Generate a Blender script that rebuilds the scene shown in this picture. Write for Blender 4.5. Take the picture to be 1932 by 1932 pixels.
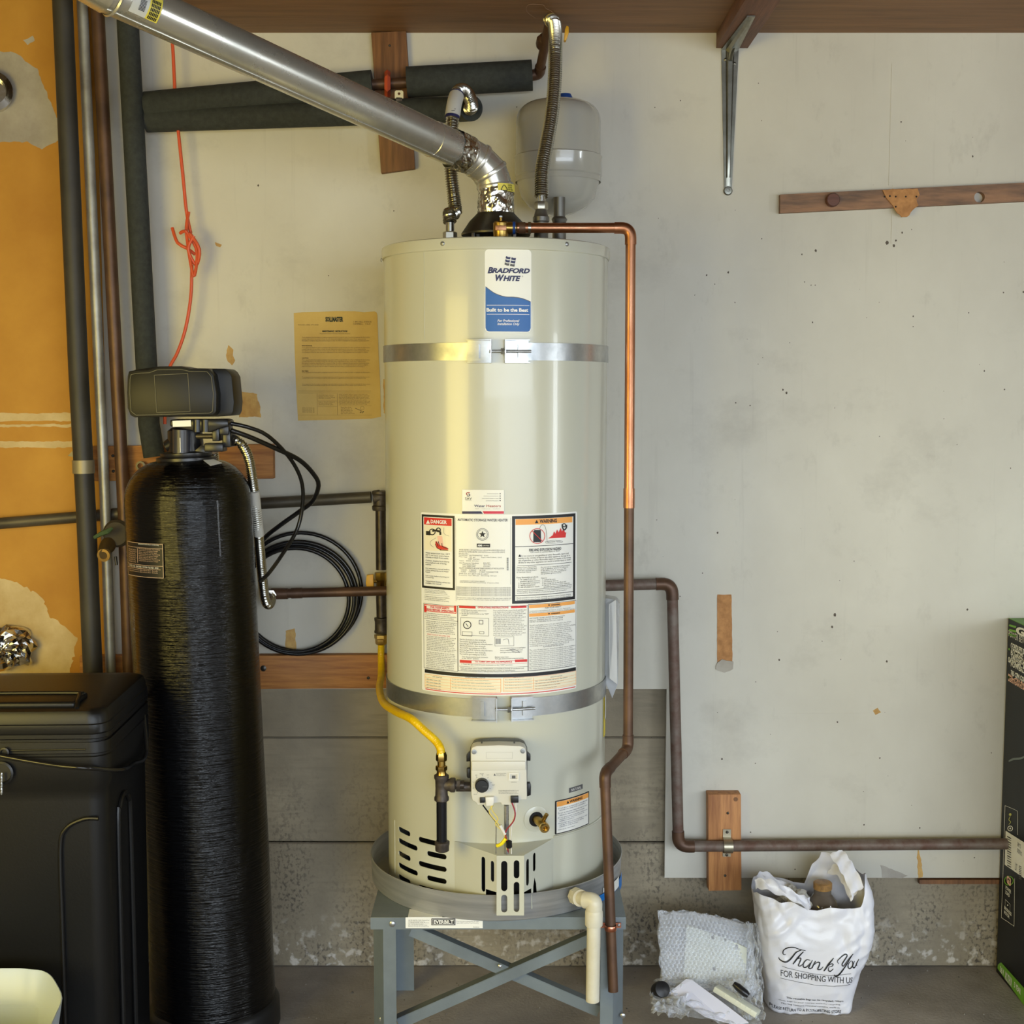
import bpy, bmesh, math, random
from mathutils import Vector, Matrix, noise
from mathutils.bvhtree import BVHTree
random.seed(7)
PI = math.pi
for o in list(bpy.data.objects): bpy.data.objects.remove(o)
scn = bpy.context.scene
COL = scn.collection

# ---------------------------------------------------------------- camera
F = 2500.0; W = 1932.0; HC = 1.56; PITCH = math.radians(5.2)
cd = bpy.data.cameras.new('camera'); cam = bpy.data.objects.new('camera', cd); COL.objects.link(cam)
cd.sensor_fit = 'HORIZONTAL'; cd.sensor_width = 36.0; cd.lens = 36.0 * F / W
cd.clip_start = 0.05; cd.clip_end = 100
cam.location = (0, 0, HC); cam.rotation_euler = (PI/2 - PITCH, 0, 0)
scn.camera = cam

# ---------------------------------------------------------------- world and light
wd = bpy.data.worlds.new('world'); scn.world = wd; wd.use_nodes = True
bg = wd.node_tree.nodes['Background']; bg.inputs[0].default_value = (0.72, 0.86, 1.0, 1); bg.inputs[1].default_value = 1.0
def area(name, loc, target, sx, sy, power, color):
    l = bpy.data.lights.new(name, 'AREA'); l.shape = 'RECTANGLE'; l.size = sx; l.size_y = sy
    l.energy = power; l.color = color
    o = bpy.data.objects.new(name, l); COL.objects.link(o); o.location = loc
    o.rotation_euler = (Vector(target) - Vector(loc)).to_track_quat('-Z', 'Y').to_euler()
    return o
# low bright sky outside the open garage door behind the camera; the door head cuts it off from the top of the wall
area('sky_daylight', (2.2, -6.2, 3.3), (2.2, 3.4, 2.6), 10.0, 3.6, 840, (0.82, 0.91, 1.0))
area('street_daylight', (4.6, -6.4, 0.80), (3.0, 3.4, 0.9), 8.0, 1.4, 105, (0.80, 0.89, 1.0))
area('side_window_daylight', (4.6, 0.55, 1.25), (0.0, 3.0, 1.0), 0.45, 1.3, 30, (0.88, 0.95, 1.0))
# unseen warm area light added at left to yellow the wall and heater
area('left_lamp_light', (-2.0, 0.85, 1.35), (-0.5, 3.45, 1.15), 1.6, 1.2, 42, (1.0, 0.79, 0.20))
sl = bpy.data.lights.new('sun', 'SUN'); sl.energy = 7.0; sl.angle = math.radians(0.6); sl.color = (1.0, 0.97, 0.92)
so = bpy.data.objects.new('sun', sl); COL.objects.link(so); so.rotation_euler = (math.radians(27), 0, math.radians(14))   # high sun on the driveway outside
vs = scn.view_settings
vs.view_transform = 'Standard'; vs.look = 'None'; vs.gamma = 1.0; vs.use_curve_mapping = False
vs.exposure = 0.37

# ---------------------------------------------------------------- unprojection (camera -> place)
CP, SP = math.cos(PITCH), math.sin(PITCH)
CAMO = Vector((0, 0, HC))
def ray(px, py):
    dx = (px - 966.0) / F; dy = (966.0 - py) / F
    return Vector((dx, CP + dy * SP, -SP + dy * CP))
def P(px, py, Y):
    d = ray(px, py); return CAMO + d * (Y / d.y)
def PZ(px, py, Z):
    d = ray(px, py); return CAMO + d * ((Z - HC) / d.z)

# ---------------------------------------------------------------- materials
def s2l(c):
    c = c / 255.0
    return c / 12.92 if c <= 0.04045 else ((c + 0.055) / 1.055) ** 2.4
def C(r, g, b): return (s2l(r), s2l(g), s2l(b), 1.0)
MATS = {}
def mat(name, col, rough=0.5, metal=0.0, col2=None, nscale=8.0, nstretch=(1, 1, 1), namt=(0.35, 0.65), bump=0.0, bscale=60.0,
        bstretch=(1, 1, 1), coat=0.0, spec=0.5, trans=0.0, sss=0.0, rough2=None):
    if name in MATS: return MATS[name]
    m = bpy.data.materials.new(name); m.use_nodes = True; nt = m.node_tree; N = nt.nodes; L = nt.links
    b = N['Principled BSDF']
    b.inputs['Base Color'].default_value = col; b.inputs['Roughness'].default_value = rough
    b.inputs['Metallic'].default_value = metal; b.inputs['Coat Weight'].default_value = coat
    b.inputs['Specular IOR Level'].default_value = spec
    tc = None
    def coords(st):
        nonlocal tc
        if tc is None: tc = N.new('ShaderNodeTexCoord')
        mp = N.new('ShaderNodeMapping'); mp.inputs['Scale'].default_value = st
        L.new(tc.outputs['Object'], mp.inputs['Vector']); return mp.outputs[0]
    if col2 is not None or rough2 is not None:
        n = N.new('ShaderNodeTexNoise'); n.inputs['Scale'].default_value = nscale; n.inputs['Detail'].default_value = 6
        n.inputs['Roughness'].default_value = 0.62
        L.new(coords(nstretch), n.inputs['Vector'])
        r = N.new('ShaderNodeMapRange'); r.inputs[1].default_value = namt[0]; r.inputs[2].default_value = namt[1]
        L.new(n.outputs[0], r.inputs[0])
        if col2 is not None:
            mx = N.new('ShaderNodeMix'); mx.data_type = 'RGBA'
            mx.inputs[6].default_value = col; mx.inputs[7].default_value = col2
            L.new(r.outputs[0], mx.inputs[0]); L.new(mx.outputs[2], b.inputs['Base Color'])
        if rough2 is not None:
            r2 = N.new('ShaderNodeMapRange'); r2.inputs[3].default_value = rough; r2.inputs[4].default_value = rough2
            L.new(r.outputs[0], r2.inputs[0]); L.new(r2.outputs[0], b.inputs['Roughness'])
    if bump > 0:
        n = N.new('ShaderNodeTexNoise'); n.inputs['Scale'].default_value = bscale; n.inputs['Detail'].default_value = 4
        L.new(coords(bstretch), n.inputs['Vector'])
        bp = N.new('ShaderNodeBump'); bp.inputs['Strength'].default_value = bump; bp.inputs['Distance'].default_value = 0.004
        L.new(n.outputs[0], bp.inputs['Height']); L.new(bp.outputs[0], b.inputs['Normal'])
    MATS[name] = m
    return m
def film(name, tint, amount, rough=0.08, bump=0.0, bscale=60):
    """thin clear plastic: mostly see-through, a little milky, glossy"""
    m = bpy.data.materials.new(name); m.use_nodes = True; nt = m.node_tree; N = nt.nodes; L = nt.links
    out = N['Material Output']; b = N['Principled BSDF']
    b.inputs['Base Color'].default_value = tint; b.inputs['Roughness'].default_value = rough; b.inputs['Coat Weight'].default_value = 0.6
    t = N.new('ShaderNodeBsdfTransparent'); mx = N.new('ShaderNodeMixShader')
    lw = N.new('ShaderNodeLayerWeight'); lw.inputs[0].default_value = 0.45
    ma = N.new('ShaderNodeMath'); ma.operation = 'MULTIPLY_ADD'; ma.inputs[1].default_value = 0.75; ma.inputs[2].default_value = amount; ma.use_clamp = True
    L.new(lw.outputs['Facing'], ma.inputs[0]); L.new(ma.outputs[0], mx.inputs[0])
    L.new(t.outputs[0], mx.inputs[1]); L.new(b.outputs[0], mx.inputs[2]); L.new(mx.outputs[0], out.inputs[0])
    if bump:
        n = N.new('ShaderNodeTexNoise'); n.inputs['Scale'].default_value = bscale
        tc = N.new('ShaderNodeTexCoord'); L.new(tc.outputs['Object'], n.inputs['Vector'])
        bp = N.new('ShaderNodeBump'); bp.inputs['Strength'].default_value = bump; bp.inputs['Distance'].default_value = 0.01
        L.new(n.outputs[0], bp.inputs['Height']); L.new(bp.outputs[0], b.inputs['Normal'])
    return m

heater_paint = mat('heater_enamel', C(198, 198, 182), 0.25, coat=0.22, bump=0.04, bscale=5)
zinc = mat('galvanised_steel', C(190, 192, 192), 0.27, .8, col2=C(150, 152, 152), nscale=30, namt=(.4, .6), rough2=0.4)
flue_metal = mat('flue_galvanised', C(218, 216, 208), 0.22, 0.8, col2=C(190, 190, 184), nscale=9, namt=(.35, .7), rough2=0.34)
foil = mat('crumpled_foil', C(212, 210, 204), 0.15, 1.0, bump=.5, bscale=22)
steel_dark = mat('dark_sheet_steel', C(95, 92, 86), 0.4, 0.9, col2=C(70, 68, 64), nscale=14)
stainless = mat('stainless_hose', C(186, 184, 176), 0.22, 1.0)
brass = mat('brass', C(190, 158, 84), 0.3, 1.0, col2=C(150, 120, 62), nscale=40)
copper = mat('copper_bright', C(192, 140, 108), 0.28, 1.0, col2=C(168, 112, 80), nscale=9, nstretch=(2, 2, .6), rough2=0.42)
copper_brown = mat('copper_tarnished', C(106, 78, 58), 0.45, 0.4, col2=C(80, 58, 44), nscale=12, bump=0.05)
copper_dusty = mat('copper_dusty', C(98, 72, 60), 0.6, 0.3, col2=C(120, 108, 98), nscale=26, bump=0.08)
black_iron = mat('black_iron_pipe', C(52, 48, 46), 0.38, 0.6, col2=C(84, 74, 66), nscale=30)
cast_iron = mat('malleable_iron', C(92, 84, 78), 0.5, 0.55, col2=C(64, 58, 54), nscale=50, bump=0.2, bscale=120)
yellow_flex = mat('yellow_coated_flex', C(238, 200, 8), 0.35, col2=C(222, 176, 4), nscale=20)
yellow_pl = mat('yellow_plastic', C(220, 165, 25), 0.4)
pvc = mat('aged_white_pvc', C(222, 218, 200), 0.35, col2=C(205, 196, 168), nscale=9)
stand_grey = mat('grey_powder_coat', C(128, 138, 142), 0.42, 0.25, col2=C(112, 121, 126), nscale=6)
pan_metal = mat('aluminium_pan', C(196, 197, 196), 0.34, 0.5, col2=C(164, 165, 166), nscale=4, nstretch=(1, 1, 14), rough2=0.5, bump=0.08, bscale=3, bstretch=(1, 1, 60))
pan_inner = mat('pan_inner_dark', C(70, 72, 74), 0.4, 0.9)
foam_black = mat('foam_insulation', C(42, 46, 45), 0.85, col2=C(54, 58, 56), nscale=70, bump=0.3, bscale=160)
tank_grey = mat('tank_enamel', C(168, 166, 156), 0.2, coat=0.5)
blue_pl = mat('blue_plastic', C(20, 62, 132), 0.4)
white_label = mat('label_white', C(238, 238, 232), 0.32)
ink = mat('ink_black', C(24, 24, 26), 0.5)
ink_grey = mat('ink_grey', C(88, 88, 90), 0.5)
ink_red = mat('ink_red', C(212, 44, 40), 0.5)
ink_orange = mat('ink_orange', C(244, 170, 84), 0.5)
ink_blue = mat('ink_blue', C(32, 98, 176), 0.4)
ink_navy = mat('ink_navy', C(34, 36, 84), 0.45)
ink_white = mat('ink_white', C(240, 242, 244), 0.45)
ink_pink = mat('ink_pink', C(244, 196, 176), 0.5)
ink_cream = mat('ink_cream', C(240, 232, 205), 0.4)
dark_void = mat('soot_black', C(14, 14, 14), 0.8)  # flat black paints the shade inside holes and the burner chamber
black_pl = mat('black_plastic', C(20, 20, 22), 0.42)
black_pl2 = mat('black_plastic_satin', C(24, 24, 27), 0.32)
dark_olive = mat('charcoal_housing', C(22, 21, 18), 0.45, spec=.35)
white_pl = mat('white_plastic', C(226, 224, 216), 0.35)
wrap = mat('resin_wrapped_black', C(5, 5, 6), 0.15, coat=0.1, spec=.32, bump=1.0, bscale=11, bstretch=(1.2, 1.2, 20))
brine = mat('brine_tank_black', C(14, 14, 15), 0.40, spec=.4, bump=0.05, bscale=200)
rubber_hose = mat('black_tubing', C(20, 20, 22), 0.26)
orange_cord = mat('orange_cord', C(214, 88, 44), 0.45)
wire_red = mat('wire_maroon', C(150, 30, 50), 0.4)
wire_yel = mat('wire_yellow', C(226, 206, 110), 0.4)
cardboard = mat('old_tan_paper', C(214, 184, 110), 0.8, col2=C(196, 162, 88), nscale=5)
torn = mat('torn_paper', C(206, 170, 104), 0.85, col2=C(176, 136, 80), nscale=30)
def wood(name, c1, c2, st=(1, 14, 14), sc=6):
    return mat(name, c1, 0.62, 0.0, col2=c2, nscale=sc, nstretch=st, namt=(.35, .68), bump=0.25, bscale=sc * 3, bstretch=st)
wood_h = wood('cedar_board_horizontal', C(186, 128, 62), C(140, 86, 38))
wood_v = wood('cedar_board_vertical', C(196, 138, 82), C(150, 96, 54), (14, 14, 1))
wood_dark_v = wood('brown_block_vertical', C(134, 92, 56), C(98, 66, 40), (14, 14, 1))
wood_y = wood('brown_joist', C(120, 78, 56), C(88, 56, 42), (14, 1, 14))
ply = wood('shelf_plywood', C(140, 102, 68), C(112, 80, 52), (1, 10, 10), 3)
wood_old = wood('weathered_strip', C(152, 112, 80), C(84, 66, 52), (1.2, 8, 8), 5)
hardboard = mat('hardboard', C(190, 138, 84), 0.8, col2=C(160, 112, 66), nscale=50)

# ---------------------------------------------------------------- mesh building
class MB:
    def __init__(s): s.v = []; s.f = []
    def add(s, vs, fs):
        b = len(s.v); s.v += [Vector(v) for v in vs]; s.f += [[i + b for i in f] for f in fs]; return s
    def box(s, c, size, rot=None):
        x, y, z = size[0]/2, size[1]/2, size[2]/2
        vs = [Vector((a*x, b*y, d*z)) for a in (-1, 1) for b in (-1, 1) for d in (-1, 1)]
        if rot: vs = [rot @ v for v in vs]
        c = Vector(c)
        return s.add([v + c for v in vs], [(0,1,3,2),(4,6,7,5),(0,4,5,1),(2,3,7,6),(0,2,6,4),(1,5,7,3)])
    def rings(s, rings, closed=True, cap0=True, cap1=True):
        n = len(rings[0]); b = len(s.v)
        for r in rings: s.v += [Vector(v) for v in r]
        for i in range(len(rings) - 1):
            for j in range(n if closed else n - 1):
                k = (j + 1) % n
                s.f.append([b+i*n+j, b+i*n+k, b+(i+1)*n+k, b+(i+1)*n+j])
        if cap0: s.f.append([b + j for j in range(n)][::-1])
        if cap1: s.f.append([b + (len(rings)-1)*n + j for j in range(n)])
        return s
    def tube(s, pts, r, seg=16, caps=True):
        pts = [Vector(p) for p in pts]; n = len(pts); rs = r if hasattr(r, '__len__') else [r]*n
        tang = []
        for i in range(n):
            a = pts[max(i-1, 0)]; c = pts[min(i+1, n-1)]
            if 0 < i < n-1: t = (pts[i]-a).normalized() + (c-pts[i]).normalized()
            else: t = c - a
            tang.append(t.normalized() if t.length > 1e-9 else Vector((0, 0, 1)))
        up = Vector((0, 0, 1)) if abs(tang[0].z) < 0.9 else Vector((1, 0, 0))
        nx = tang[0].cross(up).normalized(); rings = []
        for i in range(n):
            t = tang[i]; nx = (nx - t * nx.dot(t)).normalized(); ny = t.cross(nx)
            m = 1.0
            if 0 < i < n-1:
                m = 1.0 / max(0.5, (pts[i]-pts[i-1]).normalized().dot(t))
                bn = (pts[i+1]-pts[i]).normalized() - (pts[i]-pts[i-1]).normalized()
            ring = []
            for k in range(seg):
                a = 2*PI*k/seg; d = nx*math.cos(a) + ny*math.sin(a)
                if m > 1.001 and bn.length > 1e-6:
                    bb = bn.normalized(); d = d + bb * d.dot(bb) * (m - 1)
                ring.append(pts[i] + d * rs[i])
            rings.append(ring)
        return s.rings(rings, True, caps, caps)
    def cyl(s, p0, p1, r0, r1=None, seg=24):
        return s.tube([p0, p1], [r0, r0 if r1 is None else r1], seg)
    def lathe(s, prof, c=(0, 0, 0), axis=(0, 0, 1), seg=48, cap0=True, cap1=True):
        ax = Vector(axis).normalized(); c = Vector(c)
        up = Vector((1, 0, 0)) if abs(ax.x) < 0.9 else Vector((0, 1, 0))
        nx = (up - ax*up.dot(ax)).normalized(); ny = ax.cross(nx)
        return s.rings([[c + ax*h + (nx*math.cos(2*PI*k/seg) + ny*math.sin(2*PI*k/seg))*max(r, 1e-4) for k in range(seg)] for r, h in prof], True, cap0, cap1)
    def prism(s, pts, vec):
        pts = [Vector(p) for p in pts]; vec = Vector(vec); n = len(pts); b = len(s.v)
        s.v += pts + [p + vec for p in pts]
        s.f.append([b+i for i in range(n)]); s.f.append([b+n+i for i in range(n)][::-1])
        for i in range(n): s.f.append([b+i, b+n+i, b+n+(i+1) % n, b+(i+1) % n])
        return s
    def build(s, name, m, parent=None, smooth=35, bevel=0.0, bseg=2, loc=None):
        return make(name, s.v, s.f, m, parent, smooth, bevel, bseg, loc)
def root_of(o):
    while o.parent: o = o.parent
    return o
def make(name, V, Fc, m, parent=None, smooth=35, bevel=0.0, bseg=2, loc=None):
    if parent is None:
        if loc is None:
            xs = [v.x for v in V]; ys = [v.y for v in V]; zs = [v.z for v in V]
            loc = Vector(((min(xs)+max(xs))/2, (min(ys)+max(ys))/2, min(zs)))
        off = Vector(loc)
    else: off = root_of(parent).location.copy()
    me = bpy.data.meshes.new(name); me.from_pydata([v - off for v in V], [], Fc); me.validate()
    bm = bmesh.new(); bm.from_mesh(me); bmesh.ops.recalc_face_normals(bm, faces=bm.faces)
    if bevel > 0:
        ed = [e for e in bm.edges if len(e.link_faces) == 2 and e.calc_face_angle(0) > 0.5]
        bmesh.ops.bevel(bm, geom=ed, offset=bevel, segments=bseg, affect='EDGES', profile=0.5)
    bm.to_mesh(me); bm.free()
    if smooth:
        me.polygons.foreach_set('use_smooth', [True]*len(me.polygons))
        me.set_sharp_from_angle(angle=math.radians(smooth))
    me.materials.append(m)
    o = bpy.data.objects.new(name, me); COL.objects.link(o)
    if parent is None: o.location = off
    else: o.parent = parent
    return o
def thing(name, label, cat, loc, group=None):
    o = bpy.data.objects.new(name, None); COL.objects.link(o); o.location = Vector(loc); o.empty_display_size = 0.05
    o['label'] = label; o['category'] = cat
    if group: o['group'] = group
    return o
def tag(o, label, cat, group=None):
    o['label'] = label; o['category'] = cat
    if group: o['group'] = group
    return o
def struct(o): o['kind'] = 'structure'; return o

def catmull(pts, step=None, n=8, closed=False):
    pts = [Vector(p) for p in pts]; out = []
    N = len(pts)
    for i in range(N if closed else N-1):
        if closed: a, b, c, d = pts[(i-1) % N], pts[i], pts[(i+1) % N], pts[(i+2) % N]
        else: a, b, c, d = pts[max(i-1, 0)], pts[i], pts[i+1], pts[min(i+2, N-1)]
        k = max(2, int((c-b).length/step)) if step else n
        for j in range(k):
            t = j/k
            out.append(0.5*((2*b) + (c-a)*t + (2*a-5*b+4*c-d)*t*t + (3*b-a-3*c+d)*t*t*t))
    if not closed: out.append(pts[-1])
    return out
def resample(pts, step):
    L = [0]
    for i in range(1, len(pts)): L.append(L[-1] + (pts[i]-pts[i-1]).length)
    n = max(2, int(L[-1]/step)); out = []; j = 0
    for i in range(n+1):
        s = L[-1]*i/n
        while j < len(L)-2 and L[j+1] < s: j += 1
        t = (s-L[j])/max(L[j+1]-L[j], 1e-9); out.append(pts[j].lerp(pts[j+1], t))
    return out
def rounded(pts, rad, n=8):
    """polyline with arc corners; returns points and list of corner arcs"""
    pts = [Vector(p) for p in pts]; out = [pts[0]]; arcs = []
    for i in range(1, len(pts)-1):
        a, b, c = pts[i-1], pts[i], pts[i+1]
        d1 = (a-b).normalized(); d2 = (c-b).normalized(); ang = d1.angle(d2)
        cut = min(rad/math.tan(ang/2), (a-b).length*.45, (c-b).length*.45)
        p, q = b + d1*cut, b + d2*cut; arc = []
        for k in range(n+1):
            t = k/n; arc.append((p*(1-t)+b*t)*(1-t) + (b*(1-t)+q*t)*t)
        out += arc; arcs.append([p + d1*0.014] + arc + [q + d2*0.014])
    out.append(pts[-1]); return out, arcs
def corrugated(pts, r, pitch=0.0056, amp=0.13, seg=18, step=0.0008):
    p = resample(catmull(pts, step=0.01), step); rs = []
    for i in range(len(p)): rs.append(r*(1 + amp*math.sin(2*PI*i*step/pitch)))
    return MB().tube(p, rs, seg)
def capsule(x0, y0, x1, y1, n=6):
    """rounded slot in 2D between the box corners"""
    w, h = abs(x1-x0), abs(y1-y0); r = min(w, h)/2; cx, cy = (x0+x1)/2, (y0+y1)/2; pts = []
    if w >= h:
        for k in range(n+1): a = -PI/2+PI*k/n; pts.append((cx+w/2-r+r*math.cos(a), cy+r*math.sin(a)))
        for k in range(n+1): a = PI/2+PI*k/n; pts.append((cx-w/2+r+r*math.cos(a), cy+r*math.sin(a)))
    else:
        for k in range(n+1): a = PI*k/n; pts.append((cx+r*math.cos(a), cy+h/2-r+r*math.sin(a)))
        for k in range(n+1): a = PI+PI*k/n; pts.append((cx+r*math.cos(a), cy-h/2+r+r*math.sin(a)))
    return pts
def holed_plate(outer, holes, mapf, thick, cuts, name, m, parent):
    cu = bpy.data.curves.new('t', 'CURVE'); cu.dimensions = '2D'; cu.fill_mode = 'BOTH'
    for ring in [outer] + holes:
        sp = cu.splines.new('POLY'); sp.points.add(len(ring)-1); sp.use_cyclic_u = True
        for i, p in enumerate(ring): sp.points[i].co = (p[0], p[1], 0, 1)
    ob = bpy.data.objects.new('t', cu); COL.objects.link(ob)
    dg = bpy.context.evaluated_depsgraph_get(); me = bpy.data.meshes.new_from_object(ob.evaluated_get(dg))
    bpy.data.objects.remove(ob); bpy.data.curves.remove(cu)
    bm = bmesh.new(); bm.from_mesh(me); bpy.data.meshes.remove(me)
    bmesh.ops.remove_doubles(bm, verts=bm.verts, dist=1e-6)
    for c in cuts:
        bmesh.ops.bisect_plane(bm, geom=bm.verts[:]+bm.edges[:]+bm.faces[:], plane_co=(c, 0, 0), plane_no=(1, 0, 0), dist=1e-6)
    bm.verts.ensure_lookup_table(); bm.verts.index_update()
    V = []; n = len(bm.verts)
    for v in bm.verts: V.append(mapf(v.co.x, v.co.y, 0))
    for v in bm.verts: V.append(mapf(v.co.x, v.co.y, -thick))
    Fc = [[v.index for v in f.verts] for f in bm.faces] + [[v.index+n for v in f.verts][::-1] for f in bm.faces]
    for e in bm.edges:
        if len(e.link_faces) == 1: a, b = e.verts[0].index, e.verts[1].index; Fc.append([a, b, b+n, a+n])
    bm.free()
    return make(name, V, Fc, m, parent, 30)

# ---------------------------------------------------------------- surfaces that carry print
class CylS:
    def __init__(s, ax, ay, R): s.ax, s.ay, s.R = ax, ay, R
    def cast(s, px, py):
        d = ray(px, py); ox, oy = -s.ax, -s.ay
        a = d.x*d.x+d.y*d.y; b = 2*(ox*d.x+oy*d.y); c = ox*ox+oy*oy-s.R*s.R
        D = max(b*b-4*a*c, 0); t = (-b-math.sqrt(D))/(2*a); p = CAMO+d*t
        return s.R*math.atan2(p.x-s.ax, s.ay-p.y), p.z
    def pos(s, u, v, off=0):
        f = u/s.R; return Vector((s.ax+(s.R+off)*math.sin(f), s.ay-(s.R+off)*math.cos(f), v))
class PlaneS:
    def __init__(s, o, U, V, N=None):
        s.o = Vector(o); s.U = Vector(U).normalized(); s.V = Vector(V).normalized()
        s.N = s.U.cross(s.V).normalized() if N is None else Vector(N)
    def cast(s, px, py):
        d = ray(px, py); t = (s.o-CAMO).dot(s.N)/d.dot(s.N); q = CAMO+d*t-s.o
        return q.dot(s.U), q.dot(s.V)
    def pos(s, u, v, off=0): return s.o+s.U*u+s.V*v+s.N*off
class TubeS:
    def __init__(s, p0, p1, r):
        s.p0 = Vector(p0); s.a = (Vector(p1)-s.p0).normalized(); s.R = r
        s.n = (Vector((0, -1, 0))-s.a*Vector((0, -1, 0)).dot(s.a)).normalized(); s.b = s.a.cross(s.n)
    def cast(s, px, py):
        d = ray(px, py); o = CAMO-s.p0; dd = d-s.a*d.dot(s.a); oo = o-s.a*o.dot(s.a)
        a = dd.dot(dd); b = 2*dd.dot(oo); c = oo.dot(oo)-s.R**2; D = max(b*b-4*a*c, 0)
        q = o+d*((-b-math.sqrt(D))/(2*a)); return q.dot(s.a), s.R*math.atan2(q.dot(s.b), q.dot(s.n))
    def pos(s, u, v, off=0):
        f = v/s.R; return s.p0+s.a*u+(s.n*math.cos(f)+s.b*math.sin(f))*(s.R+off)
class DrapeS(PlaneS):
    def __init__(s, o, U, V, obj):
        PlaneS.__init__(s, o, U, V); me = obj.data; off = root_of(obj).location if obj.parent else obj.location
        s.bvh = BVHTree.FromPolygons([v.co+off for v in me.vertices], [p.vertices[:] for p in me.polygons])
    def pos(s, u, v, off=0):
        p = PlaneS.pos(s, u, v, 0); h = s.bvh.ray_cast(p+s.N*0.3, -s.N)
        return (h[0]+s.N*(off+0.0008)) if h[0] is not None else p
_tc = {}
def text2d(body, bold=0.0, shear=0.0, align='LEFT', res=2, line=1.0):
    key = (body, bold, shear, align, res, line)
    if key in _tc: return _tc[key]
    cu = bpy.data.curves.new('t', 'FONT'); cu.body = body; cu.size = 1; cu.offset = bold; cu.shear = shear
    cu.align_x = align; cu.resolution_u = res; cu.space_line = line
    ob = bpy.data.objects.new('t', cu); COL.objects.link(ob)
    dg = bpy.context.evaluated_depsgraph_get(); me = bpy.data.meshes.new_from_object(ob.evaluated_get(dg))
    V = [(v.co.x, v.co.y) for v in me.vertices]; Fc = [list(p.vertices) for p in me.polygons]
    bpy.data.objects.remove(ob); bpy.data.curves.remove(cu); bpy.data.meshes.remove(me)
    _tc[key] = (V, Fc); return V, Fc
class Print:
    def __init__(s, surf, ox=0, oy=0, sc=1.0, base=0.0004): s.s = surf; s.ox, s.oy, s.sc = ox, oy, sc; s.b = {}; s.base = base
    def c(s, x, y): return s.s.cast(s.ox+x/s.sc, s.oy+y/s.sc)
    def box(s, x0, y0, x1, y1):
        a, b, c, d = s.c(x0, y0), s.c(x1, y0), s.c(x0, y1), s.c(x1, y1)
        return (a[0]+c[0])/2, (c[1]+d[1])/2, (b[0]+d[0])/2, (a[1]+b[1])/2
    def mb(s, m): return s.b.setdefault(m.name, (MB(), m))[0]
    def uvrect(s, u0, v0, u1, v1, m, layer=1, tilt=0.0):
        n = max(1, int(abs(u1-u0)/0.012)); k = max(1, int(abs(v1-v0)/0.02)) if isinstance(s.s, (TubeS, DrapeS)) else 1
        if isinstance(s.s, TubeS): k = max(1, int(abs(v1-v0)/0.005))
        V = [s.s.pos(u0+(u1-u0)*i/n, v0+(v1-v0)*j/k + tilt*i/n, s.base*layer) for j in range(k+1) for i in range(n+1)]
        s.mb(m).add(V, [(j*(n+1)+i, j*(n+1)+i+1, (j+1)*(n+1)+i+1, (j+1)*(n+1)+i) for j in range(k) for i in range(n)])
    def rect(s, x0, y0, x1, y1, m, layer=1):
        u0, v0, u1, v1 = s.box(x0, y0, x1, y1); s.uvrect(u0, v0, u1, v1, m, layer)
    def frame(s, x0, y0, x1, y1, t, m, layer=1):
        u0, v0, u1, v1 = s.box(x0, y0, x1, y1); t = t/s.sc*0.00122*(1 if u1 > u0 else -1); q = abs(t)
        s.uvrect(u0, v0, u1, v0+q, m, layer); s.uvrect(u0, v1-q, u1, v1, m, layer)
        s.uvrect(u0, v0+q, u0+t, v1-q, m, layer); s.uvrect(u1-t, v0+q, u1, v1-q, m, layer)
    def text(s, body, x0, y0, x1, y1, m, layer=2, bold=0.0, shear=0.0, align='LEFT', res=2, tilt=0.0, line=1.0):
        V, Fc = text2d(body, bold, shear, align, res, line)
        if not V: return
        a0 = min(v[0] for v in V); a1 = max(v[0] for v in V); b0 = min(v[1] for v in V); b1 = max(v[1] for v in V)
        u0, v0, u1, v1 = s.box(x0, y0, x1, y1)
        tl = -tilt/s.sc*0.00128
        s.mb(m).add([s.s.pos(u0+(u1-u0)*(x-a0)/(a1-a0), v0+(v1-v0)*(y-b0)/(b1-b0)+tl*(x-a0)/(a1-a0), s.base*layer) for x, y in V], Fc)
    def para(s, body, x0, y0, x1, y1, m, n, chars, layer=2, bold=0.0):
        """n lines of small print made from the body, wrapped"""
        words = body.split(); k = 0; lines = []
        for i in range(n):
            l = ''
            while len(l) < chars: l += words[k % len(words)] + ' '; k += 1
            lines.append(l.strip())
        s.text('\n'.join(lines), x0, y0, x1, y1, m, layer, bold, res=1)
    def stroke(s, pts, w, m, layer=2):
        q = catmull([Vector((a, b, 0)) for a, b in pts], n=6); mb = s.mb(m); n = len(q); V = []
        for i, p in enumerate(q):
            t = (q[min(i+1, n-1)]-q[max(i-1, 0)]); t = t.normalized() if t.length else Vector((1, 0, 0))
            ww = (w if not hasattr(w, '__len__') else w[0]+(w[1]-w[0])*math.sin(PI*i/(n-1)))/2
            for sg in (-1, 1):
                u, v = s.c(p.x-t.y*ww*sg, p.y+t.x*ww*sg); V.append(s.s.pos(u, v, s.base*layer))
        mb.add(V, [(2*i, 2*i+1, 2*i+3, 2*i+2) for i in range(n-1)])
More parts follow.
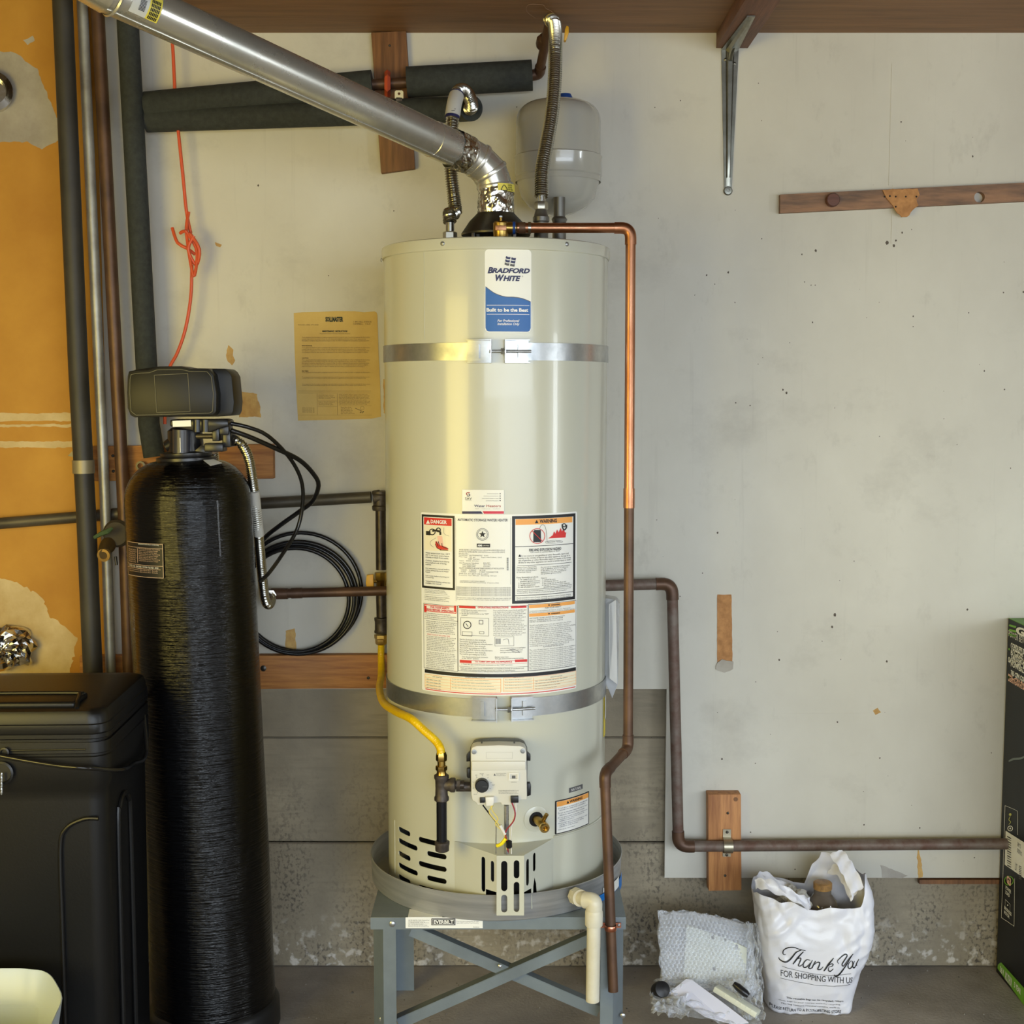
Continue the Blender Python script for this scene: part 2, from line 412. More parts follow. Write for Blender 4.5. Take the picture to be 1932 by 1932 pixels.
    def poly(s, pts, m, layer=1):
        q = [s.c(a, b) for a, b in pts]; us = [a for a, b in q]
        if not isinstance(s.s, PlaneS) and max(us)-min(us) > .010:
            bm = bmesh.new(); bm.faces.new([bm.verts.new((a, b, 0)) for a, b in q]); k = int((max(us)-min(us))/.008)+1
            for i in range(1, k): bmesh.ops.bisect_plane(bm, geom=bm.verts[:]+bm.edges[:]+bm.faces[:], plane_co=(min(us)+(max(us)-min(us))*i/k, 0, 0), plane_no=(1, 0, 0), dist=1e-7)
            bm.verts.index_update()
            s.mb(m).add([s.s.pos(v.co.x, v.co.y, s.base*layer) for v in bm.verts], [[v.index for v in f.verts] for f in bm.faces]); bm.free(); return
        s.mb(m).add([s.s.pos(u, v, s.base*layer) for u, v in q], [list(range(len(q)))])
    def disc(s, cx, cy, r, m, layer=1, n=20, ring=None):
        if ring is None: s.poly([(cx+r*math.cos(2*PI*k/n), cy+r*math.sin(2*PI*k/n)) for k in range(n)], m, layer)
        else: s.stroke([(cx+r*math.cos(2*PI*k/n), cy+r*math.sin(2*PI*k/n)) for k in range(n+1)], ring, m, layer)
    def flush(s, parent, name='printing'):
        for k, (mb, m) in s.b.items():
            if mb.f: make(name, mb.v, mb.f, m, parent, 0)['kind'] = 'stuff'
        s.b = {}
def label_plate(pr, x0, y0, x1, y1, name, m, parent, rad=0.004, thick=0.0003, off=0.0):
    u0, v0, u1, v1 = pr.box(x0, y0, x1, y1)
    pts = []
    for cx, cy, a0 in ((u1-rad, v1-rad, 0), (u0+rad, v1-rad, PI/2), (u0+rad, v0+rad, PI), (u1-rad, v0+rad, 1.5*PI)):
        for k in range(5): a = a0+PI/2*k/4; pts.append((cx+rad*math.cos(a), cy+rad*math.sin(a)))
    n = max(1, int(abs(u1-u0)/0.01)); cuts = [u0+(u1-u0)*i/n for i in range(1, n)]
    return holed_plate(pts, [], lambda a, b, o: pr.s.pos(a, b, thick+off+o), thick*0.8, cuts, name, m, parent)

# ================================================================ SETTING
YD = 3.455; YC = 3.48; XL, XR, YF, ZT = -2.3, 4.7, -2.4, 2.78
def mat_floor():
    m = mat('concrete_floor', C(172, 163, 152), 0.85, col2=C(132, 125, 116), nscale=4.5, namt=(.3, .7), bump=0.35, bscale=120)
    return m
def mat_concrete():
    m = bpy.data.materials.new('foundation_concrete'); m.use_nodes = True; nt = m.node_tree; N = nt.nodes; L = nt.links; b = N['Principled BSDF']
    b.inputs['Roughness'].default_value = 0.9
    tc = N.new('ShaderNodeTexCoord')
    def noise_(sc, st=(1, 1, 1), det=6):
        mp = N.new('ShaderNodeMapping'); mp.inputs['Scale'].default_value = st; L.new(tc.outputs['Object'], mp.inputs['Vector'])
        n = N.new('ShaderNodeTexNoise'); n.inputs['Scale'].default_value = sc; n.inputs['Detail'].default_value = det; L.new(mp.outputs[0], n.inputs['Vector']); return n.outputs[0]
    def rng(o, a, bb, c=0, d=1):
        r = N.new('ShaderNodeMapRange'); r.inputs[1].default_value = a; r.inputs[2].default_value = bb; r.inputs[3].default_value = c; r.inputs[4].default_value = d; L.new(o, r.inputs[0]); return r.outputs[0]
    def mix(f, a, c):
        x = N.new('ShaderNodeMix'); x.data_type = 'RGBA'
        L.new(f, x.inputs[0])
        for i, q in ((6, a), (7, c)):
            if isinstance(q, tuple): x.inputs[i].default_value = q
            else: L.new(q, x.inputs[i])
        return x.outputs[2]
    base = mix(rng(noise_(3.5), .35, .65), C(166, 154, 130), C(128, 119, 102))
    base = mix(rng(noise_(9, (1, 1, 9)), .45, .7), base, C(142, 132, 112))
    pits = rng(noise_(115, (1, 1, .8), 8), .50, .62)
    sep = N.new('ShaderNodeSeparateXYZ'); L.new(tc.outputs['Object'], sep.inputs[0])
    low = rng(sep.outputs[2], 0.62, 0.10)           # more pitting towards the floor
    mu = N.new('ShaderNodeMath'); mu.operation = 'MULTIPLY'; L.new(pits, mu.inputs[0]); L.new(low, mu.inputs[1])
    m3 = N.new('ShaderNodeMath'); m3.operation = 'MULTIPLY'; L.new(mu.outputs[0], m3.inputs[0]); L.new(rng(noise_(9, (1, 1, .6), 8), .42, .62, .1, 1), m3.inputs[1])
    c = mix(m3.outputs[0], base, C(84, 78, 70))
    salt = rng(noise_(38, (1, 1, 1), 8), .54, .64); band = rng(sep.outputs[2], 0.16, 0.02)
    m2 = N.new('ShaderNodeMath'); m2.operation = 'MULTIPLY'; L.new(salt, m2.inputs[0]); L.new(band, m2.inputs[1])
    c = mix(m2.outputs[0], c, C(205, 198, 186))
    L.new(c, b.inputs['Base Color'])
    bp = N.new('ShaderNodeBump'); bp.inputs['Strength'].default_value = 0.6; bp.inputs['Distance'].default_value = 0.006
    L.new(noise_(40), bp.inputs['Height']); L.new(bp.outputs[0], b.inputs['Normal'])
    return m
m_floor = mat_floor(); m_conc = mat_concrete()
m_dry = mat('painted_drywall', C(210, 207, 194), 0.6, col2=C(190, 186, 173), nscale=1.6, nstretch=(1, 1, .8), namt=(.3, .75), bump=0.12, bscale=18)
def smudge(m):
    nt = m.node_tree; N = nt.nodes; L = nt.links; b = N['Principled BSDF']; src = b.inputs['Base Color'].links[0].from_socket
    tc = N.new('ShaderNodeTexCoord'); f_ = None
    for sc, st, lo, hi, amt in ((2.6, (1, 1, 1.3), .55, .74, .30), (11, (1, 1, .6), .60, .74, .22), (7, (6, 1, .25), .60, .78, .16)):
        mp = N.new('ShaderNodeMapping'); mp.inputs['Scale'].default_value = st; mp.inputs['Location'].default_value = (sc, 0, sc*2); L.new(tc.outputs['Object'], mp.inputs['Vector'])
        n = N.new('ShaderNodeTexNoise'); n.inputs['Scale'].default_value = sc; n.inputs['Detail'].default_value = 9; n.inputs['Roughness'].default_value = .68; L.new(mp.outputs[0], n.inputs['Vector'])
        r = N.new('ShaderNodeMapRange'); r.inputs[1].default_value = lo; r.inputs[2].default_value = hi; r.inputs[4].default_value = amt; L.new(n.outputs[0], r.inputs[0])
        mx = N.new('ShaderNodeMix'); mx.data_type = 'RGBA'; mx.inputs[7].default_value = C(128, 122, 110); L.new(r.outputs[0], mx.inputs[0]); L.new(src, mx.inputs[6]); src = mx.outputs[2]
    L.new(src, b.inputs['Base Color'])
smudge(m_dry)
m_brown = mat('bare_drywall_paper', C(200, 148, 56), 0.75, col2=C(174, 120, 36), nscale=3.0, namt=(.3, .7), bump=0.15, bscale=14)
m_plaster = mat('joint_compound', C(212, 190, 142), 0.8, col2=C(186, 158, 104), nscale=8)
m_plaster_g = mat('grey_skim_patch', C(176, 170, 158), 0.8, col2=C(150, 142, 130), nscale=8)
m_room = mat('garage_wall_paint', C(150, 142, 128), 0.8)
m_ceil = mat('garage_ceiling', C(96, 84, 70), 0.85)

struct(MB().box(((XL+XR)/2, (YF+YC)/2, -0.05), (XR-XL+.4, YC-YF+.6, 0.1)).build('floor', m_floor, loc=(0, 0, -0.1)))
struct(MB().box(((XL+XR)/2, (YF+YC)/2, ZT+.05), (XR-XL+.4, YC-YF+.4, 0.1)).build('ceiling', m_ceil, loc=(0, 0, ZT)))
struct(MB().box((XL-.05, (YF+YC)/2, ZT/2), (0.1, YC-YF, ZT-.002)).build('wall_left', m_room, loc=(XL-.05, 0, 0)))
struct(MB().box((XR+.05, (YF+YC)/2, ZT/2), (0.1, YC-YF, ZT-.002)).build('wall_right', m_room, loc=(XR+.05, 0, 0)))
# front wall with the open garage door on the right
XO, ZO = -1.1, 2.15
fw = MB().prism([(XL, YF, 0), (XO, YF, 0), (XO, YF, ZO), (XR, YF, ZO), (XR, YF, ZT), (XL, YF, ZT)], (0, -.1, 0))
struct(fw.build('wall_front', m_room, loc=(0, YF-.05, 0)))
struct(MB().box(((XL+XR)/2, YF-4, -.05), (16, 7.5, .1)).build('driveway', mat('driveway_concrete', C(150, 146, 138), .9), loc=(0, YF-4, -.1)))

# ---- back wall: concrete stem wall + gypsum board
wb = bpy.data.objects.new('wall_back', None); COL.objects.link(wb); wb.location = (0, YC, 0); wb['kind'] = 'structure'
Xb = P(206, 1000, YD).x; X1 = P(1256, 1450, YD).x
zA = P(600, 1300, YD).z; zB = P(1500, 1656, YD).z
conc = [(0.0, P(1, 1590, YC).z, 0.0), (P(1, 1590, YC).z, P(1, 1392, YC).z, .004), (P(1, 1392, YC).z, 1.05, .0)]
for i, (z0, z1, d) in enumerate(conc):
    mb = MB(); nx = 60
    xs = [XL + (XR-XL)*k/nx for k in range(nx+1)]
    fr = [[Vector((x, YC + d - .004*noise.noise(Vector((x*4, z*5, i))), z)) for x in xs] for z in [z0+.0008, z0+.004, z0*.5+z1*.5, z1-.004, z1-.0008]]
    for r in (0, 4): fr[r] = [v + Vector((0, .006, 0)) for v in fr[r]]
    mb.rings(fr, False, False, False)
    mb.build('concrete_course', m_conc, wb, 0)
MB().box(((XL+XR)/2, YC+.09, .6), (XR-XL, .12, 1.25)).build('concrete_core', m_conc, wb)
def dry(name, x0, x1, z0, z1, m, y=YD, t=.0125, par=wb, bev=.001):
    return MB().box(((x0+x1)/2, y+t/2, (z0+z1)/2), (x1-x0, t, z1-z0)).build(name, m, par, bevel=bev)
dry('drywall_sheet', Xb, XR, zA, ZT, m_dry, bev=0)
dry('drywall_sheet', X1, XR, zB, zA, m_dry, bev=0)
dry('bare_drywall_sheet', XL, Xb-.0005, P(1, 1400, YD).z, ZT, m_brown, y=YD+.0008, bev=0)['label'] = 'unpainted ochre drywall sheet at the left'
MB().box(((XL+XR)/2, YC+.09, 1.95), (XR-XL, .14, 1.8)).build('backing', m_conc, wb)
# dark sill strip just under the long right-hand sheet edge
MB().box(((P(1735, 1660, YD).x+XR)/2, YD+.008, P(1735, 1660, YD).z-.006), (XR-P(1735, 1660, YD).x, .016, .012)).build('sill_strip', wood_dark_v, wb)['label'] = 'dark wooden edge strip under the sheet'
def ragged(pts, y, m, name, lab=None, amp=.004, par=wb, t=.0006):
    q = [P(a, b, y) for a, b in pts]; out = []
    for i in range(len(q)):
        a, b = q[i], q[(i+1) % len(q)]; n = max(2, int((b-a).length/.006))
        for k in range(n):
            p = a.lerp(b, k/n); d = noise.noise_vector(p*55)*amp + noise.noise_vector(p*160)*amp*.5
            out.append(Vector((p.x+d.x, y-t, p.z+d.z)))
    o = MB().prism(out, (0, t, 0)).build(name, m, par, 0)
    if lab: o['label'] = lab
    return o
Yb = YD+.0008
ragged([(-20, 95), (30, 100), (70, 130), (95, 190), (110, 230), (112, 265), (80, 282), (50, 268), (-20, 268)], Yb, m_plaster_g, 'plaster_patch', 'grey skim patch at the upper left')
ragged([(45, 75), (62, 68), (66, 78), (52, 86)], Yb, m_plaster_g, 'plaster_patch')
ragged([(-20, 1090), (18, 1095), (50, 1110), (80, 1125), (90, 1160), (120, 1180), (146, 1200), (140, 1235), (125, 1285), (-20, 1290)], Yb, m_plaster, 'plaster_patch', 'ragged cream patch behind the brine tank', .008)
for y0, y1, x1 in ((779, 795, 138), (800, 806, 139), (832, 845, 140)):
    ragged([(-20, y0), (70, y0+1), (x1, y0), (x1, y1), (60, y1-1), (-20, y1)], Yb, m_plaster, 'plaster_streak', None, .003)
ragged([(430, 650), (440, 660), (443, 680), (436, 688), (428, 676), (426, 660)], YD, torn, 'torn_patch', 'tan torn spot on the white sheet')
ragged([(449, 740), (485, 742), (494, 786), (452, 788)], YD, torn, 'torn_patch')
ragged([(407, 456), (419, 462), (416, 466), (408, 463)], YD, torn, 'torn_patch')
ragged([(540, 1190), (556, 1186), (559, 1228), (538, 1230)], YD, torn, 'torn_patch', None, .003)
ragged([(723, 716), (728, 716), (728, 782), (724, 780)], YD, torn, 'torn_patch', None, .002)
ragged([(1647, 1340), (1657, 1336), (1662, 1344), (1652, 1350)], YD, torn, 'torn_patch', None, .003)
# bottom edge damage on the right sheet
ragged([(1662, 1632), (1690, 1642), (1712, 1652), (1700, 1657), (1664, 1655)], YD, m_plaster_g, 'torn_patch', None, .003, t=.001)
ragged([(1732, 1600), (1738, 1620), (1741, 1655), (1733, 1657), (1730, 1622)], YD, torn, 'torn_patch', None, .004)
# brown paper strip where something was pulled off, and the wood-look patch
st = ragged([(1353, 1122), (1380, 1122), (1382, 1250), (1380, 1262), (1356, 1262), (1353, 1250)], YD, hardboard, 'bare_paper_strip', 'narrow upright tan strip where paint was pulled off', .001, t=.0012)
ragged([(1352, 1250), (1362, 1244), (1384, 1248), (1383, 1262), (1366, 1270), (1350, 1262)], YD-.001, m_plaster_g, 'torn_patch', None, .003, t=.003)
# joint tape lines and bumps
mb = MB()
for (x0, y0, x1, y1) in ((1676, 120, 1690, 350), (1682, 350, 1690, 460)):
    a = P((x0+x1)/2, (y0+y1)/2, YD); h = abs(P(x0, y0, YD).z-P(x0, y1, YD).z); mb.box((a.x, YD-.0004, a.z), (.010, .0012, h))
for (x0, y0, x1, y1) in ((1372, 516, 1556, 518), (1395, 1145, 1440, 1147), (1480, 1346, 1640, 1348), (1640, 1182, 1700, 1183)):
    a, b = P(x0, y0, YD), P(x1, y1, YD); mb.box((a+b)/2+Vector((0, -.0003, 0)), ((b-a).length, .0012, .003))
mb.build('tape_ridge', m_dry, wb, 0)
marks = MB(); random.seed(3)
spots = [(1674, 458, 3.4), (1690, 454, 2.2), (1686, 464, 2.6), (1539, 473, 2.6), (1374, 514, 2.2), (1333, 519, 2), (1702, 439, 2), (1513, 480, 1.6), (1835, 295, 2), (1700, 230, 1.5),
         (1533, 608, 2), (1723, 597, 1.6), (1893, 552, 1.6), (1931, 551, 2), (1415, 765, 1.5), (1484, 741, 2.4), (1477, 735, 2), (1575, 1160, 3), (1570, 1183, 2.4), (1825, 1150, 2), (1362, 1432, 2.4),
         (1354, 1005, 2), (1470, 1245, 2), (1673, 1248, 2.2), (1838, 1618, 1.6), (1580, 1362, 2), (1283, 1125, 1.4), (1416, 1570, 1.6), (1388, 760, 1.4), (1857, 700, 1.6), (1895, 735, 1.6),
         (1660, 1430, 1.6), (1735, 1562, 1.8), (1630, 1556, 1.6), (1500, 1640, 1.6), (1425, 1440, 1.6), (975, 202, 1.4), (743, 398, 1.3), (620, 520, 1.3), (487, 350, 2), (1284, 190, 1.4), (1518, 532, 1.3), (1530, 538, 1.2), (1538, 538, 1.2)]
for i in range(60): spots.append((random.uniform(1220, 1920), random.uniform(110, 1640), random.uniform(.5, 1.2)))
for x, y, r in spots:
    p = P(x, y, YD); k = r*.00135; n = 6
    marks.add([Vector((p.x+k*math.cos(2*PI*j/n)*random.uniform(.6, 1.2), YD-.0006, p.z+k*1.2*math.sin(2*PI*j/n)*random.uniform(.6, 1.2))) for j in range(n)], [list(range(n))])
o = marks.build('wall_nicks', mat('nick_dark', C(92, 84, 74), .9), wb, 0); o['kind'] = 'stuff'
# dirty scuffs: faint darker smears low on the sheet are in the material; loose grit on floor
gr = MB(); random.seed(11)
for i in range(420):
    x = random.uniform(-.95, 1.6); y = random.uniform(2.95, 3.46); r = random.uniform(.0008, .0028)*(2 if random.random() < .06 else 1)
    c = Vector((x, y, r*.5)); n = 5
    gr.add([c+Vector((r*math.cos(2*PI*j/n)*random.uniform(.6, 1.3), r*math.sin(2*PI*j/n)*random.uniform(.6, 1.3), -r*.45)) for j in range(n)]+[c+Vector((0, 0, r*.6))],
           [[j, (j+1) % n, n] for j in range(n)])
o = gr.build('floor_grit', mat('grit', C(150, 142, 130), .9, col2=C(60, 54, 48), nscale=30), None, 0)
tag(o, 'loose grit and crumbs scattered on the concrete floor along the wall', 'grit'); o['kind'] = 'stuff'

# ---- timber on the wall
def plank_px(name, pts, y, depth, m, label=None, cat=None, parent=None, group=None, bevel=.0015):
    o = MB().prism([P(a, b, y-depth) for a, b in pts], (0, depth, 0)).build(name, m, parent, 30, bevel)
    if label and parent is None: tag(o, label, cat, group)
    elif label: o['label'] = label
    return o
def screw(p, r, n, m, parent, name='screw'):
    p = Vector(p); n = Vector(n); return MB().lathe([(r, 0), (r, .0012), (r*.6, .0026), (.0002, .003)], p, n, 12).build(name, m, parent)
tp = thing('ledger_board', 'long orange-brown board at the foot of the wall behind the water heater gas line', 'board', P(612, 1300, YD-.02))
MB().prism([P(a, b, YD-.03) for a, b in ((150, 1238), (735, 1236), (735, 1299), (150, 1302))], (0, .03, 0)).build('plank', wood_h, tp, 30, .0015)
screw(P(497, 1261, YD-.03), .008, (0, -1, 0), steel_dark, tp); screw(P(695, 1279, YD-.03), .004, (0, -1, 0), steel_dark, tp)
tp = thing('pipe_board', 'orange board screwed across the wall behind the softener valve', 'board', P(360, 905, YD-.02))
MB().prism([P(a, b, YD-.028) for a, b in ((170, 842), (515, 838), (516, 903), (170, 908))], (0, .028, 0)).build('plank', wood_h, tp, 30, .0015)
for a, b in ((213, 860), (214, 889), (475, 860), (476, 890)): screw(P(a, b, YD-.028), .004, (0, -1, 0), steel_dark, tp)

# top vertical block with its clamp
tb = thing('wood_block', 'brown upright wooden block high on the wall under the shelf', 'block', P(742, 325, YD))
MB().prism([P(a, b, YD-.02) for a, b in ((700, 61), (766, 58), (783, 318), (719, 327))], (0, .02, 0)).build('plank', wood_dark_v, tb, 30, .002)
screw(P(735, 86, YD-.02), .003, (0, -1, 0), steel_dark, tb)
cl = thing('pipe_strap', 'orange-red strap holding the bare pipe on the brown block', 'strap', P(731, 180, YD-.06))
ys = YD-.066
MB().tube([P(731, 136, YD-.021), P(731, 142, YD-.03), P(731, 146, ys), P(731, 158, ys-.004), P(731, 168, ys), P(731, 173, YD-.03), P(731, 182, YD-.021)], .0075, 4).build('band', mat('red_oxide_strap', C(196, 84, 54), .55), cl)
screw(P(733, 176, YD-.022), .003, (0, -1, 0), steel_dark, cl)
hg = thing('hook_clip', 'small cream metal clip with a hole beside the orange-red strap', 'clip', P(753, 198, YD-.075))
f = lambda a, b, o: Vector((a, YD-.082-o, b)); q0 = P(745, 186, YD-.08); q1 = P(761, 171, YD-.08)
holed_plate([(q0.x, q0.z), (q1.x, q0.z), (q1.x, q1.z-.003), (q1.x-.003, q1.z), (q0.x+.003, q1.z), (q0.x, q1.z-.003)], [[((q0.x+q1.x)/2+.0035*math.cos(k*PI/5), (q0.z+q1.z)/2+.002+.0035*math.sin(k*PI/5)) for k in range(10)]], f, .0015, [], 'plate', mat('cream_metal', C(222, 216, 186), .4), hg)
MB().box(((q0.x+q1.x)/2, YD-.05, q0.z-.006), (.016, .064, .016)).build('stem', cast_iron, hg)

# lower block with strap
lb = thing('wood_block', 'orange upright wooden block low on the wall to the right, carrying the copper pipe', 'block', P(1368, 1680, YD))
o = MB().prism([P(a, b, YD-.038) for a, b in ((1336, 1499), (1398, 1499), (1399, 1680), (1337, 1681))], (0, .038, 0)).build('plank', wood_v, lb, 30, .0015)
for a, b in ((1373, 1534), (1368, 1652)): screw(P(a, b, YD-.038), .0035, (0, -1, 0), steel_dark, lb)
MB().lathe([(.006, 0), (.006, .0006)], P(1388, 1508, YD-.038), (0, -1, 0), 14).build('knot', wood_dark_v, lb)

# peg rail, right
pr_ = thing('peg_rail', 'weathered wooden strip with a peg and a hole on the upper right wall', 'rail', P(1700, 400, YD-.01))
pa, pb, pc, pd = (1472, 367), (1945, 344), (1945, 379), (1472, 402)
hx = P(1848, 372, YD-.018)
mapf = lambda a, b, o: Vector((a, YD-.018-o, b))
o3 = [P(*q, YD-.018) for q in (pa, pb, pc, pd)]
holed_plate([(v.x, v.z) for v in o3], [[(hx.x+.0135*math.cos(k*PI/10), hx.z+.0135*math.sin(k*PI/10)) for k in range(20)]], mapf, .0178, [], 'plank', wood_old, pr_)
MB().lathe([(.0175, -.002), (.0175, .010), (.015, .014), (.004, .015)], P(1570, 378, YD-.018), (0, -1, 0), 26).build('peg', wood('peg_brown', C(110, 70, 56), C(84, 52, 44)), pr_)
hb = ragged([(1664, 358), (1730, 357), (1734, 367), (1728, 378), (1731, 389), (1722, 398), (1710, 410), (1700, 409), (1686, 393), (1674, 376)], YD-.0185, hardboard, 'hardboard_scrap', 'torn tan hardboard scrap', .003, pr_, .004)
for a, b in ((1669, 371), (1679, 370), (1690, 371), (1709, 371), (1729, 371), (1690, 390)): MB().lathe([(.0024, 0), (.0024, .0003)], P(a, b, YD-.0228), (0, -1, 0), 10).build('drilled_hole', dark_void, pr_)  # black discs painted as the shade in the holes

# ---- shelf at the top
zs = P(1000, 62, YD).z; xs0 = P(300, 40, YD).x
sh = thing('wall_shelf', 'brown plywood shelf running along the top of the wall', 'shelf', (1.0, 3.2, zs-.04))
MB().box(((xs0+3.4)/2, (YD+2.83)/2, zs+.010), (3.4-xs0, YD-2.83-.001, .020)).build('board', ply, sh)
ax0, ax1 = P(1352, 90, YD-.01).x, P(1412, 90, YD-.01).x
MB().box(((ax0+ax1)/2, (YD-.002+2.84)/2, zs-.0195), (ax1-ax0, YD-.002-2.84, .038)).build('support_arm', wood_y, sh, bevel=.001)
# bracket: ribbed steel angle, wall leg and arm leg
br = thing('shelf_bracket', 'pressed steel shelf bracket tapering down the wall under the support arm', 'bracket', P(1375, 370, YD))
bx = (P(1376, 200, YD-.005).x); zt_ = zs-.039; zb_ = P(1375, 366, YD-.004).z
def ribbed(p0, p1, w0, w1, nrm, side, name):
    """folded sheet leg from p0 (wide) to p1 (narrow): two flanks and a raised ridge"""
    p0, p1, nrm, side = map(Vector, (p0, p1, nrm, side)); prof = [(-1, 0), (-1, .003), (-.5, .004), (-.25, .013), (.25, .013), (.5, .004), (1, .003), (1, 0)]
    R = []
    for k in range(13):
        t = k/12; c = p0.lerp(p1, t); w = w0+(w1-w0)*t; rs = min(1, (1-t)*5+.15)
        R.append([c+side*(a*w)+nrm*(h*rs if h > .005 else h) for a, h in prof])
    return MB().rings(R, True).build(name, bk, br, 25)
bk = mat('bracket_zinc', C(150, 150, 140), .3, 1.0, col2=C(118, 116, 106), nscale=12)
ribbed((bx, YD, zt_-.004), (bx, YD, zb_+.012), .022, .0095, (0, -1, 0), (1, 0, 0), 'wall_leg')
ribbed((bx, YD-.004, zt_-.0005), (bx+.0, YD-.30, zt_-.0005), .022, .0095, (0, 0, -1), (1, 0, 0), 'shelf_leg')
MB().tube([(bx, YD-.014, zt_-.03), (bx, YD-.03, zt_-.016), (bx, YD-.06, zt_-.010)], .006, 6).build('gusset', bk, br)
MB().lathe([(.0115, 0), (.0115, .003), (.009, .006), (.004, .0062), (.004, .003)], (bx, YD-.001, zb_+.008), (0, -1, 0), 24).build('eyelet', bk, br)
for sx, dz in ((-.011, -.028), (.012, -.038)): screw((bx+sx, YD-.0035, zt_+dz), .0042, (0, -1, 0), bk, br, 'rivet')

# ================================================================ PIPES ON THE WALL (right)
def fitting(arc, r, m, parent, name='elbow_fitting'):
    return MB().tube(arc, r, 24).build(name, m, parent)
def run(name, label, cat, pts, r, rad, m, fm=None, fr=1.13, group=None, lead=.014):
    t = thing(name, label, cat, min(pts, key=lambda p: p.z)); q, arcs = rounded(pts, rad)
    MB().tube(q, r, 24).build('pipe', m, t)
    for a in arcs: fitting(a, r*fr, fm or m, t)
    return t
yp = YD-.055
t = run('copper_pipe', 'tarnished copper pipe stepping down the wall right of the heater to floor level', 'pipe',
    [P(1110, 1106, yp), P(1268, 1101, yp), P(1280, 1597, yp), P(1900, 1592, yp)], .0145, .028, copper_dusty, copper_brown)
sp_ = thing('pipe_strap', 'dull zinc strap over the copper pipe on the lower orange block', 'strap', P(1372, 1615, yp))
sp = mat('strap_zinc', C(176, 168, 146), .4, .9)
b0 = P(1373, 1596, yp); prof = []
R = []
for k in range(9):
    a = PI*k/8; R.append((b0.y-.0185*math.sin(a), b0.z+.0185*math.cos(a)))
path = [(YD-.040, b0.z+.040), (YD-.040, b0.z+.0190)]+R+[(YD-.040, b0.z-.0190), (YD-.040, b0.z-.034)]
V = []; w = .0105
for i, (y, z) in enumerate(path):
    ww = w if i in (0, 1, len(path)-1, len(path)-2) else w*1.15
    V += [Vector((b0.x-ww, y, z)), Vector((b0.x+ww, y, z)), Vector((b0.x-ww, y-.0016, z)), Vector((b0.x+ww, y-.0016, z))]
mb = MB(); mb.v = V
for i in range(len(path)-1):
    a, b = 4*i, 4*i+4; mb.f += [[a, a+1, b+1, b], [a+2, b+2, b+3, a+3], [a, b, b+2, a+2], [a+1, a+3, b+3, b+1]]
mb.build('band', sp, sp_)
for dz in (.033, -.029): screw((b0.x, YD-.0418, b0.z+dz), .004, (0, -1, 0), steel_dark, sp_)

# ================================================================ PIPES ON THE WALL (left)
def vert(name, label, pts, r, m, Y, cat='pipe'):
    t = thing(name, label, cat, P(*pts[-1], Y)); MB().tube([P(a, b, Y) for a, b in pts], r, 20).build('pipe', m, t); return t
abs_m = mat('grimy_drain_pipe', C(62, 58, 50), .55, col2=C(44, 42, 38), nscale=6)
t = vert('drain_pipe', 'thick dark drain pipe running up the left wall, leftmost of the upright pipes', [(116, -40), (148, 700), (162, 960), (178, 1330)], .0245, abs_m, YD-.10)
a, b = P(157, 868, YD-.10), P(158, 893, YD-.10)
MB().cyl(a, b, .0275, seg=28).build('coupling_band', mat('band_metal', C(150, 140, 112), .5, .5), t)
t = vert('galvanised_pipe', 'thin galvanised conduit just right of the dark drain pipe', [(153, -40), (187, 700), (198, 940), (211, 1330)], .0135, mat('galv_dull', C(176, 176, 168), .45, .5, col2=C(140, 136, 128), nscale=10), YD-.060)
t = vert('copper_pipe', 'tarnished upright copper pipe between the thin conduit and the softener tank', [(181, -40), (220, 700), (234, 960), (246, 1330)], .0165, copper_brown, YD-.055)
t = vert('insulated_pipe', 'upright pipe in black foam insulation behind the softener valve', [(238, -40), (242, 60), (277, 700), (281, 800), (291, 862)], .0268, foam_black, YD-.075)
t = thing('gas_pipe', 'horizontal dark iron gas pipe ending at the elbow beside the heater', 'pipe', P(350, 960, YD-.03))
MB().tube([P(-30, 990, YD-.03), P(240, 968, YD-.03), P(490, 950, YD-.03), P(700, 938, YD-.03)], .0148, 20).build('pipe', mat('grey_iron_pipe', C(96, 90, 76), .5, .4, col2=C(74, 68, 58), nscale=8), t)
# hose bibb on the galvanised conduit
hb_ = thing('hose_valve', 'old brass garden valve with green handle on the thin conduit', 'valve', P(203, 1045, YD-.10))
c0 = P(203, 1030, YD-.09)
MB().tube([c0+Vector((0, .03, .010)), c0, c0+Vector((-.002, -.022, -.008)), P(198, 1045, YD-.135)], [.018, .020, .015, .014], 18).build('body', mat('old_brass', C(112, 92, 56), .5, .6), hb_)
MB().lathe([(.0145, 0), (.0165, .004), (.0165, .010), (.010, .0105), (.009, .002)], P(198, 1046, YD-.128), (-.1, -1, -.15), 24).build('spout', mat('old_brass_b', C(160, 128, 72), .45, .6), hb_)
MB().tube([P(178, 1014, YD-.12), P(193, 1006, YD-.125), P(203, 1003, YD-.125), P(212, 996, YD-.12)], [.005, .006, .007, .004], 8).build('handle', mat('green_handle', C(70, 92, 60), .5), hb_)
MB().cyl(P(218, 1050, YD-.08), P(220, 1066, YD-.08), .0035).build('drain_tip', steel_dark, hb_)
MB().lathe([(.034, 0), (.036, .02), (.030, .03)], P(225, 1005, YD-.055), (0, -1, 0), 24).build('meter_body', mat('grimy_casting', C(64, 56, 44), .7), hb_)

